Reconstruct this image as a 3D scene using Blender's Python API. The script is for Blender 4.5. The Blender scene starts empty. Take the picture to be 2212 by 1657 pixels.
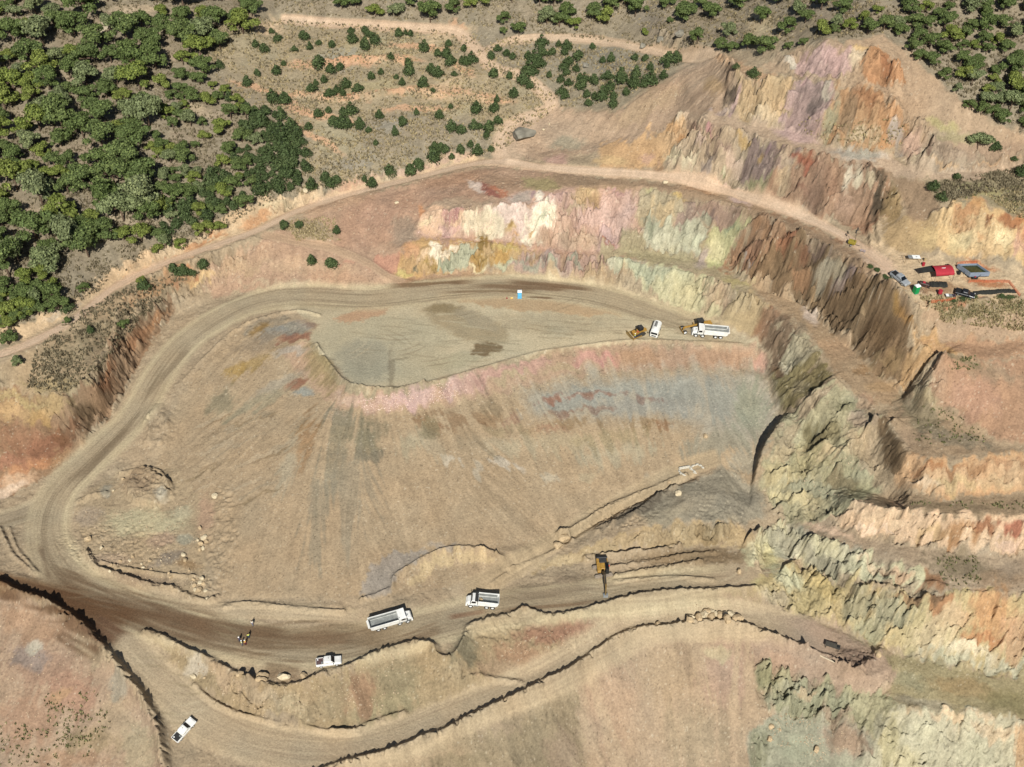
import bpy, bmesh, math, random
import numpy as np
from mathutils import Vector, Matrix
from mathutils.geometry import delaunay_2d_cdt
R = math.radians
scene = bpy.context.scene
rnd = random.Random(7)
# ---------------------------------------------------------------- camera, sky, sun, exposure
F, TH, CAMZ = 2200., R(42.), 185.
CT, ST = math.cos(TH), math.sin(TH)
cam_d = bpy.data.cameras.new("camera"); cam = bpy.data.objects.new("camera", cam_d)
scene.collection.objects.link(cam); scene.camera = cam
cam.location = (0, 0, CAMZ); cam.rotation_euler = (R(90) - TH, 0, 0)
cam_d.sensor_width = 36; cam_d.lens = 36 * F / 2212; cam_d.clip_start = 1; cam_d.clip_end = 6000
SUN_EL, SUN_AZ = 40., 181.          # sun behind the drone, shadows fall away from it
w = bpy.data.worlds.new("World"); scene.world = w; w.use_nodes = True
nt = w.node_tree; sky = nt.nodes.new("ShaderNodeTexSky"); sky.sky_type = 'NISHITA'; sky.sun_disc = False
sky.sun_elevation = R(SUN_EL); sky.sun_rotation = R(180); sky.air_density = 1.0; sky.dust_density = 0.6
bgn = nt.nodes["Background"]; nt.links.new(sky.outputs[0], bgn.inputs[0]); bgn.inputs[1].default_value = 0.05
sd = bpy.data.lights.new("sun", 'SUN'); sd.energy = 4.9; sd.angle = R(0.55); sd.color = (1.0, 0.97, 0.915)
sun = bpy.data.objects.new("sun", sd); scene.collection.objects.link(sun)
sun.location = (0, 0, 400)
ld = Vector((-0.02 * math.cos(R(SUN_EL)), math.cos(R(SUN_EL)), -math.sin(R(SUN_EL))))
sun.rotation_euler = ld.to_track_quat('-Z', 'Y').to_euler()
scene.view_settings.view_transform = 'Standard'; scene.view_settings.look = 'None'
scene.view_settings.exposure = 0.22; scene.view_settings.gamma = 1
scene.cycles.max_bounces = 4; scene.cycles.diffuse_bounces = 2; scene.cycles.glossy_bounces = 2
scene.cycles.transparent_max_bounces = 4

# ---------------------------------------------------------------- survey: bearings read off the photo + a height give a ground point
def pt(u, v, z):
    a = u - 1106.; b = v - 828.5; t = (CAMZ - z) / (F * ST + b * CT)
    return (a * t, t * (F * CT - b * ST))
def lin(hexs):
    c = [int(hexs[i:i+2], 16) / 255. for i in (0, 2, 4)]
    return np.array([x / 12.92 if x <= .04045 else ((x + .055) / 1.055) ** 2.4 for x in c], np.float32)
def tri(*a): return [(a[i], a[i+1], a[i+2]) for i in range(0, len(a), 3)]

# ---------------------------------------------------------------- breaklines of the quarry (bearing, bearing, height in metres)
BL = [
 # haul road, west/outer side (toe of the cut) from the pad down to the west exit
 tri(860,600,17.8, 776,632,17, 690,620,17, 603,625,16.5, 520,633,15, 461,646,14, 372,681,12, 319,738,10.5, 291,791,9.2, 255,862,7.2, 227,905,6.2, 177,969,5, 106,1029,3.8, 0,1078,3.2, -130,1125,3),
 # inner side of the haul road
 tri(860,652,16.8, 776,660,16.6, 638,658,16.3, 532,685,14.8, 472,727,13, 425,784,11, 383,837,9.4, 319,908,7.2, 255,990,5, 199,1040,3.9, 152,1079,3, 138,1121,2.5, 138,1166,2.0, 159,1212,1.7, 212,1241,1.3, 283,1269,.9, 389,1304,.5, 477,1333,.2, 583,1350,0, 707,1350,-.2, 800,1335,-.4, 950,1290,-1),
 # west cut: crest
 tri(461,622,15, 369,639,15.5, 319,678,16, 259,727,16.5, 227,784,16.5, 199,830,16.5, 142,855,15.5, 53,848,15.5, 0,844,15.5, -130,850,16),
 # upper track: lower edge, upper edge
 tri(-130,800,19.5, 0,785,20, 60,757,21, 160,705,21.8, 260,628,22.5, 400,566,23.2, 550,513,24.6, 640,470,26, 760,430,28, 900,394,31, 1000,367,33, 1090,356,34.5, 1180,372,35.2, 1300,384,35.6, 1400,390,36.2, 1500,405,36.6, 1600,436,37, 1700,473,37.6, 1800,522,38, 1850,556,38.1),
 tri(-130,770,19.6, 0,752,20.2, 60,727,21, 150,680,21.8, 250,604,22.5, 400,541,23.2, 550,490,24.6, 640,442,26, 760,407,28, 900,375,31, 1000,350,33, 1075,338,34.6),
 # cut above the upper track
 tri(-130,745,21, 0,725,21.8, 60,700,22.8, 150,655,23.8, 250,583,24.8, 400,515,26, 500,470,27.2, 560,430,29, 620,425,29.4, 700,408,30, 800,380,31.5, 900,360,33, 1000,332,34.6, 1060,310,36),
 # side track below it
 tri(590,520,24.2, 640,535,23, 720,545,22, 780,570,20.8, 830,600,19, 858,612,17.8),
 tri(600,505,24.5, 660,520,23.3, 740,530,22.5, 800,555,21, 850,590,18.6),
 tri(640,465,26.2, 740,470,26, 738,500,24.6, 690,520,23.6),
 # first wall above the pad: toe, crest
 tri(860,601,17.8, 900,599,17.8, 960,591,17.8, 1080,590,17.5, 1180,604,16.8, 1300,614,15.6, 1350,628,15, 1400,645,14.4, 1434,653,14, 1505,674,13.3, 1558,699,12.9, 1605,725,12.4, 1640,748,12, 1657,791,9.6, 1665,837,8, 1680,884,6.2, 1690,905,5.4),
 tri(862,585,19, 877,534,24, 930,528,24.3, 985,525,24.5, 1036,521,24.6, 1125,535,23.5, 1178,546,22.6, 1240,552,22.1, 1310,554,21.6, 1360,561,21.7, 1434,575,22, 1505,593,21.8, 1555,614,21.8, 1590,628,21.9, 1647,653,21.6, 1682,678,21.2, 1703,696,21, 1735,724,20.7, 1764,756,20.2, 1789,784,19.8, 1799,813,19.4),
 # second wall: toe, crest (lower edge of the upper road)
 tri(900,512,24.8, 960,507,25, 1036,505,25.2, 1100,515,24.6, 1170,530,23.4, 1240,540,22.6, 1310,542,22.2, 1380,545,22.3, 1420,550,22.4, 1500,562,22.4, 1576,570,22.3, 1586,593,22, 1604,610,22, 1661,628,21.8, 1696,639,21.6, 1735,649,21.3, 1764,678,20.9, 1789,703,20.6, 1810,720,20.4, 1831,735,20.1, 1849,763,19.8, 1877,791,19.4, 1913,816,18.9, 1945,840,18.2),
 tri(893,480,26.5, 901,466,28, 965,458,31, 1020,450,32, 1072,443,33.2, 1150,443,33),
 tri(1060,405,34.2, 1140,410,34.4, 1150,443,33, 1200,420,35, 1213,400,35.3, 1300,398,35.7, 1400,402,36.2, 1480,414,36.6, 1560,436,36.9, 1620,458,37.1, 1680,484,37.5, 1760,522,38, 1830,560,38.2, 1880,590,38.3, 1920,620,38.2, 1958,652,37.6, 1968,690,34, 1963,730,29.5, 1955,770,25.5, 1950,805,21.5, 1945,840,18.2),
 # bench front edge and the rugged nose under it
 tri(1799,813,19.4, 1824,837,19, 1860,848,18.5, 1895,862,18, 1925,874,17.6, 1952,862,17.6, 1945,840,18.2),
 tri(1690,905,5.4, 1735,915,9.5, 1770,880,15.5, 1799,813,19.4),
 tri(1640,1010,2.2, 1660,960,5.0, 1700,912,8.4),            # crest right of the dark scar
 tri(1618,1068,-1.6, 1628,1000,0.6, 1650,945,3.0, 1690,905,5.4),
 tri(1735,915,9.5, 1760,970,6.5, 1800,925,11.5, 1840,905,14.5, 1860,848,18.5),
 tri(1745,965,6, 1760,955,7.4, 1800,915,13.2, 1820,890,15.2),
 tri(1830,985,11.5, 1850,940,13.5, 1890,905,17, 1925,874,17.6),
 tri(1760,1005,5.2, 1800,1000,7.8, 1830,985,11.5),
 tri(1790,1015,6.5, 1815,1018,5.5, 1840,1010,7.5),
 tri(1640,1060,0, 1700,1040,2.2, 1760,1020,5.0),
 tri(1700,1110,-2.4, 1760,1070,1.2, 1820,1060,3.6, 1850,1000,9.5),
 # right-hand ridges
 tri(1905,905,18, 1880,925,14.5, 1850,950,12, 1840,1010,7.5, 1870,1060,5, 1930,1080,6),
 tri(1906,903,18.2, 1930,930,17.6, 1960,970,17, 1975,990,16.6),
 tri(1925,1045,9, 1900,1010,9.5, 1880,965,11),
 tri(1952,862,17.6, 1990,822,22.5, 2030,780,28.4, 2040,768,29),
 tri(1962,868,18.4, 1998,838,25, 2037,772,30.5, 2070,760,30.2, 2130,775,29.6, 2212,762,30, 2330,755,30.5),
 tri(1968,690,34, 2000,690,33, 2040,735,30.2, 2050,760,29.6),
 tri(1990,668,36.6, 2100,650,37, 2212,645,37.4, 2330,640,38),
 tri(2040,742,30, 2120,748,29.8, 2212,735,30.6, 2330,728,31),
 tri(1985,900,18.6, 2040,905,19.4, 2100,935,19.2, 2160,965,18.8, 2212,968,19, 2330,965,19.5),
 tri(2060,800,28, 2120,870,24, 2160,930,20.8, 2212,945,20.4, 2330,940,20.8),
 tri(1948,983,16.9, 2001,993,18, 2072,997,18.2, 2108,983,18.8, 2212,979,18.9, 2330,975,19.2),
 tri(1925,1046,9.6, 1966,1066,11.2, 2037,1080,12, 2108,1068,12.6, 2212,1061,12.8, 2330,1056,13),
 tri(1780,1060,2.6, 1840,1078,7.5, 1893,1092,9.8, 1964,1103,11.2, 2035,1110,11.8, 2106,1110,12, 2212,1117,12, 2330,1120,12),
 tri(1740,1110,-.6, 1787,1128,0.8, 1858,1155,2.4, 1929,1172,3.4, 2000,1183,4, 2070,1193,4.3, 2141,1200,4.6, 2212,1198,4.8, 2330,1200,5),
 tri(1690,1125,-3.2, 1740,1150,-1.6, 1787,1170,0.2, 1858,1188,1.8, 1929,1206,2.8, 1985,1222,3.2, 2035,1218,3.6, 2120,1225,3.6, 2212,1225,3.8, 2330,1228,4),
 tri(1680,1170,-6.6, 1752,1225,-6.2, 1823,1244,-4.2, 1893,1260,-2.4, 1950,1264,-.8, 1990,1262,.6, 2010,1240,2.4),
 tri(1660,1175,-6.6, 1700,1195,-6.8, 1727,1222,-6.8, 1805,1252,-5, 1858,1269,-3.4, 1920,1280,-1.8, 1985,1290,0, 2035,1283,1.6, 2106,1280,2.4, 2212,1283,2.4, 2330,1285,2.4),
 tri(1610,1262,-5.4, 1628,1278,-6, 1690,1315,-8.6, 1752,1334,-10, 1823,1364,-11.6, 1886,1389,-12.6, 1929,1407,-13.4, 2000,1421,-13.6, 2053,1439,-13.8, 2141,1453,-13.8, 2212,1460,-13.8, 2330,1468,-13.8),
 # lower pit
 tri(1939,1442,-14, 1929,1477,-15.6, 1886,1500,-17, 1848,1495,-16.6, 1770,1474,-15.6, 1681,1449,-13.6, 1632,1428,-12.4),
 tri(1960,1500,-15.2, 1940,1519,-15.6, 1964,1531,-15.8, 2035,1534,-15.8, 2088,1538,-15.8, 2212,1548,-15.8, 2330,1552,-15.8),
 tri(1668,1545,-20.6, 1692,1548,-21.6, 1734,1548,-22, 1787,1562,-22.6, 1850,1570,-22, 1900,1575,-20.4, 1925,1540,-17),
 tri(1640,1657,-27, 1700,1640,-26, 1800,1640,-26.4, 1860,1657,-27, 1930,1690,-29, 2212,1720,-29.6, 2330,1720,-29.6),
 # dumping platform at the end of the lower road
 tri(1752,1340,-9.8, 1800,1365,-10.6, 1860,1395,-11.6, 1886,1404,-12, 1915,1420,-12.2, 1920,1440,-12.2, 1895,1462,-12.2, 1862,1462,-11.6, 1800,1436,-11, 1738,1408,-10.4),
 # toe of the great fill slope, pad edge
 tri(776,662,16.6, 700,680,16.8, 667,700,16.8, 667,725,16.6, 688,756,16.5, 713,784,16.3, 731,816,16.1, 763,837,16, 806,840,15.9, 859,843,15.8, 916,831,15.6, 983,814,15.3, 1036,799,15, 1107,778,14.6, 1178,760,14.2, 1249,750,13.8, 1338,739,13.2, 1426,737,12.7, 1520,741,12.3, 1600,746,12.1, 1640,750,12),
 tri(600,760,14.2, 650,800,13.4, 690,840,13, 717,876,12.8, 788,889,12.6, 841,893,12.3, 894,889,12, 965,874,11.7, 1036,856,11.5, 1142,832,11, 1249,806,10.6, 1338,796,10.1, 1494,795,9.4, 1600,795,9, 1657,795,8.7),
 tri(640,1290,1.4, 780,1292,.9, 850,1262,.8, 890,1215,1.6, 950,1190,2, 1020,1187,2, 1080,1203,1),
 tri(855,1285,-.4, 880,1262,-.3, 940,1228,-.1, 1020,1213,-.1, 1070,1217,0),
 tri(400,860,8.4, 380,930,6.6, 340,1000,4.6, 300,1040,3.6),
 tri(520,780,12.4, 480,900,8.6, 430,1000,6, 420,1100,4, 500,1200,3, 490,1285,1),
 # trench line and mound, dig face, excavator bench
 tri(1640,1062,-.8, 1560,1005,2.2, 1500,1022,1, 1350,1092,-1, 1280,1130,-1.6, 1200,1168,-2, 1100,1238,-2.6),
 tri(1620,1100,-1.4, 1560,1070,1.4, 1500,1070,1.4, 1440,1110,.4, 1400,1135,0, 1300,1168,-1.2, 1220,1198,-2.2, 1150,1235,-3),
 tri(1640,1160,-3.8, 1590,1135,-2.2, 1560,1128,-.6, 1480,1122,-.2, 1400,1138,-.2),
 tri(1620,1180,-4.6, 1560,1178,-4.4, 1450,1182,-4.2, 1340,1192,-4, 1290,1205,-3.9, 1220,1222,-3.7, 1150,1240,-3.2),
 tri(1610,1262,-5.3, 1500,1262,-4.9, 1300,1270,-4, 1050,1300,-2.4, 850,1350,-1.2, 700,1400,-.7),
 # berm line under the haul road and toe of its slope
 tri(315,1368,.3, 354,1382,0, 407,1410,-.4, 445,1425,-.6, 495,1453,-.9, 541,1474,-1, 601,1488,-1, 654,1481,-1, 689,1463,-.9, 742,1449,-.9, 778,1433,-.9, 805,1421,-1, 858,1403,-1.2, 908,1391,-1.4, 940,1402,-1.8, 961,1424,-2.4, 986,1414,-2.3, 1007,1375,-2, 1017,1354,-1.9, 1070,1340,-2.2, 1131,1317,-2.5, 1184,1334,-3, 1230,1329,-3.2, 1300,1311,-3.7, 1360,1294,-4.1, 1424,1283,-4.5, 1495,1280,-4.8, 1593,1276,-5.2, 1632,1274,-5.5),
 tri(280,1362,.4, 318,1398,-.7, 371,1442,-2.3, 424,1481,-3.8, 495,1527,-5.4, 566,1555,-6.4, 636,1573,-7.2, 717,1583,-7.8, 805,1573,-8, 876,1545,-8, 947,1520,-8, 1017,1492,-8, 1070,1478,-8, 1141,1460,-8, 1212,1428,-8, 1283,1393,-8, 1353,1354,-7.8, 1406,1340,-7.8, 1495,1329,-8, 1558,1322,-8.2, 1646,1322,-8.8, 1700,1328,-9.4, 1752,1340,-9.8),
 # outer edge of the lower road
 tri(560,1720,-8.2, 650,1690,-8.2, 745,1654,-8.1, 841,1630,-8.2, 911,1601,-8.2, 964,1584,-8.2, 1017,1555,-8.2, 1070,1531,-8.2, 1124,1506,-8.2, 1177,1478,-8.2, 1230,1453,-8.3, 1283,1417,-8.4, 1336,1382,-8.5, 1389,1364,-8.5, 1442,1361,-8.5, 1495,1352,-8.6, 1540,1350,-8.8, 1593,1354,-9, 1646,1371,-9.5, 1699,1391,-10, 1738,1408,-10.4),
 tri(640,1760,-12, 850,1700,-12, 950,1657,-12.2, 1100,1600,-13, 1180,1540,-12),
 tri(900,1760,-16.5, 1050,1700,-17, 1120,1760,-20),
 tri(1632,1428,-12.4, 1642,1480,-16, 1668,1545,-20.6, 1618,1576,-21.8, 1608,1657,-26.2, 1606,1760,-30),
 tri(1180,1760,-24, 1350,1760,-30.5),
 tri(1250,1560,-17, 1400,1560,-20.4, 1550,1560,-20.8),
 tri(1260,1657,-22, 1400,1657,-26, 1550,1657,-26.4),
 # left edge of the road at lower left, hillside falling away
 tri(-130,1262,3.2, 0,1272,3, 35,1287,2.8, 88,1304,2.4, 134,1329,2, 177,1357,1.4, 212,1396,.5, 240,1428,-.3, 269,1463,-1.4, 300,1502,-2.6, 325,1541,-3.9, 343,1584,-5.2, 353,1637,-6.6, 362,1760,-8.2),
 tri(-130,1400,-2.5, 0,1440,-2.8, 90,1470,-2.6, 180,1520,-4, 250,1600,-6.6, 280,1690,-9, 290,1760,-10),
 tri(-130,1657,-10, 0,1657,-9.6, 120,1657,-9.8, 200,1760,-12, -130,1760,-13),
 tri(0,1240,3, 80,1250,2.5, 200,1300,1.4, 260,1345,.8),
 tri(-130,1200,3, 0,1150,3),
 # benches of the upper right
 tri(1180,345,36.6, 1300,360,37, 1434,366,38, 1522,396,38.2, 1590,402,38.2, 1654,436,38.4, 1732,462,38.6, 1788,480,38.8, 1852,488,38.8, 1888,526,38.8, 1913,547,38.8, 1966,554,39, 2037,562,39.2, 2100,570,39.4, 2150,577,39.4, 2212,590,39.4, 2330,600,39.6),
 tri(1300,330,38.6, 1380,290,42.6, 1452,264,46.4, 1480,262,48, 1523,280,49.8, 1558,287,50.8, 1618,296,51.4, 1647,305,51.8, 1700,319,52.4, 1739,328,52.4, 1789,344,52.2, 1835,355,52, 1877,362,51.6, 1913,372,51.2, 1950,395,50, 1985,440,47, 2040,475,45.4, 2060,445,49, 2101,425,50.6, 2140,455,49, 2212,472,48, 2330,480,48),
 tri(1520,265,51, 1569,245,53, 1611,255,53.2, 1661,277,52.8, 1718,285,53.4, 1753,308,53.2, 1789,312,53.6, 1852,326,53.6, 1930,340,53, 1984,372,51.6, 2080,372,52, 2212,360,52.6, 2330,360,53),
 tri(1560,180,58, 1586,169,61, 1633,175,62, 1696,168,63.8, 1753,177,65, 1792,184,65.4, 1842,195,65.6, 1895,202,65.6, 1925,225,64, 1955,260,61.4, 1985,300,58, 2005,330,55.6, 2008,356,53.8, 2072,350,54, 2140,338,55, 2212,332,55, 2330,330,56),
 tri(1575,150,61.2, 1640,150,63.6, 1693,152,64.6, 1753,156,66, 1789,174,66, 1860,174,67.4, 1930,186,67, 1973,192,66.6),
 tri(1560,118,61, 1640,120,65, 1700,128,67, 1725,117,68.6, 1771,99,72, 1824,97,73.6, 1877,97,74, 1895,106,73.6, 1930,124,72.4, 1966,156,69.6, 1990,190,67),
 tri(1640,100,66.2, 1720,95,69.6, 1789,88,73.6, 1850,80,74.8, 1913,83,74.8, 1948,103,73.2, 2001,152,70, 2037,184,68, 2072,220,65.6, 2125,262,62.4, 2179,284,60.6, 2212,284,60.4, 2330,290,61),
 # upper left side ground
 tri(1095,345,35.6, 1085,300,37.4, 1100,270,38.8, 1150,245,40.2, 1185,235,41, 1180,205,43, 1120,165,45, 1070,150,46, 1030,110,47.6, 985,70,49, 900,62,49, 800,55,49, 700,50,48.6, 600,40,48.4),
 tri(1120,345,35.6, 1160,330,36.4, 1230,320,37.2, 1300,300,39.4),
 tri(1190,240,41, 1260,250,42, 1320,250,44, 1400,215,49, 1470,160,54, 1500,130,56),
 tri(1040,118,47.6, 1090,92,49, 1180,82,50, 1300,88,51.4, 1400,110,53, 1480,128,55, 1560,118,61),
 tri(-130,560,29.5, 0,540,30.5, 150,480,32, 300,420,34, 450,380,34, 560,360,34, 660,350,34, 760,330,35, 900,310,36.6, 1000,280,38.2, 1050,240,40),
 tri(-130,300,39, 0,300,40, 300,260,41, 500,200,42, 640,240,40, 800,220,41, 950,180,43, 1030,165,45),
 tri(-130,100,49, 200,80,50, 400,60,50, 560,20,52),
 tri(-130,0,55, 0,0,55, 300,0,54, 600,0,52, 900,0,54, 1200,0,57, 1400,0,60, 1600,0,66, 1750,0,74, 1900,0,79, 2050,0,79, 2212,0,79, 2330,0,79),
 tri(-130,-130,66, 300,-130,64, 600,-130,62, 1100,-130,64, 1600,-130,74, 1900,-130,86, 2330,-130,88),
 tri(2150,150,70, 2330,150,72),
 tri(-300,2100,-20, 362,2100,-12, 700,2100,-16, 1120,2100,-26, 1350,2100,-34, 1700,2100,-34, 2600,2100,-34),
 tri(1440,60,59, 1600,60,64, 1720,50,71),
]
# ---------------------------------------------------------------- triangulate, lift
vco, vz, ced, seen = [], [], [], {}
for L in BL:
    prev = None
    for (u, v, z) in L:
        k = (round(u), round(v))
        if k not in seen:
            seen[k] = len(vco); vco.append((u, v)); vz.append(z)
        i = seen[k]
        if prev is not None and prev != i: ced.append((prev, i))
        prev = i
ov, oe, of, o_v, o_e, o_f = delaunay_2d_cdt([Vector(p) for p in vco], ced, [], 0, 0.01)
_c = np.array(vco); _e = np.array(ced); _z = np.array(vz)
tv = []
for p, orig in zip(ov, o_v):
    if orig: z = vz[orig[0]]
    else:
        a, b = _c[_e[:, 0]], _c[_e[:, 1]]; q = np.array([p.x, p.y]); d = b - a
        t = np.clip(((q - a) * d).sum(1) / (d * d).sum(1), 0, 1); r = ((a + d * t[:, None] - q) ** 2).sum(1)
        k = np.argsort(r)[:2]; z = float(np.mean(_z[_e[k, 0]] * (1 - t[k]) + _z[_e[k, 1]] * t[k]))
        print('crossing at', [round(c) for c in p], round(z, 1))
    x, y = pt(p.x, p.y, z); tv.append((x, y, z))
# ---------------------------------------------------------------- the ground grid (fans out with distance so near ground is finer)
NX, NY = 1240, 1480
ga = np.linspace(-.276, .276, NX); gy = np.linspace(82., 388., NY)
K = 346.
X = (ga[None, :] * (gy[:, None] + K)).astype(np.float32); Y = np.repeat(gy[:, None], NX, 1).astype(np.float32)
DA = ga[1] - ga[0]; DY = gy[1] - gy[0]
Z = np.full((NY, NX), -1e9, np.float32)
for f3 in of:
    P = [tv[i] for i in f3]; ys = [p[1] for p in P]; as_ = [p[0] / (p[1] + K) for p in P]
    j0 = max(0, int((min(ys) - gy[0]) / DY)); j1 = min(NY, int((max(ys) - gy[0]) / DY) + 2)
    i0 = max(0, int((min(as_) - ga[0]) / DA) - 1); i1 = min(NX, int((max(as_) - ga[0]) / DA) + 3)
    if j1 <= j0 or i1 <= i0: continue
    x = X[j0:j1, i0:i1]; y = Y[j0:j1, i0:i1]
    (x1, y1, z1), (x2, y2, z2), (x3, y3, z3) = P
    D = (y2 - y3) * (x1 - x3) + (x3 - x2) * (y1 - y3)
    if abs(D) < 1e-6: continue
    a = ((y2 - y3) * (x - x3) + (x3 - x2) * (y - y3)) / D
    b = ((y3 - y1) * (x - x3) + (x1 - x3) * (y - y3)) / D
    c = 1 - a - b; m = (a > -1e-4) & (b > -1e-4) & (c > -1e-4)
    sub = Z[j0:j1, i0:i1]; zz = a * z1 + b * z2 + c * z3
    sub[m] = np.maximum(sub[m], zz[m])
# fill cells outside the survey from the nearest surveyed column/row
hole = Z < -1e8
for j in range(NY):
    g = np.where(~hole[j])[0]
    if len(g): Z[j] = np.interp(np.arange(NX), g, Z[j, g]); hole[j] = False
g = np.where(~hole[:, 0])[0]
for j in range(NY):
    if hole[j, 0]: Z[j] = Z[g[np.argmin(abs(g - j))]]
def gauss(A, s):
    r = int(3 * s + 1); k = np.exp(-np.arange(-r, r + 1) ** 2 / (2. * s * s)); k /= k.sum(); k = k.astype(np.float32)
    for ax in (0, 1):
        pad = [(0, 0)] * A.ndim; pad[ax] = (r, r); B = np.pad(A, pad, 'edge'); o = np.zeros_like(A); n = A.shape[ax]
        for i, kk in enumerate(k):
            sl = [slice(None)] * A.ndim; sl[ax] = slice(i, i + n); o += kk * B[tuple(sl)]
        A = o
    return A
Z0 = gauss(Z, 2.2)
# ---------------------------------------------------------------- noise
def _h(ix, iy, iz, seed):
    with np.errstate(over='ignore'):
        n = ix.astype(np.uint32) * np.uint32(374761393) + iy.astype(np.uint32) * np.uint32(668265263) + iz.astype(np.uint32) * np.uint32(2147483647 - 1274126177) + np.uint32(seed * 69069 + 12345)
        n = (n ^ (n >> np.uint32(13))) * np.uint32(1274126177); n = n ^ (n >> np.uint32(16)); n = n * np.uint32(2246822519); n ^= n >> np.uint32(15)
    return (n & np.uint32(0xffffff)).astype(np.float32) * np.float32(2. / 0xffffff) - np.float32(1)
def vn2(x, y, seed=0):
    xf = np.floor(x); yf = np.floor(y); fx = (x - xf).astype(np.float32); fy = (y - yf).astype(np.float32)
    ix = xf.astype(np.int64); iy = yf.astype(np.int64); fx = fx * fx * (3 - 2 * fx); fy = fy * fy * (3 - 2 * fy); z = np.zeros_like(ix)
    a = _h(ix, iy, z, seed); b = _h(ix + 1, iy, z, seed); c = _h(ix, iy + 1, z, seed); d = _h(ix + 1, iy + 1, z, seed)
    return (a + (b - a) * fx) * (1 - fy) + (c + (d - c) * fx) * fy
def vn3(x, y, z, seed=0):
    zf = np.floor(z); fz = (z - zf).astype(np.float32); fz = fz * fz * (3 - 2 * fz); iz = zf.astype(np.int64)
    xf = np.floor(x); yf = np.floor(y); fx = (x - xf).astype(np.float32); fy = (y - yf).astype(np.float32)
    ix = xf.astype(np.int64); iy = yf.astype(np.int64); fx = fx * fx * (3 - 2 * fx); fy = fy * fy * (3 - 2 * fy); out = 0
    for k, wz in ((0, 1 - fz), (1, fz)):
        a = _h(ix, iy, iz + k, seed); b = _h(ix + 1, iy, iz + k, seed); c = _h(ix, iy + 1, iz + k, seed); d = _h(ix + 1, iy + 1, iz + k, seed)
        out = out + wz * ((a + (b - a) * fx) * (1 - fy) + (c + (d - c) * fx) * fy)
    return out
def fbm2(x, y, o=4, seed=0, g=.5):
    s = 0; a = 1; t = 0
    for i in range(o):
        s = s + a * vn2(x * 2 ** i + 17.3 * i, y * 2 ** i - 9.1 * i, seed + i); t += a; a *= g
    return s / t
def fbm3(x, y, z, o=3, seed=0, g=.5):
    s = 0; a = 1; t = 0
    for i in range(o):
        s = s + a * vn3(x * 2 ** i + 17.3 * i, y * 2 ** i - 9.1 * i, z * 2 ** i + 3.7 * i, seed + i); t += a; a *= g
    return s / t
def sst(a, b, x):
    t = np.clip((x - a) / (b - a), 0, 1); return t * t * (3 - 2 * t)
def proj(x, y, z):                      # world point -> the survey's bearings
    dz = z - CAMZ; dep = y * CT - dz * ST; up = y * ST + dz * CT
    return 1106. + F * x / dep, 828.5 - F * up / dep
def grads(A):
    dzy = np.gradient(A, axis=0) / DY; dza = np.gradient(A, axis=1) / DA
    wy = (gy[:, None] + K); gx = dza / wy; return gx.astype(np.float32), (dzy - gx * X / wy).astype(np.float32)
def bil(A, x, y):
    j = np.clip((y - gy[0]) / DY, 0, NY - 1.001); i = np.clip((x / (y + K) - ga[0]) / DA, 0, NX - 1.001)
    j0 = j.astype(np.int32); i0 = i.astype(np.int32); fj = (j - j0).astype(np.float32); fi = (i - i0).astype(np.float32)
    return (A[j0, i0] * (1 - fi) + A[j0, i0 + 1] * fi) * (1 - fj) + (A[j0 + 1, i0] * (1 - fi) + A[j0 + 1, i0 + 1] * fi) * fj
GX, GY = grads(gauss(Z0, 5)); SL = np.sqrt(GX ** 2 + GY ** 2); SLD = np.degrees(np.arctan(SL))
U, V = proj(X, Y, Z0)
U = U.astype(np.float32); V = V.astype(np.float32)
# streaks that follow the fall line: advect noise down the slope
def streaks(src, steps, step):
    nx = -GX / (SL + .02); ny = -GY / (SL + .02); out = src.copy(); n = 1.
    for sgn in (1, -1):
        px, py = X.copy(), Y.copy()
        for k in range(steps):
            vx = bil(nx, px, py); vy = bil(ny, px, py); px = px + sgn * vx * step; py = py + sgn * vy * step
            out += bil(src, px, py); n += 1
    o = out / n; o = o - gauss(o, 12); return (o / (o.std() + 1e-6)).astype(np.float32)
n_f = vn2(X / .55, Y / .55, 3); n_c = vn2(X / 1.7, Y / 1.7, 5) + .5 * vn2(X / .8, Y / .8, 6)
ST_F = streaks(n_f, 12, .5)
ST_C = streaks(n_c, 12, .9)
# ---------------------------------------------------------------- where a bearing meets the ground
def hit(u, v, A=None):
    A = Z0 if A is None else A
    t = np.linspace(.06, .24, 2600); a = u - 1106.; b = v - 828.5
    x = a * t; y = t * (F * CT - b * ST); z = CAMZ - t * (F * ST + b * CT)
    d = z - bil(A, x, y); k = int(np.argmax(d < 0))
    if k == 0: k = len(t) - 1
    f_ = d[k-1] / (d[k-1] - d[k] + 1e-9); tt = t[k-1] + (t[k] - t[k-1]) * f_
    return a * tt, tt * (F * CT - b * ST), CAMZ - tt * (F * ST + b * CT)
CR = {'A': (.2344, 829, 380), 'B': (.2344, 1296, 242), 'C': (.2344, 1693, 328), 'D': (.2344, 1521, 605), 'E': (.24, 0, 899), 'F': (.2812, 1020, 933),
      'G1': (.3546, 0, 0), 'G2': (.3546, 717, 0), 'G3': (.3546, 1434, 0), 'G4': (.3546, 0, 536), 'G5': (.3546, 717, 536), 'G6': (.3546, 1434, 536),
      'H1': (.3535, 0, 1071), 'H2': (.3535, 717, 1071), 'H3': (.3535, 1434, 1071), 'P': (1, 0, 0)}
def cv(L, a):
    s, ox, oy = CR[L]; return [(a[i] * s + ox, a[i+1] * s + oy) for i in range(0, len(a), 2)]
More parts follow.
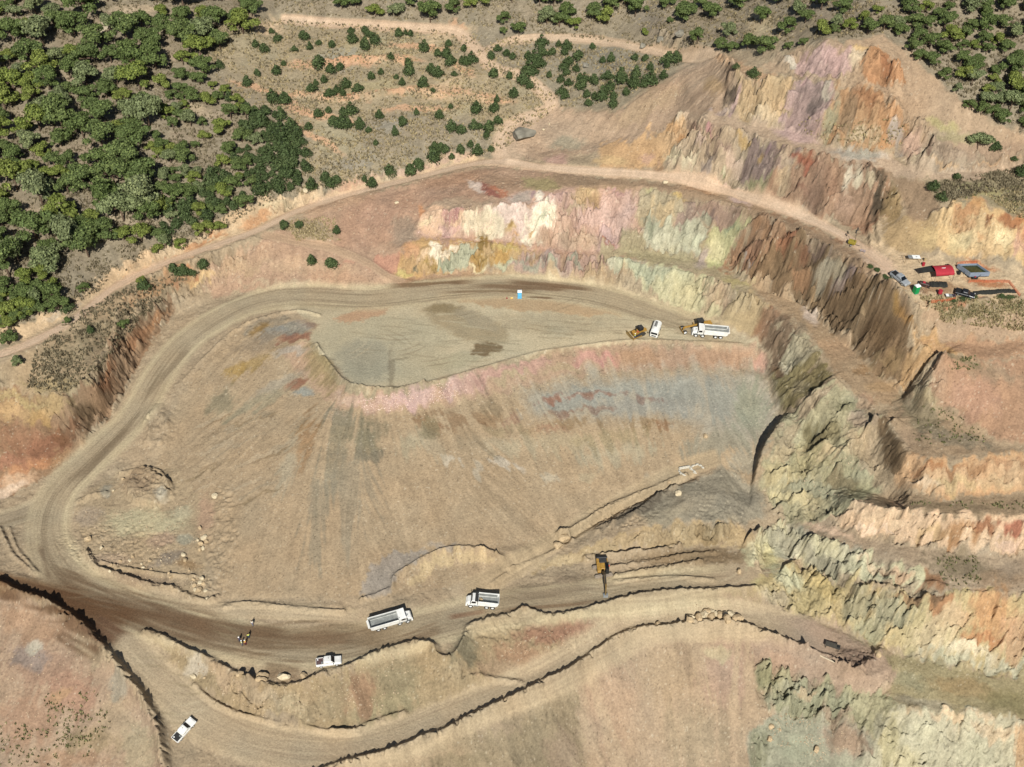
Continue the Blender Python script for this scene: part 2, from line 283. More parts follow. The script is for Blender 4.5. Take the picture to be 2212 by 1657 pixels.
def smooth_line(pts, n=6):
    o = []
    for i in range(len(pts) - 1):
        p0 = pts[max(i-1, 0)]; p1 = pts[i]; p2 = pts[i+1]; p3 = pts[min(i+2, len(pts)-1)]
        for k in range(n):
            t = k / n; o.append(tuple(.5 * (2*p1[c] + (p2[c]-p0[c])*t + (2*p0[c]-5*p1[c]+4*p2[c]-p3[c])*t*t + (3*p1[c]-p0[c]-3*p2[c]+p3[c])*t**3) for c in (0, 1)))
    return o + [pts[-1]]
def near(wp, r):
    """distance, signed side and chainage to a ground polyline, inside reach r"""
    D = np.full(X.shape, 1e6, np.float32); L = np.zeros_like(D); Sg = np.zeros_like(D); s = 0
    for (x1, y1), (x2, y2) in zip(wp[:-1], wp[1:]):
        l = math.hypot(x2 - x1, y2 - y1)
        if l < 1e-4: continue
        j0 = max(0, int((min(y1, y2) - r - gy[0]) / DY)); j1 = min(NY, int((max(y1, y2) + r - gy[0]) / DY) + 2)
        yy = (max(min(y1, y2) - r, gy[0]) + K, max(y1, y2) + r + K)
        lo = min(x / w_ for x in (min(x1, x2) - r,) for w_ in yy); hi = max(x / w_ for x in (max(x1, x2) + r,) for w_ in yy)
        i0 = max(0, int((lo - ga[0]) / DA)); i1 = min(NX, int((hi - ga[0]) / DA) + 2)
        if j1 > j0 and i1 > i0:
            x = X[j0:j1, i0:i1]; y = Y[j0:j1, i0:i1]; dx = (x2 - x1) / l; dy = (y2 - y1) / l
            t = (x - x1) * dx + (y - y1) * dy; tc = np.clip(t, 0, l); px = x - x1 - tc * dx; py = y - y1 - tc * dy
            d = np.sqrt(px * px + py * py); m = d < D[j0:j1, i0:i1]
            D[j0:j1, i0:i1][m] = d[m]; L[j0:j1, i0:i1][m] = (s + tc)[m]; Sg[j0:j1, i0:i1][m] = ((px * -dy + py * dx))[m]
        s += l
    return D, Sg, L
# ---------------------------------------------------------------- carriageways: (bearings..., width m)
ROADS = {}
def road(name, width, L, *a):
    wp = [hit(u, v)[:2] for u, v in smooth_line(cv(L, a), 5)]
    ROADS[name] = near(wp, width * 1.6) + (width,)
road('haul', 9.5, 'P', 1600,735, 1520,712, 1430,682, 1340,652, 1250,632, 1100,618, 950,628, 800,646, 660,640, 560,652, 470,690, 395,745, 340,815, 290,900, 215,975, 140,1050, 108,1110, 108,1180, 150,1245, 230,1295, 350,1340, 470,1375, 600,1400, 720,1402, 830,1378, 960,1345, 1100,1312, 1250,1295, 1400,1275, 1620,1255)
road('west', 6, 'P', 160,1050, 60,1105, -60,1140, -160,1160)
road('brown', 5.5, 'P', -120,1235, 0,1258, 90,1280, 160,1310, 220,1355, 250,1390)
road('lower', 8, 'P', 215,1340, 290,1420, 370,1500, 450,1560, 560,1605, 700,1622, 830,1605, 960,1555, 1080,1505, 1180,1462, 1290,1400, 1380,1350, 1500,1340, 1640,1345, 1760,1375)
road('track', 3.0, 'P', -120,790, 0,765, 70,738, 160,690, 260,612, 400,552, 550,500, 640,456, 760,418, 900,383, 1000,358, 1080,349, 1180,362, 1300,371, 1400,378, 1500,392, 1600,422, 1700,455, 1800,497, 1860,535, 1910,570, 1960,600)
road('branch', 4.6, 'P', 1085,345, 1080,300, 1110,265, 1160,248, 1190,230, 1180,205, 1130,165, 1070,148, 1030,110, 985,70, 900,62, 800,55, 700,50, 600,42)
road('loop', 3.4, 'P', 1030,120, 1090,92, 1180,82, 1300,88, 1400,108, 1480,125, 1560,108)
road('side', 2.8, 'P', 560,505, 640,522, 720,538, 790,566, 840,598, 880,612)
road('ramp', 4.5, 'P', 1000,1275, 1090,1238, 1180,1180, 1270,1125, 1370,1068, 1480,1012, 1560,985)
road('grade', 3.5, 'P', 360,1310, 450,1318, 560,1318, 680,1325, 780,1335)
flat = np.zeros(X.shape, np.float32)
for nm, (D, S_, L_, wd) in ROADS.items(): flat = np.maximum(flat, 1 - sst(wd * .45, wd * .65, D))
# ---------------------------------------------------------------- relief: windrows, ditches, rubble, rock faces
Zf = Z0.copy(); xyz = (X, Y, Z0)
n1 = fbm2(X / 2.2, Y / 2.2, 3, 11); n2 = fbm2(X / .7, Y / .7, 2, 21); n0 = fbm2(X / 14, Y / 14, 3, 31)
def berm(h, wd, L, *a, side=0.):
    D, S_, L_ = near([hit(u, v)[:2] for u, v in smooth_line(cv(L, a), 4)], wd * 3.5)
    D = np.abs(D + .55 * wd * n1 + .3 * wd * n2)
    global Zf; Zf = Zf + 1.25 * h * np.exp(-(D / wd) ** 2) * (1 + .6 * n1 + .55 * n2) * (D < 1e5) * (1 + .35 * np.abs(vn2(X / 1.1, Y / 1.1, 17)))
berm(1.9, 1.2, 'P', -130,1262, 0,1272, 35,1287, 88,1304, 134,1329, 177,1357, 212,1396, 240,1428, 269,1463, 300,1502, 325,1541, 343,1584, 353,1637, 362,1720)
berm(1.0, .8, 'P', 315,1368, 354,1382, 407,1410, 445,1425, 495,1453, 541,1474)
berm(1.0, .9, 'P', 541,1474, 601,1489, 654,1482, 689,1463, 742,1449, 805,1421, 858,1403, 908,1391, 938,1400)
berm(.9, .7, 'P', 936,1412, 961,1424, 986,1414, 1007,1375, 1017,1354, 1070,1340, 1113,1329, 1131,1317, 1152,1325, 1184,1334, 1230,1329, 1300,1311, 1360,1294, 1424,1283, 1495,1280, 1593,1276, 1632,1274)
berm(1.3, .9, 'P', 650,1692, 745,1654, 841,1630, 911,1601, 964,1584, 1017,1555, 1070,1531, 1124,1506, 1177,1478, 1230,1453, 1283,1417, 1336,1382, 1389,1364, 1442,1361, 1495,1352, 1540,1350, 1593,1354, 1646,1371, 1699,1391, 1738,1405)
berm(.7, .55, 'P', 683,745, 700,775, 722,803, 745,826, 780,838, 859,842, 916,830)
berm(.3, .5, 'P', 916,830, 983,813, 1036,798, 1107,777, 1178,759, 1249,749, 1338,738, 1426,737, 1600,744)
berm(.9, .7, 'F', 660,790, 740,770, 860,700, 1000,620, 1180,530, 1400,440, 1560,370, 1640,340)
berm(-.7, .9, 'F', 720,830, 860,730, 1020,650, 1200,560, 1400,460, 1600,380, 1700,340)
berm(.8, .8, 'F', 960,760, 1100,700, 1250,640, 1350,560, 1450,480, 1560,420)
berm(.7, .6, 'F', 670,820, 690,790, 740,790, 770,830)
berm(1.0, .7, 'F', 870,985, 1010,965, 1150,955, 1300,935, 1460,920, 1590,880)
berm(.55, .5, 'F', 1060,1050, 1250,1020, 1450,985, 1650,950, 1860,925)
berm(.6, .5, 'F', 1100,1110, 1250,1085, 1400,1060, 1600,1025, 1760,1000)
berm(.4, .5, 'F', 1100,1150, 1350,1130, 1600,1120, 1850,1140)
berm(.5, .5, 'F', 0,915, 60,900, 130,920, 230,965)
berm(.4, .4, 'F', 300,1055, 420,1010, 560,950, 660,900)
berm(.45, .4, 'F', 160,1170, 250,1100, 320,1050)
berm(.9, .7, 'H1', 530,350, 600,450, 700,485, 800,520, 950,560, 1080,580)
berm(.5, .4, 'H1', 620,410, 800,455, 1000,485, 1200,500)
berm(.7, .6, 'H1', 1100,600, 1180,625, 1260,650, 1330,620)
berm(.5, .5, 'H1', 0,200, 40,280, 80,360, 150,420, 210,480)
berm(.4, .4, 'H1', 60,200, 110,330, 170,400, 230,470)
berm(.5, .6, 'H1', 1380,680, 1500,660, 1700,680, 1900,700, 2100,710)
berm(.6, .5, 'H2', 180,640, 300,600, 370,560, 380,500, 470,440, 600,365, 720,325, 860,325, 1000,360)
berm(.7, .6, 'H2', 0,1450, 120,1445, 260,1390, 440,1330)
berm(.6, .5, 'H1', 1190,1160, 1300,1260, 1450,1330, 1600,1370, 1720,1400, 1850,1410, 2000,1445, 2190,1450)
berm(.5, .5, 'H2', 800,1140, 900,1110, 1050,1130, 1150,1140)
berm(.9, .6, 'H3', 870,950, 960,975, 1040,1010, 1110,1050)
berm(.9, .9, 'H3', 1180,1070, 1240,1030, 1300,990, 1330,940)
berm(.5, .6, 'P', 1890,606, 1940,640, 1990,670, 2060,660, 2130,650)
berm(.35, .5, 'P', 690,682, 640,672, 560,690, 500,720, 440,775, 400,820)
berm(.5, .5, 'E', 1080,520, 1170,500, 1280,480, 1400,490, 1490,560, 1545,660, 1550,730)
berm(.5, .5, 'E', 700,770, 820,720, 900,700, 960,690)
berm(.6, .6, 'H3', 1200,600, 1270,560, 1400,580, 1500,550, 1640,540, 1720,560)
berm(-.5, .5, 'H3', 940,1370, 1080,1320, 1150,1230, 1180,1190)
berm(-.7, .5, 'H3', 1990,720, 2010,680, 2030,640)
berm(1., 1., 'P', 700,137, 780,128, 870,132)
berm(1., 1., 'P', 640,205, 760,215, 860,200, 960,205)
def scarp(h, wd, *a):
    global Zf
    D, S_, L_ = near([hit(u, v)[:2] for u, v in smooth_line(cv('P', a), 5)], wd * 4); t = L_ / max(1e-3, L_[D < 1e5].max()); en = np.sin(np.pi * np.clip(t, .02, .98)) ** .6
    sg = S_ + .5 * n1 + .3 * n2; Zf = Zf + h * en * np.where(D < 1e5, (1 - sst(-.35, .25, sg)) * np.exp(-(D / wd) ** 1.4), 0)
for a_ in [(3.6,4,1622,1064,1632,1010,1662,952,1692,905),(1.8,3,1722,886,1760,851,1800,811),(2.8,3,1750,960,1780,935,1812,914),(2.2,2.5,1740,985,1765,978,1790,966),(3.2,3,1790,1032,1812,1012,1829,992),(3.8,4,1858,942,1880,920,1907,905),(3.4,4,1958,850,2001,798,2038,768),(1.6,2,1666,1104,1702,1089),(2.4,2.5,1605,1180,1621,1156,1648,1147),
           (2.2,1.8,1873,684,1888,650,1905,617),(2.,1.6,1950,722,1966,684),(1.8,1.6,1662,752,1690,719),(1.6,1.5,1700,745,1722,712),(3.,3,1563,230,1568,190,1578,142),(1.8,2,1607,342,1614,318,1621,297),(2.2,2,1858,445,1866,400,1870,362),(2.2,2.4,1985,364,2000,330,2016,300),(1.6,1.6,1862,144,1872,120,1883,98),(1.6,1.6,1899,536,1888,470,1913,380),(1.6,1.4,1880,540,1872,480,1890,420),(1.4,1.5,1380,500,1420,440),(1.5,1.5,1505,503,1511,486),(1.6,1.6,1930,700,1945,650),(1.5,1.6,1840,700,1870,640),(1.5,1.5,1790,640,1820,590),(1.8,1.8,1700,1080,1760,1062),(1.6,2,1650,1035,1720,1010),(1.5,1.6,1905,930,1935,905),(1.7,1.6,1800,905,1840,868),(1.6,1.6,1680,1240,1720,1205),(1.6,1.6,1770,1270,1800,1235),(1.8,1.6,2138,1360,2150,1300)]: scarp(*a_)
def blob(L, cx, cy, rx, ry):
    s, ox, oy = CR[L]; return np.sqrt(((U - cx * s - ox) / (rx * s)) ** 2 + ((V - cy * s - oy) / (ry * s)) ** 2)
d = blob('P', 318, 1058, 52, 42) + .25 * n1; Zf = Zf + 1.6 * (1 - sst(.8, 1.0, d))
d = blob('P', 338, 930, 34, 60) + .3 * n1; Zf = Zf + (1 - sst(.5, 1.1, d)) * (.5 + .9 * np.abs(fbm2(X / 1.6, Y / 2.6, 2, 77)))
d = blob('P', 650, 1320, 12, 8)
def sdf(pts, m_):
    xs = [p[0] for p in pts]; ys = [p[1] for p in pts]
    sel = np.flatnonzero((U > min(xs) - m_) & (U < max(xs) + m_) & (V > min(ys) - m_) & (V < max(ys) + m_))
    u = UW.ravel()[sel]; v = VW.ravel()[sel]; d = np.full(len(sel), 1e9, np.float32); ins = np.zeros(len(sel), bool); n = len(pts)
    for i in range(n):
        x1, y1 = pts[i]; x2, y2 = pts[(i + 1) % n]; ex, ey = x2 - x1, y2 - y1; l2 = ex * ex + ey * ey + 1e-9
        t = np.clip(((u - x1) * ex + (v - y1) * ey) / l2, 0, 1); d = np.minimum(d, (u - x1 - t * ex) ** 2 + (v - y1 - t * ey) ** 2)
        if y1 != y2: c = ((v < y1) != (v < y2)) & (u < x1 + (v - y1) * ex / ey); ins ^= c
    d = np.sqrt(d); return sel, np.where(ins, d, -d)
UW, VW = U, V
fill_s, fill_d = sdf([(600,690),(770,840),(860,850),(1250,755),(1640,752),(1680,890),(1625,1010),(1480,1010),(1100,1230),(850,1290),(480,1290),(400,1100),(380,900),(440,800)], 20)
fill = np.zeros(X.size, np.float32); fill[fill_s] = sst(-4, 8, fill_d); fill = fill.reshape(X.shape)
wn = fbm3(X / 5, Y / 5, Z0 / 5, 3, 51); wm = fbm3(X / 5, Y / 5, Z0 / 5, 3, 61)
wf0 = fbm3(X / 1.3, Y / 1.3, Z0 / 1.3, 3, 55)
slw = sst(12, 30, SLD)
UW = U + 9 * wn + 5 * wf0 + slw * 5 * ST_C * GX / (SL + .3); VW = V + 9 * wm + 4 * fbm3(X / 1.1, Y / 1.1, Z0 / 1.1, 2, 57) + (slw * (3 + 4 * sst(500, 620, V)) + fill * 3) * ST_C
pad_s, pad_d = sdf([(560,640),(860,612),(1100,600),(1300,620),(1480,670),(1640,745),(1426,737),(1178,760),(983,814),(859,843),(763,837),(667,720)], 20)
pad = np.zeros(X.size, np.float32); pad[pad_s] = sst(-2, 5, pad_d); pad = pad.reshape(X.shape)
soft = np.zeros(X.size, np.float32)
for P_ in ([(1130,240),(1330,240),(1480,140),(1560,120),(1580,170),(1565,225),(1500,262),(1440,262),(1330,330),(1130,350)], [(1940,120),(2010,150),(2212,280),(2330,290),(2330,330),(2080,340),(2010,300),(1960,200)],
           [(1000,1640),(1240,1462),(1336,1390),(1442,1366),(1593,1358),(1634,1430),(1638,1475),(1670,1548),(1618,1574),(1610,1760),(1250,1760),(1260,1600),(1150,1560)], [(1640,1372),(1740,1412),(1860,1455),(1925,1430),(1935,1460),(1886,1498),(1770,1472),(1632,1426)],
           [(1995,668),(2330,640),(2330,740),(2040,738)], [(2040,780),(2330,770),(2330,962),(2160,950),(2040,880)], [(640,470),(900,395),(1050,372),(1040,440),(900,460),(860,600),(560,600)], [(1900,240),(1960,380),(2060,440),(1980,470),(1880,370)], [(600,1760),(700,1650),(960,1590),(1100,1540),(1240,1462),(1280,1560),(1250,1760)]):
    s_, d_ = sdf(P_, 20); soft[s_] = np.maximum(soft[s_], sst(-6, 10, d_))
soft = soft.reshape(X.shape)
rock = sst(33, 45, SLD) * (1 - fill) * (1 - flat) * (1 - .88 * soft)
fore = sst(-2, 6, gauss(((V < 700) & (SLD < 34)).astype(np.float32), 3) * 0 + 1) * 0
rz = np.zeros(X.size, np.float32)
for P_ in ([(1632,1070),(1650,1000),(1695,905),(1799,816),(1860,852),(1900,880),(1930,880),(1900,905),(1965,970),(1975,1050),(1930,1050),(1900,1000),(1870,950),(1850,1010),(1830,1060),(1787,1122),(1690,1128)],
           [(1600,1200),(1625,1160),(1690,1128),(1780,1175),(1929,1210),(2000,1262),(1985,1290),(2212,1283),(2300,1285),(2300,1465),(2053,1438),(1886,1388),(1760,1335),(1640,1290),(1615,1250)],
           [(1632,1430),(1770,1476),(1886,1502),(1930,1520),(2300,1552),(2300,1700),(1900,1700),(1890,1585),(1787,1562),(1675,1547)]):
    s_, d_ = sdf(P_, 20); rz[s_] = np.maximum(rz[s_], sst(-8, 6, d_))
rz = rz.reshape(X.shape); rock = np.maximum(rock, .85 * rz * sst(8, 20, SLD))
def blocks(u, v, seed):
    """angular joint blocks: every cell gets its own height, tilt and tone"""
    iu = np.floor(u).astype(np.int64); iv = np.floor(v).astype(np.int64); z_ = np.zeros_like(iu); best = np.full(u.shape, 9e9, np.float32); sec = best.copy(); cr = np.zeros(u.shape, np.float32); tl = np.zeros(u.shape, np.float32)
    for a in (-1, 0, 1):
        for b in (-1, 0, 1):
            cx = iu + a + .5 + .46 * _h(iu + a, iv + b, z_, seed); cy = iv + b + .5 + .46 * _h(iu + a, iv + b, z_, seed + 1)
            dx = (u - cx).astype(np.float32); dy = (v - cy).astype(np.float32); d = dx * dx + dy * dy; m = d < best
            sec = np.where(m, best, np.minimum(sec, d)); best = np.where(m, d, best); r1 = _h(iu + a, iv + b, z_, seed + 2); r2 = _h(iu + a, iv + b, z_, seed + 3)
            cr = np.where(m, r1, cr); tl = np.where(m, dx * r2 + dy * _h(iu + a, iv + b, z_, seed + 4), tl)
    return cr, tl, np.sqrt(sec) - np.sqrt(best)
ri = np.flatnonzero((np.maximum(sst(28, 38, SLD), rz) * (1 - fill) * (1 - flat) * (1 - soft)).ravel() > .02); xr, yr, zr = X.ravel()[ri], Y.ravel()[ri], Z0.ravel()[ri]
wr = 1.1 * wn.ravel()[ri]; wr2 = .7 * wf0.ravel()[ri]
# cells stretched along the dipping beds; traces run from upper right to lower left on the faces
uu = (.86 * xr - .50 * zr + .12 * yr + wr + wr2); vv = (.50 * xr + .70 * zr + .45 * yr + wr)
bA = blocks(uu / 2.6, vv / 6.5, 301); bB = blocks(uu / .95, vv / 2.1, 311)
BK = np.zeros((3, X.size), np.float32); BK[0][ri] = bA[0] * .55 + bB[0] * .30; BK[1][ri] = bA[1] * 1.5 + bB[1] * .6; BK[2][ri] = (1 - sst(0, .16, bA[2])) * .6 + (1 - sst(0, .14, bB[2])) * .35
BK = BK.reshape(3, NY, NX)
rg = 1 - np.abs(fbm3(X / 5.5, Y / 5.5, Z0 / 7, 3, 71)) * 2
rg2 = 1 - np.abs(fbm3(X / 1.8 + Z0 * .25, Y / 1.8, Z0 / 3, 3, 81)) * 2
amp = np.minimum(1 + SL, 2.4)
crev = np.clip(1 - np.abs(fbm3(X / 3.2 + Z0 * .22, Y / 3.2, Z0 / 9, 3, 84)) * 9, 0, 1)
strk = np.clip(1 - np.abs(ST_C) * 2.2, 0, 1)
rmod = .55 + .75 * sst(-.3, .4, fbm2(X / 17, Y / 17, 2, 88))
rg3 = 1 - np.abs(fbm3(X / .75, Y / .75, Z0 / 1.1, 2, 86)) * 2
_n = (.80, .33, -.50); _p = (X * _n[0] + Y * _n[1] + Z0 * _n[2] + .9 * wn); _q1 = (X * .53 - Y * .85) ; _q2 = Z0 * .8 + Y * .2
bed = 1 - 2 * np.abs(.65 * vn3(_p / 1.25, _q1 / 8, _q2 / 8, 87) + .35 * vn3(_p / .5, _q1 / 4, _q2 / 4, 89))
Zf += rock * amp * rmod * (.50 * rg + .20 * rg2 + .14 * rg3 + .40 * bed + .52 * BK[0] + .36 * BK[1] - .24 * BK[2] + .15 * ST_C + .08 * ST_F - .75 * crev * sst(-.2, .3, wn) - .1 * strk - .4)
n3 = fbm2(X / .32, Y / .32, 2, 91)
natural = (1 - flat) * (1 - pad) * (1 - fill) * (1 - rock)
Zf += natural * (.22 * n1 + .10 * n2 + .05 * n3 + .03 * ST_C + .35 * n0) + fill * (.05 * n1 + .035 * n2 + .03 * ST_F + .01 * ST_C + .03 * n3) + (pad + flat) * (.03 * n1 + .02 * n3)
def ruffle(k, L, cx, cy, rx, ry, s=1.2, seed=5):
    global Zf
    d = blob(L, cx, cy, rx, ry); m = 1 - sst(.6, 1.1, d + .3 * n1)
    Zf = Zf + m * k * (1 - 2 * np.abs(fbm2(X / s, Y / s, 3, seed)))
ruffle(.45, 'P', 320, 1055, 60, 45); ruffle(.3, 'P', 260, 1180, 150, 70, .7); ruffle(.5, 'P', 1840, 1430, 60, 30, .8); ruffle(.3, 'P', 1560, 1110, 80, 60, 1.)
ruffle(.4, 'F', 1150, 640, 300, 120, .8); ruffle(.35, 'P', 480, 1160, 40, 130, 1.3); ruffle(.4, 'H1', 1250, 560, 100, 60, .8); ruffle(.35, 'H2', 1200, 850, 500, 120, 1.2)
ruffle(.45, 'P', 1700, 1540, 90, 60, 1.1); ruffle(.6, 'P', 1740, 1010, 120, 60, 2.2); ruffle(.5, 'P', 1850, 980, 80, 110, 1.8); ruffle(.3, 'F', 1400, 1000, 600, 90, .8)
# ---------------------------------------------------------------- ground colours (dry rock and soil, with some scarp shade painted in)
ALB = .69
COL = np.empty((X.size, 3), np.float32); COL[:] = lin('b49b7c')
wf = fbm3(X / 1.6, Y / 1.6, Z0 / 1.6, 3, 101); NZ = (wf * .6 + n2 * .5).ravel(); SS = (ST_C * .6 + ST_F * .5).ravel()
UW = UW + 9 * BK[0]; VW = VW + 8 * BK[0] + 4 * BK[1]
def q(L, hx, al, fe, n, s, *a):
    sel, d = sdf(cv(L, a), fe + 14 + 4 * s)
    m = al * sst(-fe, fe, d + n * 9 * NZ[sel] + s * 7 * SS[sel]); COL[sel] += (lin(hx) - COL[sel]) * m[:, None]
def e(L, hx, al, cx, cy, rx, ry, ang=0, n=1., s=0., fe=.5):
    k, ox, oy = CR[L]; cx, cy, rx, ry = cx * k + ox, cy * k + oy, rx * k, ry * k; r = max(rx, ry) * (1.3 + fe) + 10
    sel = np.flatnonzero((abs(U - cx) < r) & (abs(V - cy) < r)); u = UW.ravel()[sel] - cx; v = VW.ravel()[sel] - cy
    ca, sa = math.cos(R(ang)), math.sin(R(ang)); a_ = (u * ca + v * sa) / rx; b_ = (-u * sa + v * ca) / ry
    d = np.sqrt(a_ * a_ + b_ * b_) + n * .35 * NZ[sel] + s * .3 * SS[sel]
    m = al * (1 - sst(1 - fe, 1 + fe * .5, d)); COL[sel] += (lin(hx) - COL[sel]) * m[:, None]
# --- wooded and grassy hillside
q('P','a08f76',1,12,1,0, -900,-900, 3200,-900, 3200,330, 2212,300, 2000,170, 1940,100, 1780,90, 1560,120, 1480,150, 1330,240, 1200,235, 1075,340, 900,375, 640,440, 430,520, 250,600, 150,680, 0,760, -900,860)
q('P','b09b7a',.9,20,1.5,0, 430,60, 560,40, 980,70, 1040,150, 1180,220, 1080,330, 900,370, 700,400, 660,380, 690,290, 560,210, 470,130)
q('P','968a7a',.45,14,2,0, 700,260, 900,240, 1060,270, 1060,330, 900,360, 780,330, 700,300)
q('P','a2937a',.8,12,1.5,0, 1060,110, 1180,92, 1400,115, 1470,140, 1330,225, 1240,225, 1170,170)
e('P','b5a37c',.8,800,110,110,30,-5,1.5); e('P','b5a582',.8,720,300,60,45,20,1.5); e('P','b2a280',.7,900,90,90,22,0,1.5); e('P','b09f7e',.7,560,110,70,40,20,1.5)
e('P','ae9d7c',.8,1120,180,70,30,10,1.5); e('P','b9a77c',.7,800,190,100,18,-5,1.5); e('P','b8a782',.7,1010,225,70,25,0,1.5); e('P','aba8a0',.6,730,130,45,25,0,2)
e('P','9f9a90',.6,840,270,45,18,0,2); e('P','8f887c',.6,1300,130,90,30,10,2); e('P','9a948a',.6,760,350,60,20,-10,2); e('P','c8b490',.6,980,185,40,18,0,1.5)
for c in [(900,100,70,4,3),(1000,150,30,5,40),(690,300,60,5,30),(1060,215,50,6,10),(900,235,80,4,-3),(700,140,95,5,-2),(790,130,70,4,-3),(860,128,60,4,5),(640,205,60,5,-3),(740,212,60,6,0),(870,198,80,5,-2),(960,200,60,8,0),(560,190,60,4,15),(700,250,70,5,12),(650,235,60,5,25)]:
    e('P','dba880',.9,c[0],c[1],c[2] * 1.1,c[3] * 1.8,c[4],1)
e('P','c98058',.8,760,205,22,4,0,1); e('P','d09468',.7,745,132,50,4,0,1); e('P','d7b48e',.9,560,55,60,16,10,1); e('P','d8b890',.9,970,72,60,20,-10,1); e('P','cf9a72',.8,985,58,18,14,40,1)
e('P','d2b18a',.8,960,190,60,14,-25,1); e('P','c9ab84',.8,1000,215,60,8,0,1)
for c in [(230,40,50,22,-15),(130,170,30,12,0),(60,250,50,20,-20),(350,120,40,15,10),(180,330,60,25,10),(330,360,60,20,0),(400,300,40,20,0),(60,460,60,20,0),(250,480,80,25,10),(370,470,60,20,0),(160,480,50,20,0),(430,240,50,15,30),(300,255,30,10,0),(560,420,30,20,0),(190,230,20,12,30),(470,250,30,12,0)]:
    e('P',rnd.choice(['b09a80','b8a488','a89278','c4ac8c']),.8,c[0],c[1],c[2],c[3],c[4],1.5)
e('P','d6c4a8',.9,240,50,45,14,-30,1); e('P','cdb291',.8,290,20,60,12,0,1)
for c in [(1240,25,120,20,0),(1420,50,60,30,30),(1560,80,60,20,0),(1640,20,80,20,0),(1800,30,90,20,10),(2000,90,80,20,40),(1450,20,70,18,0),(1150,60,90,16,0)]:
    e('P',rnd.choice(['a08f7a','9a8c7c','a8977f']),.7,c[0],c[1],c[2],c[3],c[4],1.8)
e('G3','cdb48c',.9,600,180,90,120,20,1.2); e('G3','c9b08c',.8,690,200,60,80,0,1.2)
# --- cuttings beside the upper track
q('P','d8b58c',.95,6,1.2,0, -130,735, 60,695, 150,648, 250,575, 400,508, 500,462, 560,425, 640,424, 700,408, 900,358, 1000,330, 1080,345, 900,378, 760,412, 640,448, 550,496, 400,545, 250,608, 150,685, 60,732, -130,775)
for c in [(445,520,60,8,-27,'cc8c5a'),(560,470,50,14,-35,'cf9362'),(380,560,60,6,-25,'c88a5c'),(600,440,40,10,-10,'d9bf94'),(300,580,50,7,-30,'d4a676'),(760,398,60,8,-15,'cf9c80'),(880,368,70,8,-12,'d0a48c'),(980,345,60,9,-12,'d4ac92'),(130,675,50,6,-30,'cbb398')]:
    e('P',c[5],.8,*c[:5],1.2)
q('P','b19674',1,8,1.2,0, -130,790, 0,785, 60,757, 160,705, 260,628, 400,566, 470,560, 480,590, 440,622, 369,641, 319,680, 259,729, 199,832, 142,857, 0,846, -130,850)
for c in [(130,770,80,30,-20,'a08c6c'),(200,715,50,20,-30,'9a8868'),(330,620,60,14,-25,'c69464'),(420,600,50,10,-10,'cf965f'),(60,790,40,14,0,'b99c78'),(300,650,40,12,-30,'c79a6c'),(120,830,80,18,0,'ab9468'),(400,585,30,8,0,'d3884e'),(180,690,70,6,-30,'c9ad86')]:
    e('P',c[5],.8,*c[:5],1.6)
q('P','9c7858',1,5,1,.6, -130,852, 0,846, 142,857, 199,832, 227,784, 259,729, 319,680, 369,641, 380,668, 330,735, 291,791, 255,862, 227,905, 177,969, 106,1029, 0,1078, -130,1120)
for c in [(50,960,70,45,0,'a87858'),(100,970,60,30,-20,'a06a4c'),(30,1040,60,20,-10,'d6ab86'),(60,1010,70,14,-20,'c98a5c'),(110,880,60,30,0,'b59560'),(20,890,50,22,0,'c9a06c'),(190,890,40,26,-50,'6f5438'),(230,820,14,50,20,'a0673f'),(150,930,40,18,-40,'8a5c3c'),(20,860,40,10,0,'b79a68'),(90,900,40,16,0,'c4995e'),(300,730,12,40,35,'9c6a44'),(340,690,40,12,-45,'b07a4c'),(130,985,30,14,-40,'b0845c'),(20,1000,50,18,0,'b0785a'),(10,1060,50,12,-20,'e0c0a4'),(60,870,50,8,10,'bfa26c')]:
    e('P',c[5],.85,*c[:5],1.6,.5)
# --- pink earth slope between upper track and pad
q('P','bd977a',1,6,1,0, 640,472, 760,432, 900,396, 1000,369, 1090,358, 1300,386, 1500,408, 1450,560, 1180,610, 860,602, 776,632, 600,622, 461,640, 430,600, 480,560, 560,520)
q('P','c48a70',.9,5,.8,0, 700,560, 800,560, 870,545, 868,595, 845,595, 780,565)
q('P','b98f74',.8,10,1,0, 800,420, 940,400, 1080,385, 1040,440, 900,470, 850,520, 780,540, 700,520, 740,460)
for c in [(670,500,55,28,15,'a39274'),(660,575,120,18,5,'c9a482'),(520,570,60,24,-20,'c6a27c'),(740,600,90,14,8,'c49a7a'),(600,610,90,10,0,'c4a888'),(560,545,50,20,0,'c89e7c'),(980,390,80,14,-10,'b58a6c'),(830,470,60,30,0,'b48c74'),(720,440,90,14,-14,'c09676'),(870,500,30,40,0,'a98f78'),(1090,392,60,14,0,'b08c6e')]:
    e('P',c[5],.8,*c[:5],1.4)
e('G4','c07e50',.7,1060,220,60,20,0); e('G4','e0b878',.8,1220,190,110,30,-5); e('A','d98f58',.7,350,300,40,50,0)
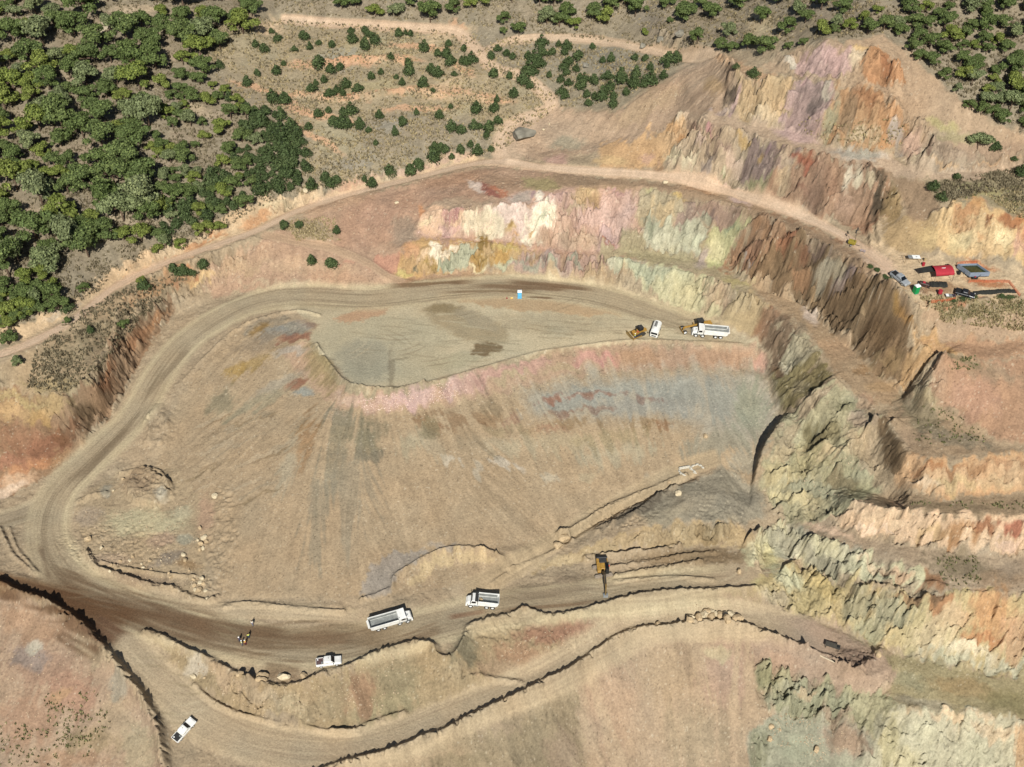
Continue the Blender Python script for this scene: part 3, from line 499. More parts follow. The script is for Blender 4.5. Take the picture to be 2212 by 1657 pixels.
# --- colourful faces above the pad (tile A)
q('A','cfa48c',1,6,1,.4, 330,330, 560,300, 1000,260, 1180,150, 1700,100, 2212,100, 2600,300, 2400,560, 2212,640, 1900,720, 1300,660, 800,560, 420,600, 300,560)
q('A','b79a7e',.9,8,1,0, 380,270, 700,180, 1000,230, 1060,270, 800,330, 560,330, 430,310)
q('A','aa9768',.95,6,1,.3, 1290,20, 1640,30, 1640,120, 1400,150, 1290,100)
q('A','963f36',0,4,1,0, 0,0, 1,0, 1,1)
q('A','9c5a4c',.9,4,.8,.3, 860,70, 960,80, 1080,170, 1060,200, 960,160, 880,110)
q('A','c47a58',.85,4,.8,.3, 960,90, 1140,110, 1140,170, 1090,195, 1010,130)
q('A','dcc4b4',.8,4,1,.3, 750,50, 870,70, 920,130, 860,150, 780,90)
e('A','b3a49a',.9,1250,200,150,55,-10,1.2); e('A','f2e6d8',.95,1430,210,38,70,3,.8,.4); e('A','e8d4d0',.9,1180,310,150,45,0,1,.4); e('A','9c7f88',.7,1370,170,20,30,10)
q('A','e6ccc8',.9,5,1,.6, 1000,290, 1560,290, 1560,330, 1380,400, 1330,470, 1120,450, 1000,330)
q('A','f0e2cc',.95,5,1,.6, 1300,330, 1580,300, 1580,480, 1480,530, 1380,590, 1260,610, 1240,540, 1290,470)
q('A','e4cfae',.95,5,1,.5, 740,340, 1010,300, 1130,440, 1100,540, 900,560, 720,520)
q('A','deb08c',.9,5,1,.5, 330,330, 480,300, 740,340, 760,440, 640,540, 420,580, 320,500)
e('A','efcfa0',.9,400,440,80,60,0,1,.4); e('A','c88884',.8,600,380,50,50,0,1,.6); e('A','b27076',.8,680,370,50,50,30,1,.8); e('A','d6a098',.8,600,500,120,40,-10,1,.5)
e('A','c8a468',.9,1160,490,60,45,-20,1,.5); e('A','a57e34',.85,1160,480,35,40,-30,1,.5); e('A','e3c6c0',.8,1250,490,60,60,40,1,.4); e('A','cf9a4c',.8,1350,500,25,60,20,1,.4); e('A','c98a40',.8,1200,575,60,15,0)
e('A','c8d2be',.85,1470,450,60,70,-30,1,.6); e('A','e9dcc0',.8,1550,400,50,100,0,1,.5); e('A','e2cdb0',.9,1370,610,90,40,-15,1)
q('A','c99c8a',.9,6,1,.5, 1580,290, 2000,100, 2300,100, 2400,350, 2212,560, 2100,640, 1950,560, 1750,480, 1700,420)
e('A','c9a06c',.9,1860,200,130,110,-20,1.2,.6); e('A','d4b07c',.8,1900,130,80,40,0,1,.4); e('A','c69a94',.8,1600,230,110,60,-20,1,.5); e('A','b8a07c',.7,1780,310,120,40,-10,1.2,.5)
q('A','d2a89c',.9,5,1,.7, 2010,200, 2120,110, 2260,120, 2330,300, 2280,480, 2160,560, 1980,470, 1900,500, 1760,430, 1820,360, 1960,300)
e('A','c08f90',.7,2180,130,60,25,0,1,.8); e('A','bf9a98',.95,2040,580,120,90,-35,.6,0); e('A','c8a488',.95,1780,600,220,80,5,.8,0); e('A','a5563e',.9,2060,635,55,18,-35,.8); e('A','b99478',.8,1500,610,60,60,0,.8)
q('A','c4967c',.9,5,1,.3, 430,590, 800,555, 1150,600, 1900,720, 1700,740, 1300,680, 1100,620, 760,610, 420,620)
# lower face above the pad
q('A','c59a62',1,5,1,.6, 180,610, 420,590, 860,590, 1290,650, 1600,740, 1500,900, 1150,880, 900,850, 500,910, 240,960, 100,900, 120,800)
e('A','dfa070',.8,250,680,80,70,0,1,.6); e('A','e2b890',.8,350,760,70,60,0,1.2,.5)
q('A','ecd8bc',.95,4,.8,.4, 430,620, 700,620, 640,660, 580,760, 500,800, 420,790)
q('A','aeb7a2',.95,5,1,.7, 700,650, 850,640, 860,740, 800,850, 640,880, 480,860, 560,760)
e('A','8fa7a2',.7,560,820,90,40,-25,1,.6); e('A','c79a48',.8,640,690,60,25,-30,1,.5); e('A','b08a38',.8,420,840,110,30,-15,1,.5); e('A','97742c',.95,890,640,45,130,8,1,.8); e('A','a9802f',.9,900,790,70,70,10,1,.8)
e('A','5f4a22',.7,960,620,25,60,-20,1,.8); e('A','c98f34',.9,1080,740,120,60,-35,1,.7); e('A','cfa94f',.8,1100,660,150,35,10,1,.7); e('A','b9bc98',.8,1150,830,120,50,-15,1,.6); e('A','dfcb9a',.9,870,865,110,22,-3,1)
e('A','5e6a5c',.8,280,860,40,50,0,1,.8); e('A','c4b268',.8,160,900,80,40,0,1,.5); e('A','a66a48',.8,230,975,160,22,-12,1,.5); e('A','e0bc7a',.8,180,930,80,20,-10,1)
q('A','bd9484',.95,6,1,.8, 1280,680, 1640,740, 2060,740, 2080,800, 1900,850, 1750,900, 1560,940, 1300,890, 1160,860)
e('A','a8a898',.9,1350,780,120,40,-10,1,.7); e('A','a9b4a6',.9,1560,870,80,60,10,1,.8); e('A','b59494',.8,1700,900,80,50,0,1,.7); e('A','9d8a86',.7,1500,720,90,40,-30,1,.7); e('A','8e9a8c',.8,1780,820,70,25,0,1,.7); e('A','9a6448',.8,1880,830,50,18,-30,1,.6)
# --- green and cream faces, tile B (second wall) and its bench
q('B','ad9a78',1,5,.8,0, 0,1270, 60,1230, 200,1180, 350,1250, 900,1290, 1000,1300, 1300,1560, 1500,1640, 1400,1700, 1000,1500, 500,1400, 250,1310, 0,1380)
q('B','a89a74',.9,8,1,0, 200,1080, 420,1130, 500,1260, 900,1300, 950,1180, 1000,1150, 1000,1320, 700,1400, 200,1330, 150,1200)
q('B','b7a07c',1,5,1,.6, 400,690, 500,690, 790,760, 800,900, 700,1010, 560,1100, 500,1230, 400,1150, 330,1000)
q('B','c9a878',.8,5,1,.6, 500,850, 700,860, 700,960, 560,1080, 440,1000)
e('B','c8bb84',.9,470,740,40,60,5,1,.5); e('B','d2a94e',.7,760,790,40,40,0,1,.5)
q('B','b7b59c',1,5,.9,1, 400,1010, 500,990, 640,1020, 720,1000, 820,1030, 880,1010, 960,1020, 1000,1080, 960,1200, 860,1280, 680,1290, 500,1250, 410,1180)
e('B','c8cbb6',.8,560,1170,140,70,8,.8,1.2); e('B','8f9c8c',.7,450,1060,80,60,-30,1,.8); e('B','c5d2c6',.95,890,1180,40,120,38,.6,.3); e('B','6a6c5a',.8,880,1090,12,60,35,.6); e('B','c5bd9a',.8,720,1220,110,50,-20,.8,1)
q('B','a68472',.95,5,1,.6, 800,800, 1250,860, 1300,920, 1150,1060, 1040,1110, 1060,1000, 980,930, 900,1000, 740,1060, 700,1010, 800,900)
e('B','8f7470',.7,1050,960,40,80,20,1,.6); e('B','a0a48e',.8,970,960,60,50,0,1,.6)
q('B','b5b07c',1,5,1,1, 1360,930, 1380,1000, 1280,1180, 1200,1320, 1100,1420, 1010,1400, 980,1260, 1020,1120, 1100,1080, 1280,1000)
e('B','8b9a78',.8,1200,1070,90,40,-30,1,.8); e('B','d0c896',.8,1080,1280,70,100,20,1,1)
q('B','a17858',1,6,1,.7, 1380,900, 1700,960, 2212,1180, 2600,1560, 2600,1800, 1800,1700, 1500,1560, 1100,1460, 1250,1260, 1380,1040)
for c in [(1500,1100,80,90,'b07c52'),(1600,1000,90,60,'8f6448'),(1800,1180,60,120,'8a5038'),(1700,1350,120,80,'c08a60'),(1400,1350,120,120,'94664c'),(2000,1300,140,120,'6f5846'),(1850,1400,80,80,'a8603c'),(1300,1400,80,60,'a47a5e'),(2100,1250,80,60,'7a5e50')]:
    e('B',c[4],.75,c[0],c[1],c[2],c[3],-55,1.6,1)
e('B','9fa3ac',.7,1400,1440,40,20,0,1); e('B','c79a78',.8,1550,1440,60,40,0,1,.5); e('B','a8968e',.95,950,1350,60,110,25,.6); e('B','b3a284',.9,1300,1480,200,40,12,.8)
# --- first wall, right half (tile D)
q('G6','bfb78c',.95,5,1,.8, 0,110, 200,160, 350,225, 330,420, 200,390, 0,330, -250,160, -300,60)
e('G6','a9b4a0',.9,-120,140,160,60,12,1,.8); e('G6','b5bca8',.8,-260,110,90,40,10,1,.8); e('G6','c9bd8c',.7,120,250,160,50,15,1,.9); e('G6','c5a080',.7,300,300,70,80,20,1,.7)
q('D','bda176',.95,5,1,.8, 250,100, 480,150, 640,230, 620,330, 520,500, 420,520, 150,360, 200,200)
q('D','96684a',.85,12,1.2,.7, 620,240, 740,310, 700,400, 560,580, 500,540, 440,500, 500,380)
q('D','8d7158',1,5,1,.9, 740,320, 860,440, 960,600, 1060,720, 900,840, 700,900, 620,780, 560,640, 600,480)
q('D','b3a686',.9,6,1,1, 860,470, 1010,600, 1100,720, 1020,800, 820,860, 720,780, 800,600)
q('D','897a4e',1,6,1,.9, 1060,740, 1190,860, 1160,960, 1000,1050, 850,1200, 720,1240, 640,1080, 600,900, 800,860)
e('D','7c5a3c',.8,660,860,80,60,0,1,.8); e('D','c8bb9c',.8,760,840,40,60,40,1,1); e('D','9a8c6a',.8,880,1040,120,80,-40,1,1); e('D','66543e',.7,700,620,60,30,-50,1,.8); e('D','d0bd98',.7,720,460,60,30,-50,1,1)
# bench strip, sandy talus
q('D','b0916f',1,6,.7,0, 380,30, 600,30, 740,110, 940,200, 1060,300, 1200,480, 1320,500, 1400,650, 1500,750, 1560,850, 1780,960, 1860,1060, 1700,1160, 1450,1100, 1350,980, 1200,880, 1150,760, 1040,560, 880,420, 740,320, 620,210, 480,120)
e('D','cbb3a2',.9,980,330,110,70,35,.7); e('D','b99470',.9,1250,620,150,120,30,.5); e('D','a98258',.8,1440,820,100,50,10,1); e('D','b8956c',.9,1650,980,160,60,0,.5); e('D','a08a70',.8,900,450,60,60,45,1); e('D','c6a17c',.8,1080,590,50,40,40,1); e('D','b2a06c',.9,300,20,150,40,15,.8); e('D','c5b486',.7,420,60,60,14,10,.8)
# second wall, right half
q('D','8a6c4c',1,5,1,1, 380,-60, 1000,-400, 1640,0, 1800,140, 1900,280, 1900,400, 1840,560, 1960,640, 1800,960, 1560,850, 1500,750, 1400,650, 1320,500, 1200,480, 1060,300, 940,200, 740,100)
e('C','b7a88c',.9,480,1050,130,130,-50,1,1); e('C','c4b295',.8,350,1150,120,90,-55,1,1); e('C','8d7c84',.8,620,1080,140,70,-50,1,1); e('C','a58f8c',.7,500,1200,120,60,-55,1,1); e('C','b08c58',.8,850,1180,40,160,40,1,1); e('C','c69a68',.7,260,1320,50,70,30,1,1)
e('C','b07a50',.8,150,1150,100,120,-40,1.2,.8); e('C','9a6242',.8,60,900,140,90,0,1.2,.8); e('C','8a6c60',.8,330,880,120,60,30,1.2,.8); e('C','5c4a38',.8,850,1300,30,90,35,1,.8); e('C','b8873c',1,1060,1400,80,60,-45,.8,1); e('D','b07f3c',.95,1850,330,50,150,-25,.8,1)
e('D','7a5c3c',.8,1650,500,150,160,-40,1,1); e('D','6a4e34',.6,1500,450,120,60,-50,1,1); e('D','a98a5e',.8,1600,760,120,60,-50,1,1); e('D','c29c6e',.9,1420,330,30,150,35,.7,1); e('D','96784e',.8,1750,760,90,120,20,1,1); e('D','cbb084',.7,1640,880,40,16,0,1)
q('D','c89a62',.95,6,1,.8, 1900,420, 1960,520, 2212,480, 2500,520, 2500,680, 2212,700, 2080,780, 1980,900, 1860,1040, 1800,1000, 1850,800, 1960,640)
e('D','d8b588',.8,2000,700,60,90,30,1,.8); e('D','d0a070',.8,2120,600,120,50,0,1,.8)
# --- road-side verge above second wall
q('P','a98a6c',.95,5,1,0, 1200,378, 1400,388, 1600,432, 1800,515, 1900,585, 1960,650, 1965,668, 1930,640, 1880,592, 1830,562, 1760,524, 1680,486, 1560,438, 1400,404, 1200,402)
e('B','c5a298',.9,1200,710,130,24,12,.8); e('B','c8a79c',.85,1300,830,120,24,18,.8); e('B','b98d66',.8,950,720,200,30,12,1)
# --- upper benches (tiles B, C, G3)
q('P','b6967a',1,8,1,0, 1190,235, 1330,245, 1480,150, 1560,120, 1600,160, 1590,240, 1440,280, 1300,330, 1140,345, 1090,300, 1130,255)
q('P','d2ae8e',.85,8,.8,0, 1080,348, 1070,305, 1100,265, 1180,238, 1250,246, 1310,262, 1335,292, 1250,300, 1150,312, 1120,345)
e('P','c0a184',.9,1250,285,110,40,0,1); e('P','b99a78',.8,1400,230,90,24,-28,1.4); e('P','c2a488',.8,1520,150,60,40,-20,1.2); e('G2','a59a80',.7,1430,880,110,40,0,1.5); e('G2','c49886',.9,1370,970,80,28,0,1)
q('B','cda070',1,6,1,.7, 0,330, 300,260, 600,130, 800,70, 830,120, 760,260, 640,440, 600,460, 380,520, 160,540, 0,530)
e('B','d4ad78',.8,100,450,160,50,0,1,.6); e('B','c98f54',.8,680,190,80,70,-30,1,.7); e('B','c79a80',.8,440,420,80,60,-20,1,.6); e('B','a8805c',.8,560,500,60,60,0,1)
q('B','b59c80',1,5,1,.9, 830,100, 960,130, 1150,180, 1390,230, 1360,330, 1280,560, 1150,640, 950,650, 780,590, 680,530, 620,460, 740,300)
for c in [(880,150,60,60,'a97e6c'),(1100,200,80,60,'8f7468'),(820,480,120,60,'cdbd9c'),(1040,400,60,120,'75655a'),(980,520,90,60,'a3938e'),(1220,480,70,100,'d3b19c'),(1330,280,40,90,'c49a54'),(700,430,50,90,'d2c09a'),(1150,580,40,30,'a3a878'),(1020,180,40,30,'b87c84'),(950,300,60,60,'c4a698'),(1150,380,50,80,'a98a7a')]:
    e('B',c[4],.85,c[0],c[1],c[2],c[3],-60,1.2,1.1)
q('B','8f7670',1,5,1,.9, 1400,250, 1560,280, 1800,340, 1860,370, 1780,500, 1620,620, 1500,660, 1300,650, 1270,600, 1330,440, 1370,340)
for c in [(1550,330,90,40,'8d6f7c'),(1480,400,60,40,'b08844'),(1700,450,80,60,'c2aa90'),(1400,560,70,50,'96807a'),(1640,560,60,50,'ad9280'),(1750,380,50,40,'b89c82')]:
    e('B',c[4],.8,c[0],c[1],c[2],c[3],-60,1.2,1.1)
q('B','999268',1,4,1,.6, 1370,670, 1520,650, 1600,600, 1570,700, 1520,780, 1430,770)
q('B','a87f62',1,5,1,1, 1860,380, 2212,430, 2600,520, 2700,700, 2650,1000, 2500,1100, 2212,1040, 1520,820, 1620,650, 1780,500)
for c in [(1680,650,120,60,'bda07c'),(1890,470,40,140,'9c4c34'),(1840,700,50,110,'93604c'),(1930,400,70,25,'b8583a'),(1850,880,30,60,'d6c0a8'),(2050,600,80,160,'a0765c'),(2150,760,60,160,'b98a68'),(1960,820,80,60,'8f705c')]:
    e('B',c[4],.85,c[0],c[1],c[2],c[3],-65,1.1,1.2)
e('B','a5563e',.9,1890,520,34,120,12,1,.8)
for c in [(200,80,50,80,'a86040',10),(590,260,40,150,'dcc8ac',-5),(680,250,40,130,'d8c6a6',-12),(400,350,100,160,'a5785c',10),(560,480,80,120,'b88c70',5),(250,380,80,120,'9a7058',10),(760,230,14,70,'3c3028',15),(880,300,70,160,'5e5140',15),(930,500,90,200,'6f5c40',20),(830,520,60,160,'4c4438',15),(780,330,60,60,'c4ac88',30),(1000,520,80,200,'94784c',10),(1050,420,60,120,'a08458',20),(160,480,26,60,'d4c0a4',30)]:  # the near-black strip paints a scarp's shade into the colour
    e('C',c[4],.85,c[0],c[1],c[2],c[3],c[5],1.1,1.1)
q('C','b7986c',.95,6,1,.8, 1000,700, 1150,560, 1400,560, 1500,700, 1500,900, 1200,960, 950,920, 960,800)
q('C','9d8064',1,8,1,.3, 900,150, 1000,200, 1200,250, 1380,330, 1440,440, 1480,560, 1400,600, 1200,640, 1120,560, 1060,400, 980,260)
q('C','d9b078',1,6,1,.7, 1440,600, 1700,420, 1800,410, 1900,540, 2212,560, 2600,620, 2600,1050, 2212,1020, 1900,960, 1700,980, 1450,960, 1400,850)
for c in [(1700,520,160,60,'c98a54',-20),(1780,480,50,80,'d09a60',0),(2150,620,300,70,'b06a3c',6),(1900,640,30,90,'a86c3c',20),(2030,780,110,110,'ecd29c',0),(1620,820,150,110,'e3c288',0),(1350,800,130,90,'cfae78',0),(1800,780,60,40,'d99c60',0),(2180,880,60,120,'e0a88c',0),(1520,600,16,90,'8a6038',10),(1900,620,12,90,'8a5c38',20),(1680,660,140,50,'dba46c',0),(2212,760,40,100,'c98c64',0),(1830,900,40,100,'c9a470',-20)]:
    e('C',c[4],.85,c[0],c[1],c[2],c[3],c[5],1,1)
q('C','978868',1,8,1.3,0, 1300,250, 1500,290, 1700,270, 2212,230, 2600,220, 2600,600, 2212,540, 1900,520, 1820,410, 1700,400, 1600,470, 1450,440)
e('C','a59a68',.9,1800,350,250,60,8,1.5); e('C','8b8068',.8,1620,400,140,50,10,1.6); e('C','8f8468',.8,2100,330,130,60,10,1.6)
q('C','b9987a',1,6,1,0, 900,130, 1200,240, 1500,280, 2212,210, 2600,200, 2600,-20, 2212,90, 1900,90, 1400,90, 1300,160, 1250,170)
e('C','d8a878',.95,1420,160,220,34,0,1,.5); e('C','d8a474',.9,2000,90,250,16,-6,1,.5); e('C','d3ac84',.8,1700,210,160,20,0,1)
q('C','ab9478',1,8,1.2,0, 1350,90, 1500,-60, 1700,-120, 2600,-120, 2600,60, 2212,70, 1900,85, 1500,120)
# top pyramid
q('G3','bd9c7c',1,6,1,0, 1000,250, 1350,230, 1460,280, 1700,520, 2000,740, 2193,800, 2193,900, 1700,780, 1560,850, 1500,800, 1400,700, 1300,560, 900,500, 600,410, 700,330)
q('G3','c59c96',1,5,1,.7, 800,340, 960,285, 1110,280, 1200,300, 1190,380, 1100,460, 1000,480, 860,450, 780,420)
e('G3','d4ba98',.95,1170,340,60,60,20,.8,.8); e('G3','d8a8a4',.7,1020,330,80,50,30,1,.8); e('G3','cdc4bc',.9,770,390,40,30,-40,1,.4); e('G3','e0b678',.8,1200,290,60,14,0,1)
q('G3','bf8656',1,5,1,.9, 1260,310, 1340,330, 1440,420, 1510,520, 1380,530, 1220,490, 1200,430)
e('G3','a9683c',.7,1340,400,70,50,30,1,1)
q('G3','c2a074',1,5,1,.9, 440,480, 560,500, 740,480, 800,500, 760,620, 700,720, 540,760, 400,700, 380,640)
e('G3','c39c98',.9,420,640,50,90,20,1,1); e('G3','c39494',.9,860,540,60,60,20,1,1)
q('G3','b1908c',1,5,1,.9, 800,500, 1000,520, 1010,600, 960,720, 900,860, 740,820, 700,760, 740,660)
e('G3','938080',.8,930,620,50,80,20,1,1); e('G3','b8b0a4',.8,980,560,30,60,10,1,.8); e('G3','7c6c70',.7,890,660,20,60,10,1,1)
q('G3','bd8b5c',1,5,1,.9, 1050,550, 1300,570, 1420,700, 1500,780, 1400,900, 1250,930, 1000,860, 940,800, 1000,680)
e('G3','a86e42',.8,1220,620,100,80,20,1,1); e('G3','9a7c5c',.7,1100,700,70,120,20,1,1); e('G3','cdb18a',.85,1200,830,110,60,0,1,.8); e('G3','aea4a0',.85,1400,830,50,70,20,1,.8); e('G3','c79c88',.85,1520,880,60,60,-40,1,.8); e('G3','6b4438',.8,1600,940,20,60,15,.8,.6)
e('G3','a5a07c',.8,1000,720,30,120,20,1,1)
q('G3','bea084',1,6,.9,0, 130,690, 380,700, 500,760, 700,790, 900,860, 1180,930, 1400,960, 1700,1040, 2193,1000, 2193,1060, 1700,1110, 1500,1100, 1250,1020, 860,920, 600,850, 350,800, 130,730)
e('G3','c7a49c',.95,800,830,150,40,12,.6); e('G3','aea8a0',.9,1200,950,180,30,8,.7); e('G3','b59c90',.85,350,680,60,20,0,.8); e('G3','d0b088',.9,600,740,100,40,0,.6)
q('G3','bb9572',1,6,1,0, 330,360, 560,410, 760,470, 600,490, 440,470)
e('G3','3c3430',.75,400,560,30,110,22,.8,.8); e('G3','b8966c',.8,300,520,60,60,-40,1)  # near-black patch: shade of the steep left face put into the colour
q('G3','b08f74',.9,8,1.2,0, 1500,800, 1640,860, 1900,870, 2193,850, 2193,960, 1620,1000, 1600,900)
e('G3','b8a66e',.9,1700,770,120,40,20,1.4); e('G3','a8966c',.8,1800,850,130,40,0,1.6)
# --- camp pad and slopes right of it
q('P','d3b48e',1,5,.7,0, 1870,520, 1966,553, 2150,577, 2212,590, 2400,600, 2400,640, 2150,640, 2000,668, 1905,600)
e('P','d9b79c',.9,1900,570,60,20,35,.5); e('P','bb7a4c',.9,2130,612,50,8,8,1); e('P','bf8058',.9,2060,648,70,7,-4,1); e('P','c27a4c',.8,2120,575,40,5,20,1); e('P','a8805a',.8,2020,622,70,12,4,1.2)
q('P','b59678',1,8,1.2,0, 1985,672, 2130,655, 2212,650, 2400,650, 2400,740, 2212,738, 2040,735, 1990,690)
e('P','968660',.95,2080,670,90,14,3,1.5); e('P','9c8c68',.8,2190,668,60,14,0,1.5); e('P','c09c7c',.8,2120,715,90,16,-5,1)
q('P','b98e6c',1,6,.8,0, 2040,735, 2212,738, 2400,735, 2400,775, 2212,765, 2130,778, 2070,762)
q('P','b58a6a',1,8,1,.6, 2037,772, 2130,780, 2212,772, 2400,770, 2400,960, 2212,962, 2160,955, 2060,890, 1990,880, 1965,870)
e('P','8c7a5c',.8,2080,780,60,10,10,1.8); e('P','a0866a',.7,2150,810,70,20,10,2); e('P','c39478',.8,2100,860,60,50,20,1,.8); e('P','ab9870',.85,2000,870,40,26,50,1,.9); e('P','c8b08c',.8,2000,835,14,30,30,1,.8)
q('P','ad9070',1,8,1.3,0, 1906,903, 1950,870, 2060,890, 2160,955, 2212,965, 2400,965, 2400,978, 2212,978, 1975,990)
e('P','8f7f62',.9,1990,900,60,26,40,2); e('P','94836a',.9,2070,950,80,14,12,2); e('P','b49474',.8,1960,950,30,30,0,1)
q('P','7a6044',1,5,1,.9, 1880,925, 1906,905, 1945,960, 1975,1000, 1962,1050, 1930,1045)
q('P','cf9f70',1,5,1,1, 1960,985, 2072,997, 2108,983, 2212,979, 2400,975, 2400,1058, 2212,1060, 2037,1080, 1966,1066, 1930,1046)
for c in [(2010,1010,60,10,'b87a48'),(2100,1010,40,10,'b8804e'),(2060,1045,60,16,'d2ad74'),(2180,1000,50,12,'c98f60'),(1990,1050,40,14,'dcb894'),(2160,1045,50,12,'d3ac7c')]: e('P',c[4],.8,*c[:4],0,1,1)
q('P','a4896a',1,6,1.2,0, 1850,1060, 1966,1068, 2037,1082, 2108,1070, 2212,1063, 2400,1060, 2400,1118, 2212,1116, 2035,1108, 1893,1090, 1840,1076)
e('P','90795c',.8,2060,1094,100,8,2,1.8); e('P','b09878',.9,1880,1040,50,40,40,.5); e('P','ab9474',.95,1860,1010,30,60,-15,.4)
q('P','dcb48e',1,5,1,1, 1780,1075, 1840,1080, 1964,1105, 2106,1112, 2212,1119, 2400,1122, 2400,1196, 2212,1195, 2141,1198, 2000,1180, 1858,1153, 1787,1126, 1750,1100)
for c in [(1900,1125,60,14,'e3c09a'),(2010,1150,40,20,'d6ad78'),(2080,1150,40,26,'b9824c'),(2130,1135,30,16,'a86438'),(2190,1140,30,16,'b0583c'),(2180,1175,40,12,'dfb8a0'),(1820,1105,40,16,'c9a882'),(1880,1145,60,8,'e8c8ac')]: e('P',c[4],.85,*c[:4],0,1,1)
q('P','b39a7e',1,5,.9,0, 1700,1110, 1760,1110, 1858,1157, 2000,1183, 2212,1198, 2400,1200, 2400,1285, 2212,1283, 2035,1283, 1985,1260, 1929,1208, 1787,1172, 1700,1130)
e('P','8c7a60',.9,2080,1225,80,26,12,2); e('P','a0714c',.9,2000,1250,50,20,20,1); e('P','a8896a',.8,2160,1250,60,24,0,1); e('P','95806a',.8,2190,1225,40,20,0,1.4)
# yellow-green broken ground left of there
q('P','a8a07c',1,6,1,.8, 1690,905, 1735,915, 1770,880, 1800,830, 1860,850, 1900,905, 1850,950, 1840,1010, 1900,1060, 1787,1126, 1700,1130, 1650,1060, 1625,1060, 1640,1000)
for c in [(1700,960,40,26,-50,'b39a78'),(1680,1030,40,26,0,'bfae7c'),(1740,1000,60,30,-10,'ab9f70'),(1790,930,24,30,0,'8f8358'),(1830,880,22,24,0,'8a8560'),(1760,950,30,30,20,'75683f'),(1870,870,26,24,20,'b98f70'),(1860,910,30,26,30,'a08878'),(1800,980,40,12,-20,'cdb488'),(1760,1060,60,20,10,'9aa08a'),(1700,1080,50,16,10,'d0c08c'),(1820,1050,40,20,10,'7c6c4c'),(1850,960,24,30,0,'b89f7c'),(1690,990,50,14,-20,'c0a67c'),(1800,1020,50,12,0,'a7a078')]:
    e('P',c[5],.85,*c[:5],1.2,.6)
q('P','c3ba92',1,5,1,.8, 1610,1230, 1600,1190, 1650,1150, 1680,1130, 1790,1175, 1929,1210, 1985,1225, 2000,1262, 1890,1262, 1752,1226, 1700,1195)
for c in [(1660,1200,34,26,30,'d5c98e'),(1700,1190,34,20,20,'b9bfb4'),(1830,1200,30,24,-30,'c3c8b8'),(1900,1225,60,14,12,'dcb892'),(1780,1205,40,14,15,'c7c3a0'),(1730,1150,40,16,20,'a5a796'),(1940,1240,40,14,15,'cda07c'),(1650,1260,30,14,0,'c5b678'),(1870,1245,60,8,15,'b4b8a0'),(1800,1150,60,8,20,'ddb99a')]: e('P',c[5],.9,*c[:5],1,.6)
e('P','a2a292',.95,1780,1215,60,16,20,.5); e('P','a5a698',.9,1690,1165,50,16,20,.6)
q('P','c0a872',1,6,1,1, 1620,1280, 1640,1250, 1727,1222, 1805,1252, 1858,1269, 1985,1292, 2035,1283, 2212,1284, 2400,1286, 2400,1468, 2212,1458, 2053,1438, 1929,1406, 1752,1332)
for c in [(1700,1250,50,24,30,'c3c29c'),(1790,1280,50,30,20,'c2a45c'),(1850,1310,50,40,30,'a3a080'),(1920,1330,50,50,40,'9c9c80'),(1760,1300,40,20,20,'b59f68'),(2060,1330,60,30,0,'d7ad80'),(2140,1330,50,60,0,'cf9358'),(2020,1380,60,40,-40,'dcbc8c'),(2190,1380,40,50,0,'d6a074'),(2090,1405,60,20,10,'e0cfae'),(2060,1425,60,12,12,'bcc3b2'),(2190,1440,60,12,10,'c0c6b6'),(1960,1300,40,10,10,'a5774c'),(2030,1300,40,16,0,'c2763f'),(1680,1290,40,14,20,'c2ad8c'),(1880,1370,50,20,30,'b0ab84'),(2120,1380,50,14,0,'c77c40'),(2000,1290,50,10,0,'8c6444')]: e('P',c[5],.85,*c[:5],1.2,.9)
# dumping platform and lower pit
q('P','b3967e',1,5,.8,.3, 1560,1325, 1646,1322, 1752,1340, 1886,1400, 1925,1425, 1939,1445, 1925,1480, 1886,1500, 1770,1474, 1632,1428, 1600,1360)
e('P','a38d78',.9,1700,1370,80,20,18,.6); e('P','8a7262',.9,1850,1420,40,24,20,1); e('P','bb9e86',.9,1850,1480,80,16,10,.5,.4); e('P','b8967c',.9,1700,1430,70,16,15,.6,.4)
q('P','a8976f',1,6,1,0, 1939,1442, 1900,1415, 2000,1424, 2053,1441, 2141,1455, 2212,1462, 2400,1470, 2400,1550, 2212,1548, 1964,1531, 1920,1510)
e('P','a88c60',.8,2100,1490,90,20,10,1.5); e('P','a5977c',.9,2000,1520,80,12,8,.7); e('P','8f8258',.8,2180,1510,60,24,10,1.8); e('P','9a9474',.5,1960,1470,40,20,20,1.5)
q('P','a09c78',1,5,1.2,.7, 1632,1428, 1681,1449, 1770,1474, 1848,1495, 1886,1500, 1940,1520, 1925,1560, 1900,1580, 1787,1562, 1675,1547, 1655,1510, 1636,1470)
for c in [(1660,1470,24,16,0,'8c8c64'),(1720,1490,40,20,10,'aab09c'),(1800,1510,50,20,10,'9fa68c'),(1690,1520,40,20,0,'8d8f74'),(1860,1530,40,20,0,'b3ad86'),(1740,1500,30,8,-30,'c9a478')]: e('P',c[5],.8,*c[:5],1.2,.8)
q('P','a2a08c',1,6,.8,.2, 1618,1574, 1640,1560, 1671,1543, 1787,1560, 1900,1580, 1930,1657, 1950,1800, 1600,1800, 1600,1660)
e('P','a58870',.9,1830,1600,60,36,30,1); e('P','a98c74',.9,1800,1545,40,16,0,.8); e('P','8f8a6c',.9,1640,1620,20,60,0,1,.8); e('P','a5a894',.9,1720,1620,40,30,20,.6)
q('P','bab69c',1,5,1,.9, 1880,1580, 1936,1520, 1964,1531, 2035,1534, 2212,1548, 2400,1552, 2400,1850, 1900,1850, 1870,1700)
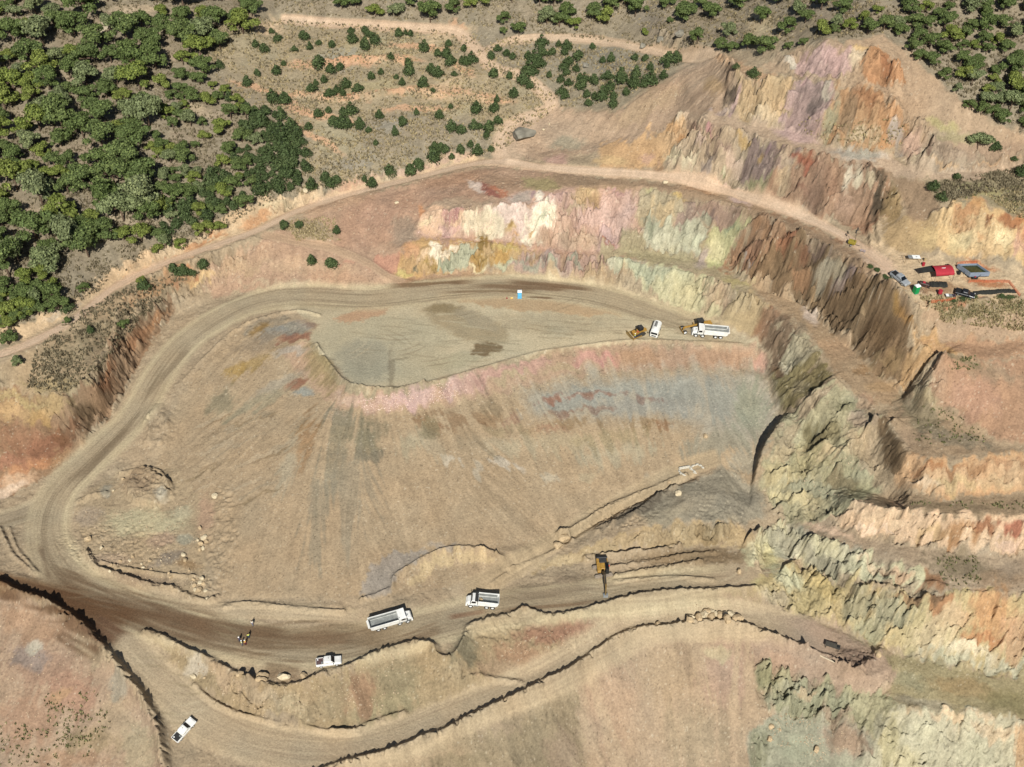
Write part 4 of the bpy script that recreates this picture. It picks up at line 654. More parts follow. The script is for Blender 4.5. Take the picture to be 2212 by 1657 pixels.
for c in [(2000,1590,60,40,0,'c3c7b8'),(2100,1620,60,40,0,'b9bfb0'),(1920,1600,30,60,10,'b8ad7c'),(2150,1580,70,16,10,'dec09a'),(2200,1620,20,60,0,'cf9c68'),(2060,1545,90,8,4,'dcbc94'),(1900,1560,20,20,0,'9c9c88'),(1960,1640,40,30,0,'ccbf90')]: e('P',c[5],.85,*c[:5],1,.9)
# --- great fill slope
q('P','b89c7a',1,8,1,.3, 600,690, 667,730, 731,820, 859,845, 1178,760, 1640,752, 1690,905, 1625,1060, 1480,1020, 1100,1240, 850,1290, 480,1290, 400,1100, 340,1000, 380,880, 440,780, 530,690)
q('P','bb987c',.85,6,.8,.3, 600,760, 667,740, 731,822, 806,845, 916,836, 1107,782, 1249,754, 1338,744, 1640,752, 1657,790, 1600,797, 1494,797, 1338,798, 1249,808, 1142,834, 1036,858, 965,876, 841,895, 717,878)
q('P','a89778',.9,4,.6,.3, 667,728, 731,818, 806,843, 916,834, 1107,780, 1178,763, 1107,792, 983,826, 870,856, 770,856, 700,810)
for c in [(905,860,45,22,-10,'cfa9a0'),(860,872,45,18,-6,'d0a8a0'),(978,838,20,20,-5,'d4b4b0'),(1010,830,60,22,-15,'c99f90'),(1060,812,50,18,-15,'c89a8a'),(1140,790,50,14,-14,'c99a88'),(1270,775,40,16,-6,'cb9484'),(1320,775,24,14,0,'cc9084'),(790,870,60,14,10,'c6a08c'),(1640,785,16,18,0,'cf9a84'),(1440,770,80,16,0,'b99478'),(1550,770,80,18,0,'b99070'),(1380,770,60,20,0,'b8906e'),(1220,795,50,10,-10,'b39a78'),(1100,815,50,12,-15,'b8a07c'),(760,865,40,10,20,'c8a68e')]:
    e('P',c[5],.85,*c[:5],.9,.3)
q('P','a5a092',.72,26,1.6,1., 1130,850, 1250,815, 1494,800, 1600,800, 1650,800, 1680,900, 1640,960, 1560,950, 1440,900, 1280,905, 1150,900)
for c in [(1480,850,110,36,0,'a5a59c'),(1560,870,70,40,0,'a09f94'),(1300,850,120,20,-8,'a3a196'),(1230,870,80,24,-10,'a3a197'),(1620,880,40,70,0,'9d9c84'),(1400,880,120,20,0,'a49e92'),(1550,960,90,30,-10,'a39a84'),(1600,1000,40,30,-30,'a89c86')]:
    e('P',c[5],.8,*c[:5],1,1.4)
for c in [(1190,865,40,8,-18,'a0674c'),(1250,858,60,7,-6,'a4684c'),(1310,850,50,6,2,'9c6a50'),(1400,862,28,8,10,'8f5f4c'),(1210,895,40,7,-10,'94684e'),(1280,885,50,6,-8,'986c54'),(985,905,50,12,12,'8c6440'),(925,915,34,10,20,'8a6038'),(960,925,30,10,10,'8c5c38'),(1050,900,40,14,0,'94704c'),(1100,915,14,26,0,'9c6c58'),(1230,915,60,10,-5,'94744c'),(1390,915,44,12,0,'97764c'),(1430,918,24,10,0,'9a6844'),(1180,930,40,10,0,'a07058'),(1060,880,34,14,0,'8f7a5c')]:
    e('P',c[5],.52,*c[:5],1,2)
for c in [(1230,960,160,24,0,'b8a888'),(1330,980,90,20,-10,'bcae90'),(1070,960,70,20,10,'bba98a'),(1310,945,80,16,-8,'a8946c'),(980,995,24,9,25,'d8ccb8'),(1090,1000,34,9,15,'ddd2c2'),(1035,1010,12,16,0,'cfc2ac'),(1190,1030,24,10,15,'cdbfa6'),(1430,1030,30,10,0,'c8bca4'),(890,950,26,34,30,'b8aa8a'),(930,960,26,30,20,'baa98c'),(1270,1030,30,10,-20,'c0ae8c'),(1100,930,80,10,0,'a3906c'),(1000,940,60,24,20,'a88a68')]:
    e('P',c[5],.52,*c[:5],1,1.8)
for c in [(740,905,40,22,20,'8b8478'),(760,930,60,40,30,'8f8468'),(790,960,34,40,10,'877c60'),(720,1000,30,90,12,'99896c'),(690,1100,26,130,8,'a0927a'),(800,985,30,14,0,'7c7462'),(660,950,18,60,20,'a5794c'),(650,930,30,14,-30,'a07c50'),(820,930,24,30,0,'8a7e64'),(620,1000,20,60,15,'b8a88c'),(760,1060,50,90,5,'a3937a'),(930,920,20,20,20,'8f8260')]:
    e('P',c[5],.6,*c[:5],1,1.8)
for c in [(580,700,60,16,-10,'9a8a74'),(600,720,60,16,-5,'8f8e88'),(640,705,50,12,-10,'9c9c98'),(560,740,60,20,-15,'a08a70'),(620,760,60,8,-10,'b3a596'),(540,790,60,12,-30,'a98a50'),(510,800,30,12,-30,'b08c48'),(640,830,30,10,-25,'9c5c44'),(660,850,26,10,0,'9aa09c'),(600,830,60,14,-30,'b3a38c'),(560,870,80,14,-25,'a4977a'),(690,790,30,60,-20,'a58e60'),(640,730,50,8,-10,'a0644c'),(480,870,40,30,-30,'94886c'),(700,700,50,10,5,'94745c'),(730,692,30,16,20,'957c66'),(560,710,30,10,-30,'96702c')]:
    e('P',c[5],.75,*c[:5],1.2,.8)
for k in range(26):      # raking streaks left by the tracked machines on the west flank
    u = 420 + rnd.random() * 240; v = 890 + rnd.random() * 190
    e('P', rnd.choice(['a08462','9c8466','c4ac8c','a89478','937a58']), .6, u, v, 26 + 44 * rnd.random(), 3.5, -27 + rnd.random() * 4, .7, 0)
e('H1','a39585',.95,1400,0,1,1); q('P','a59688',.95,4,.8,.4, 780,1290, 800,1230, 850,1190, 900,1185, 930,1190, 890,1212, 855,1255, 845,1285)
e('P','ad9b88',.9,960,1180,40,8,5,1,.4)
# west works: rubble, dumped heaps
q('P','b69c7a',.95,6,1,0, 160,1080, 260,1020, 380,1010, 430,1080, 450,1250, 440,1300, 283,1262, 180,1200)
e('E','c4b58e',.9,1300,960,420,130,0,1.2); e('E','c8b995',.8,1640,870,110,60,0,1.2); e('E','b39c84',.8,800,900,140,110,0,1); e('E','b3937a',.8,1450,1120,150,60,-15,1); e('E','a09e8c',.7,1680,1110,90,50,0,1.6)
e('E','8f7f70',.8,1520,1280,180,60,-25,1.5); e('E','9a7c58',.9,1700,1340,120,50,10,1.2); e('E','a58a6c',.8,1250,620,200,120,0,1.3); e('E','927a60',.8,1250,640,120,60,30,1.8); e('E','bfb6a4',.7,1470,730,60,60,0,1.4); e('E','948c7c',.8,960,680,60,50,-20,1)
e('E','a38a70',.8,1250,1470,420,60,6,1); e('E','b59a80',.8,1000,1290,200,60,0,1); e('E','c19a7c',.8,1850,900,80,200,0,1)
# lower slopes and roadside
q('P','a8906c',1,8,1.3,.6, 330,1380, 450,1430, 541,1478, 654,1484, 742,1452, 908,1394, 986,1418, 1017,1358, 1131,1320, 1230,1332, 1495,1283, 1632,1277, 1640,1320, 1495,1328, 1353,1353, 1212,1427, 1017,1491, 876,1544, 717,1582, 566,1554, 424,1480)
for c in [(860,1480,70,50,-10,'9c8a68'),(820,1530,90,30,-20,'a0906c'),(780,1500,40,50,10,'a47e60'),(1000,1400,30,40,10,'877c62'),(1200,1370,90,26,-5,'a5765c'),(1290,1355,100,20,-10,'a87c62'),(1130,1420,70,30,10,'ac8464'),(1500,1300,120,16,0,'b08f74'),(560,1500,60,16,20,'b09c80'),(640,1530,50,24,20,'b39f7c'),(690,1540,40,30,0,'a38e6c'),(480,1460,50,20,35,'bb9d7c'),(600,1555,50,12,15,'9c8870'),(1080,1450,70,20,0,'ae9070'),(420,1440,24,26,30,'cdbba4')]:
    e('P',c[5],.85,*c[:5],1.3,.6)
q('P','b69a7c',1,8,1,.8, 1230,1460, 1336,1386, 1442,1364, 1593,1357, 1632,1428, 1638,1475, 1672,1548, 1618,1572, 1615,1657, 1620,1850, 1300,1850, 1260,1600)
for c in [(1330,1500,60,120,-20,'bf9d80'),(1450,1450,60,80,0,'b89a78'),(1560,1450,50,90,10,'bb9780'),(1500,1600,90,80,0,'ac9678'),(1400,1600,40,80,-10,'b79c80'),(1550,1410,40,16,0,'c6b48c'),(1480,1400,14,60,0,'a88c70')]:
    e('P',c[5],.7,*c[:5],.8,1.4)
q('P','a38d6e',1,8,1.2,.8, 560,1725, 745,1662, 911,1606, 1070,1536, 1230,1458, 1260,1600, 1300,1850, 500,1850)
for c in [(900,1650,120,20,-15,'b89c7a'),(1150,1600,70,70,0,'998669'),(1220,1630,40,60,-15,'a58a70'),(1080,1560,60,30,-20,'ad9478'),(1000,1640,60,16,0,'9c8868'),(1120,1540,40,24,-10,'a08c70')]: e('P',c[5],.8,*c[:5],1.2,1)
# bottom-left hillside
q('P','b3957a',1,6,1.2,.5, -200,1250, 0,1278, 88,1310, 177,1363, 240,1434, 300,1508, 343,1590, 355,1660, 360,1900, -200,1900)
for c in [(60,1350,70,40,20,'b79070'),(90,1440,90,50,10,'b08a70'),(150,1500,70,50,20,'b68a70'),(60,1560,70,60,0,'b48b6e'),(250,1560,50,70,20,'b59b7c'),(200,1400,60,30,40,'b7a080'),(300,1620,40,60,0,'b3a080'),(130,1500,30,16,0,'c49870'),(60,1420,50,26,0,'9c8a80'),(260,1480,26,30,50,'a89c88'),(200,1600,60,30,0,'a58c6a'),(150,1640,80,20,0,'b08a6c')]: e('P',c[5],.85,*c[:5],1.3,.6)
e('P','c8c0b0',.8,72,1400,22,16,-50,1.5)
# dig face and mound
q('P','b59970',1,5,1,.6, 1150,1238, 1220,1200, 1300,1170, 1400,1138, 1480,1124, 1590,1135, 1640,1160, 1620,1182, 1450,1182, 1340,1192, 1220,1222)
e('P','9c8058',.8,1530,1160,40,20,0,1,.6); e('P','caae84',.8,1220,1210,80,10,-12,1,.6); e('P','8c7150',.8,1500,1205,140,20,-2,1.3); e('P','9c8566',.9,1400,1240,170,14,-4,1.3)
q('P','9f927c',1,8,1,0, 1360,1100, 1450,1060, 1560,1010, 1640,1060, 1650,1120, 1590,1130, 1480,1120, 1400,1135)
e('P','908777',.9,1590,1085,50,26,0,1); e('F','6f6354',.9,1250,610,330,50,-28,1.3); e('P','a99a80',.8,1440,1110,60,16,-20,1)
q('P','c8ab80',.9,4,1,.6, 880,1268, 900,1225, 950,1195, 1020,1190, 1075,1206, 1060,1216, 1000,1214, 940,1228, 905,1262)
# --- pad surface
q('P','c6b391',1,5,.6,0, 560,660, 860,615, 1100,600, 1300,622, 1480,672, 1640,742, 1426,735, 1178,757, 983,811, 859,840, 763,833, 700,770, 670,722, 690,700, 640,672)
q('P','bcad8d',.9,8,.6,0, 672,722, 740,690, 830,680, 905,690, 900,720, 960,760, 1010,795, 915,828, 763,832, 700,770)
e('P','a09a86',.8,790,780,70,50,0,.8); e('P','b9ab8c',.9,930,720,60,30,20,.8); e('P','b9aa88',.9,1000,775,80,18,-12,.6); e('P','b4a384',.9,1200,700,180,24,0,.6)
q('P','a4906e',.8,7,1,0, 912,670, 960,655, 1040,680, 1095,712, 1100,740, 1060,745, 1020,735, 985,728, 930,690)
q('P','80694a',.95,4,1,0, 1016,752, 1030,742, 1060,738, 1088,750, 1086,758, 1050,771, 1020,764)
e('P','8f7a56',.8,960,668,40,10,0,1); e('P','a8987c',.8,1030,690,60,14,20,1)
q('P','bb9c76',1,4,.6,.2, 960,638, 1080,632, 1200,650, 1330,662, 1345,678, 1240,682, 1100,668, 990,655)
q('P','c29a76',1,4,.8,0, 720,690, 780,662, 850,655, 830,676, 780,692, 740,702)
e('P','8a7a60',.6,848,800,8,50,2,2.5); e('P','877a60',.5,870,775,18,4,0,1.5); e('P','bda98a',.8,1560,715,70,14,20,.8); e('P','b09a7c',.8,1480,690,80,12,15,.8)
e('P','b8966e',.9,1180,598,180,12,2,1); e('P','b9936e',.8,980,600,110,7,-3,1)
# --- carriageway colours with wheel streaks along them
def paint(name, base, edge, dark, k=1., lf=1.6):
    EN = 12 if name in ('haul', 'lower', 'track', 'brown') else 1.5
    D, S_, L_, wd = ROADS[name]; m = (1 - sst(wd * .38, wd * .66, D + .5 * n1 + .25 * n2)).ravel() * (sst(0, EN, L_) * (1 - sst(L_[D < 1e5].max() - EN, L_[D < 1e5].max(), L_))).ravel()
    sel = np.flatnonzero(m > 0); lat = S_.ravel()[sel]; al = L_.ravel()[sel]; d = np.abs(lat) / wd
    st = vn2(lat * lf, al * .035, 7) * .6 + vn2(lat * lf * 2.3, al * .06, 8) * .4; st2 = vn2(lat * .5 + 3, al * .018, 9)
    c = lin(base)[None] + (lin(edge) - lin(base))[None] * (sst(.22, .46, d + .15 * st2))[:, None]
    wdk = np.clip(sst(-.1, .6, st) * .8 * k * (1 - sst(.3, .5, d)), 0, 1); c = c + (lin(dark)[None] - c) * wdk[:, None]
    c = c * (1 + .10 * vn2(lat * 4.5, al * .09, 12))[:, None]
    COL[sel] += (c - COL[sel]) * (m[sel] * .93)[:, None]
paint('grade', 'b8a080', 'c4aa86', '9c8668', .6)
paint('ramp', 'b39a78', 'b99f7c', 'a08a6c', .6)
paint('west', 'a8957a', 'c0ab8a', '8f7c60', .9)
paint('lower', 'b69f80', 'bfa684', 'a48c70', .6)
paint('haul', 'b09b7c', 'c6b18c', '8a765c', .85)
paint('brown', '84603f', 'a08260', '6c4c30', 1.)
paint('loop', 'd4b292', 'c0a080', 'c09c7c', .5, 3)
paint('branch', 'dcb898', 'cba888', 'c8a484', .5, 3)
paint('side', 'bf9c7c', 'c4a080', 'a88468', .7, 2)
paint('track', 'd8b698', 'cca888', 'c8a284', .5, 3)
D, S_, L_, wd = ROADS['haul']
# damp brown stretch, dark wheel bands along the north side of the pad
def damp(hx, al, u0, v0, u1, v1, ww, seed, off=0., L='P'):
    s, ox, oy = CR[L]; w1 = hit(u0 * s + ox, v0 * s + oy); w2 = hit(u1 * s + ox, v1 * s + oy); Dd, Sd, Ld = near([w1[:2], w2[:2]], ww * 2)
    l = math.hypot(w2[0] - w1[0], w2[1] - w1[1]); e_ = sst(0, l * .25, Ld) * (1 - sst(l * .75, l, Ld))
    m = (al * (1 - sst(ww * .3, ww, Dd + ww * .5 * vn2(Ld * .12, Sd * 1.5, seed))) * e_).ravel(); sel = np.flatnonzero(m > .01)
    COL[sel] += (lin(hx) - COL[sel]) * m[sel][:, None]
for a in [('6a4a30',.85,-40,1255,220,1320,4,41),('6c4c32',.8,130,1320,262,1400,5,42),('74563c',.6,180,1290,520,1375,4.5,43),('785e42',.6,480,1380,900,1370,4.5,44),('6f5238',.7,60,1230,420,1370,4.5,45),('74583e',.6,330,1345,640,1400,4,46),('6e4c30',.8,60,1285,330,1345,4,1),('70503a',.75,190,1340,260,1390,4,2),('74563c',.7,300,1315,480,1362,2.6,3),('765a40',.7,430,1350,640,1378,2.6,4),('7a5c40',.6,560,1440,660,1450,2.5,5),('7a5c42',.6,600,1380,780,1375,2,6),
          ('7a5c40',.85,820,622,1040,606,1.4,7),('785a40',.8,1000,620,1260,624,1.3,8),('76583e',.8,1080,606,1300,628,1.2,9),('7a5e42',.7,940,632,1180,628,1.2,10),('8a5c40',.7,960,1335,1060,1320,1.0,11),('8b6a4c',.6,1060,1320,1300,1300,1.0,12),('74563a',.8,1128,642,1200,645,.6,13),
          ('6f5540',.6,85,1170,110,1260,1.0,14),('6f5a44',.5,130,1060,300,905,1.2,15),('76634c',.5,300,880,420,735,1.6,16),('75614a',.5,160,1050,330,860,1.2,17),('8c7760',.5,1090,1290,1300,1262,2.5,18),('86705a',.5,1190,1255,1260,1250,2,19),('876a4e',.5,860,1390,960,1350,2,20)]: damp(*a)
for k in range(60):      # machine scuffs over the pad
    u = 1120 + rnd.random() * 420; v = 685 + rnd.random() * 45
    damp(rnd.choice(['8f8064','98896c','c2b394','a08e70']), .45, u, v, u + 20 + 30 * rnd.random(), v + rnd.random() * 5 - 1, .35, 30 + k)
for k in range(40):
    u = 720 + rnd.random() * 380; v = 680 + rnd.random() * 90; s_ = rnd.random()
    damp(rnd.choice(['98896c','bfb193','a09274']), .4, u, v, u + 50 + 40 * s_, v + 18 * s_ - 4, .4, 130 + k)
for k in range(34):      # turning and crossing tyre marks
    zz = [(1120,1560,655,735),(720,1000,680,800),(120,900,1200,1400),(250,480,1400,1600),(1000,1560,1255,1300)][k % 5]; u = rnd.uniform(zz[0], zz[1]); v = rnd.uniform(zz[2], zz[3]); a0 = rnd.uniform(-.5, .5); cu = rnd.uniform(-.012, .012); pts = []
    for j in range(9): pts.append((u, v)); u += 12 * math.cos(a0); v += 7 * math.sin(a0); a0 += cu * 12
    wl = [hit(p[0], p[1])[:2] for p in pts]; Dd, Sd, Ld = near(wl, 2.4); ok = (flat + pad) > .3; l = max(.1, float(Ld[Dd < 1e5].max()))
    m = (np.exp(-((np.abs(Sd) - .9) / .26) ** 2) * (Dd < 2) * ok * np.sin(np.pi * np.clip(Ld / l, 0, 1)) * .42).ravel(); sel = np.flatnonzero(m > .01); COL[sel] += (lin(rnd.choice(['8a765a', '93805f', 'cdb896'])) - COL[sel]) * m[sel][:, None]
# --- fine variation everywhere: mottling, streaks, pale stones
mo = (.5 * fbm3(X / 3.2, Y / 3.2, Z0 / 3.2, 3, 201) + .5 * wf).ravel()
sp = vn2(X / .28, Y / .28, 211).ravel(); sp2 = vn3(X / .45, Y / .45, Z0 / .45, 213).ravel()
rk = rock.ravel(); fl = (flat + pad).clip(0, 1).ravel(); stf = ST_F.ravel(); stc = ST_C.ravel(); fi = fill.ravel()
slm = sst(10, 25, SLD).ravel()
COL *= np.clip(1 + (.16 - .08 * fl) * mo * 1.6 + (.06 + .08 * rk - .03 * fl - .02 * fi) * sp + .09 * sp2 * (1 - fl) + (slm * .05 + rk * .02 + fi * .015) * stc + .13 * rk * (bed.ravel() - .3) + (slm * .04 + fi * .035) * stf, .35, 1.7)[:, None]
hue = fbm2(X / 6, Y / 6, 2, 221).ravel() * (.04 + .07 * rk); COL[:, 0] *= 1 + hue; COL[:, 2] *= 1 - hue
crk = (1 - sst(.0, .07, np.abs(vn3(X / 2.3 + 1.2 * wn, Y / 2.3, Z0 / 4.6 + wm, 231)))).ravel() * rk; COL *= (1 - .26 * crk)[:, None]
st_w = (sp > .82) & (vn2(X / 4, Y / 4, 241).ravel() > -.1) & (fl < .5); COL[st_w] = COL[st_w] * .6 + lin('e0cfb4') * .4
st_d = (sp < -.86) & (fl < .5); COL[st_d] *= .62
lum = COL @ np.array([.3, .55, .15], np.float32); dsat = (.82 - .09 * rk)[:, None]; ex_ = np.clip(COL[:, 2] / COL[:, 0] - .58, 0, .6) * (1 - .8 * fi); wq_ = (.12 * rz.ravel() + .08 * rk)[:, None]; COL += (lum[:, None] * (lin('c8ac80') / (lin('c8ac80') @ np.array([.3, .55, .15], np.float32)))[None] - COL) * wq_; COL[:, 2] *= 1 - .75 * ex_; COL[:, 1] *= 1 - .26 * ex_
COL = COL * dsat + lum[:, None] * np.array([1.09, 1.0, .84], np.float32) * (1 - dsat)
COL *= (1 + .11 * fl - .01 * rk + .03 * rz.ravel())[:, None] * (1 + .11 * BK[0].ravel() - .14 * BK[2].ravel())[:, None]
COL = np.clip(COL * ALB * np.array([.985, 1.01, .985], np.float32), .01, .9)
# ---------------------------------------------------------------- ground mesh
def ground_z(x, y): return float(bil(Zf, np.array([x]), np.array([y]))[0])
ext_a = np.concatenate([ga[0] - np.array([2.6, 1.4, .7, .3, .12, .05, .02, .008]), ga, ga[-1] + np.array([.008, .02, .05, .12, .3, .7, 1.4, 2.6])])
ext_y = np.concatenate([gy[0] - np.array([150, 90, 50, 30, 15, 7, 3]), gy, gy[-1] + np.array([.6, 2, 6, 16, 40, 90, 180, 360, 700, 1300])])
ia = np.clip(np.arange(len(ext_a)) - 8, 0, NX - 1); iy = np.clip(np.arange(len(ext_y)) - 7, 0, NY - 1)
EX = ext_a[None, :] * (ext_y[:, None] + K); EY = np.repeat(ext_y[:, None], len(ext_a), 1); EZ = Zf[iy][:, ia].copy()
oy = np.maximum(ext_y - gy[-1], 0)[:, None]; EZ += np.where(oy > 0, .18 * oy * np.exp(-oy / 500) + 6 * np.sin(EX / 60) * np.minimum(oy / 80, 1), 0)
me = bpy.data.meshes.new('ground'); n = EX.size; NYE, NXE = EX.shape
me.vertices.add(n); me.vertices.foreach_set('co', np.stack([EX, EY, EZ], -1).astype(np.float32).ravel())
idx = np.arange(n, dtype=np.int32).reshape(NYE, NXE); qd = np.stack([idx[:-1, :-1], idx[:-1, 1:], idx[1:, 1:], idx[1:, :-1]], -1).reshape(-1)
nf = len(qd) // 4; me.loops.add(nf * 4); me.loops.foreach_set('vertex_index', qd); me.polygons.add(nf)
me.polygons.foreach_set('loop_start', np.arange(0, nf * 4, 4, dtype=np.int32)); me.update(calc_edges=True)
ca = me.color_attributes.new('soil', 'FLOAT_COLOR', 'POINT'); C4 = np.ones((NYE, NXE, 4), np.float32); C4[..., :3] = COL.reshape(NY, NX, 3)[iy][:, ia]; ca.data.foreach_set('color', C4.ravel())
me.polygons.foreach_set('use_smooth', np.ones(nf, bool))
ground = bpy.data.objects.new('ground', me); scene.collection.objects.link(ground); ground['kind'] = 'structure'
m = bpy.data.materials.new('soil_and_rock'); m.use_nodes = True; T = m.node_tree; B = T.nodes['Principled BSDF']; B.inputs['Roughness'].default_value = .95; B.inputs['Specular IOR Level'].default_value = .12
at = T.nodes.new('ShaderNodeAttribute'); at.attribute_name = 'soil'; tc = T.nodes.new('ShaderNodeTexCoord')
nz = T.nodes.new('ShaderNodeTexNoise'); nz.inputs['Scale'].default_value = 2.2; nz.inputs['Detail'].default_value = 4; nz.inputs['Roughness'].default_value = .75
T.links.new(tc.outputs['Object'], nz.inputs['Vector']); mr = T.nodes.new('ShaderNodeMapRange'); mr.inputs[1].default_value = .25; mr.inputs[2].default_value = .75; mr.inputs[3].default_value = .72; mr.inputs[4].default_value = 1.28
T.links.new(nz.outputs[0], mr.inputs[0]); mx = T.nodes.new('ShaderNodeVectorMath'); mx.operation = 'SCALE'; T.links.new(at.outputs['Color'], mx.inputs[0]); T.links.new(mr.outputs[0], mx.inputs['Scale']); T.links.new(mx.outputs[0], B.inputs['Base Color'])
bp = T.nodes.new('ShaderNodeBump'); bp.inputs['Strength'].default_value = .8; bp.inputs['Distance'].default_value = .22; T.links.new(nz.outputs[0], bp.inputs['Height']); T.links.new(bp.outputs[0], B.inputs['Normal'])
me.materials.append(m)
# ---------------------------------------------------------------- helpers for things
def mat(name, hx, rough=.6, metal=0., var=.12, sc=2., spec=.5):
    c = lin(hx); m = bpy.data.materials.new(name); m.use_nodes = True; T = m.node_tree; B = T.nodes['Principled BSDF']
    B.inputs['Roughness'].default_value = rough; B.inputs['Metallic'].default_value = metal; B.inputs['Specular IOR Level'].default_value = spec
    tc = T.nodes.new('ShaderNodeTexCoord'); n = T.nodes.new('ShaderNodeTexNoise'); n.inputs['Scale'].default_value = sc; n.inputs['Detail'].default_value = 3
    r = T.nodes.new('ShaderNodeMapRange'); r.inputs[1].default_value = .3; r.inputs[2].default_value = .7; r.inputs[3].default_value = 1 - var; r.inputs[4].default_value = 1 + var
    v = T.nodes.new('ShaderNodeVectorMath'); v.operation = 'SCALE'; v.inputs[0].default_value = tuple(float(x) for x in c)
    T.links.new(tc.outputs['Object'], n.inputs['Vector']); T.links.new(n.outputs[0], r.inputs[0]); T.links.new(r.outputs[0], v.inputs['Scale']); T.links.new(v.outputs[0], B.inputs['Base Color'])
    return m
COLL = scene.collection
class MB:
    def __init__(s): s.v = []; s.f = []; s.sm = False
    def add(s, vs, fs): b = len(s.v); s.v += [tuple(p) for p in vs]; s.f += [tuple(b + i for i in f) for f in fs]; return s
    def box(s, x0, x1, y0, y1, z0, z1, c=0.):
        if c <= 0:
            return s.add([(x0,y0,z0),(x1,y0,z0),(x1,y1,z0),(x0,y1,z0),(x0,y0,z1),(x1,y0,z1),(x1,y1,z1),(x0,y1,z1)], [(0,3,2,1),(4,5,6,7),(0,1,5,4),(1,2,6,5),(2,3,7,6),(3,0,4,7)])
        return s.prism([(x0,z0),(x1,z0),(x1,z1-c),(x1-c,z1),(x0+c,z1),(x0,z1-c)], y0, y1, c)
    def prism(s, pr, y0, y1, c=0.):
        n = len(pr); cx = sum(p[0] for p in pr) / n; cz = sum(p[1] for p in pr) / n
        if c > 0:
            k = lambda p: (p[0] + (cx - p[0]) * min(1, c / (abs(cx - p[0]) + 1e-6)), p[1] + (cz - p[1]) * min(1, c / (abs(cz - p[1]) + 1e-6)))
            rings = [([k(p) for p in pr], y0), (pr, y0 + c), (pr, y1 - c), ([k(p) for p in pr], y1)]
        else: rings = [(pr, y0), (pr, y1)]
        vs = [(p[0], y, p[1]) for r_, y in rings for p in r_]; fs = [tuple(range(n)), tuple(reversed(range((len(rings) - 1) * n, len(rings) * n)))]
        for r_ in range(len(rings) - 1):
            for i in range(n): a = r_ * n + i; b = r_ * n + (i + 1) % n; fs.append((a, a + n, b + n, b))
        return s.add(vs, fs)
    def cyl(s, p, q, r, n=14, r2=None):
        p, q = Vector(p), Vector(q); d = (q - p).normalized(); a = d.orthogonal().normalized(); b = d.cross(a); r2 = r if r2 is None else r2
        vs = [p + r * (math.cos(2*math.pi*i/n) * a + math.sin(2*math.pi*i/n) * b) for i in range(n)] + [q + r2 * (math.cos(2*math.pi*i/n) * a + math.sin(2*math.pi*i/n) * b) for i in range(n)]
        return s.add(vs, [tuple(reversed(range(n))), tuple(range(n, 2*n))] + [(i, (i+1) % n, n + (i+1) % n, n + i) for i in range(n)])
    def mesh(s, name, m):
        me_ = bpy.data.meshes.new(name); me_.from_pydata(s.v, [], s.f); me_.materials.append(m)
        bm = bmesh.new(); bm.from_mesh(me_); bmesh.ops.recalc_face_normals(bm, faces=bm.faces); bm.to_mesh(me_); bm.free()
        if s.sm: me_.polygons.foreach_set('use_smooth', [True] * len(me_.polygons))
        return me_
    def build(s, name, m, parent=None, label=None):
        o = bpy.data.objects.new(name, s.mesh(name, m)); COLL.objects.link(o); o.parent = parent
        if label: o['label'] = label
        return o
def tag(o, label, cat, group=None, kind=None):
    o['label'] = label; o['category'] = cat
    if group: o['group'] = group
    if kind: o['kind'] = kind
    return o
def empty(name, label, cat, group=None):
    o = bpy.data.objects.new(name, None); o.empty_display_size = .3; COLL.objects.link(o); return tag(o, label, cat, group)
def copy_tree(o, parent=None):
    c = o.copy(); COLL.objects.link(c); c.parent = parent
    for ch in o.children: copy_tree(ch, c)
    return c
def gz(x, y): return float(bil(Zf, np.array([x]), np.array([y]))[0])
def settle(o, u, v, ang=None, to=None, L=2., W=1., dz=0., tilt=True):
    """stand a thing on the ground at a survey bearing, facing a world angle or a second bearing"""
    x, y, z = hit(u, v, Zf)
    if to: x2, y2, _ = hit(to[0], to[1], Zf); x1, y1, _ = hit(to[2], to[3], Zf) if len(to) > 2 else (x, y, 0); ang = math.atan2(y2 - y1, x2 - x1)
    ang = ang or 0.; c, s = math.cos(ang), math.sin(ang)
    h = [gz(x + a * c * L - b * s * W, y + a * s * L + b * c * W) for a, b in ((1, 1), (1, -1), (-1, 1), (-1, -1))]
    if tilt:
        fx = Vector((c, s, (h[0] + h[1] - h[2] - h[3]) / (4 * L))).normalized(); fy = Vector((-s, c, (h[0] + h[2] - h[1] - h[3]) / (4 * W))); fz = fx.cross(fy).normalized(); fy = fz.cross(fx)
        M = Matrix((fx, fy, fz)).transposed().to_4x4(); M.translation = Vector((x, y, sum(h) / 4 + dz))
        o.location = M.translation; o.rotation_euler = M.to_euler()
    else: o.location = (x, y, gz(x, y) + dz); o.rotation_euler = (0, 0, ang)
    return o
def pct(u, v): return "%d%% across, %d%% down" % (max(0, round(u / 22.12)), max(0, round(v / 16.57)))
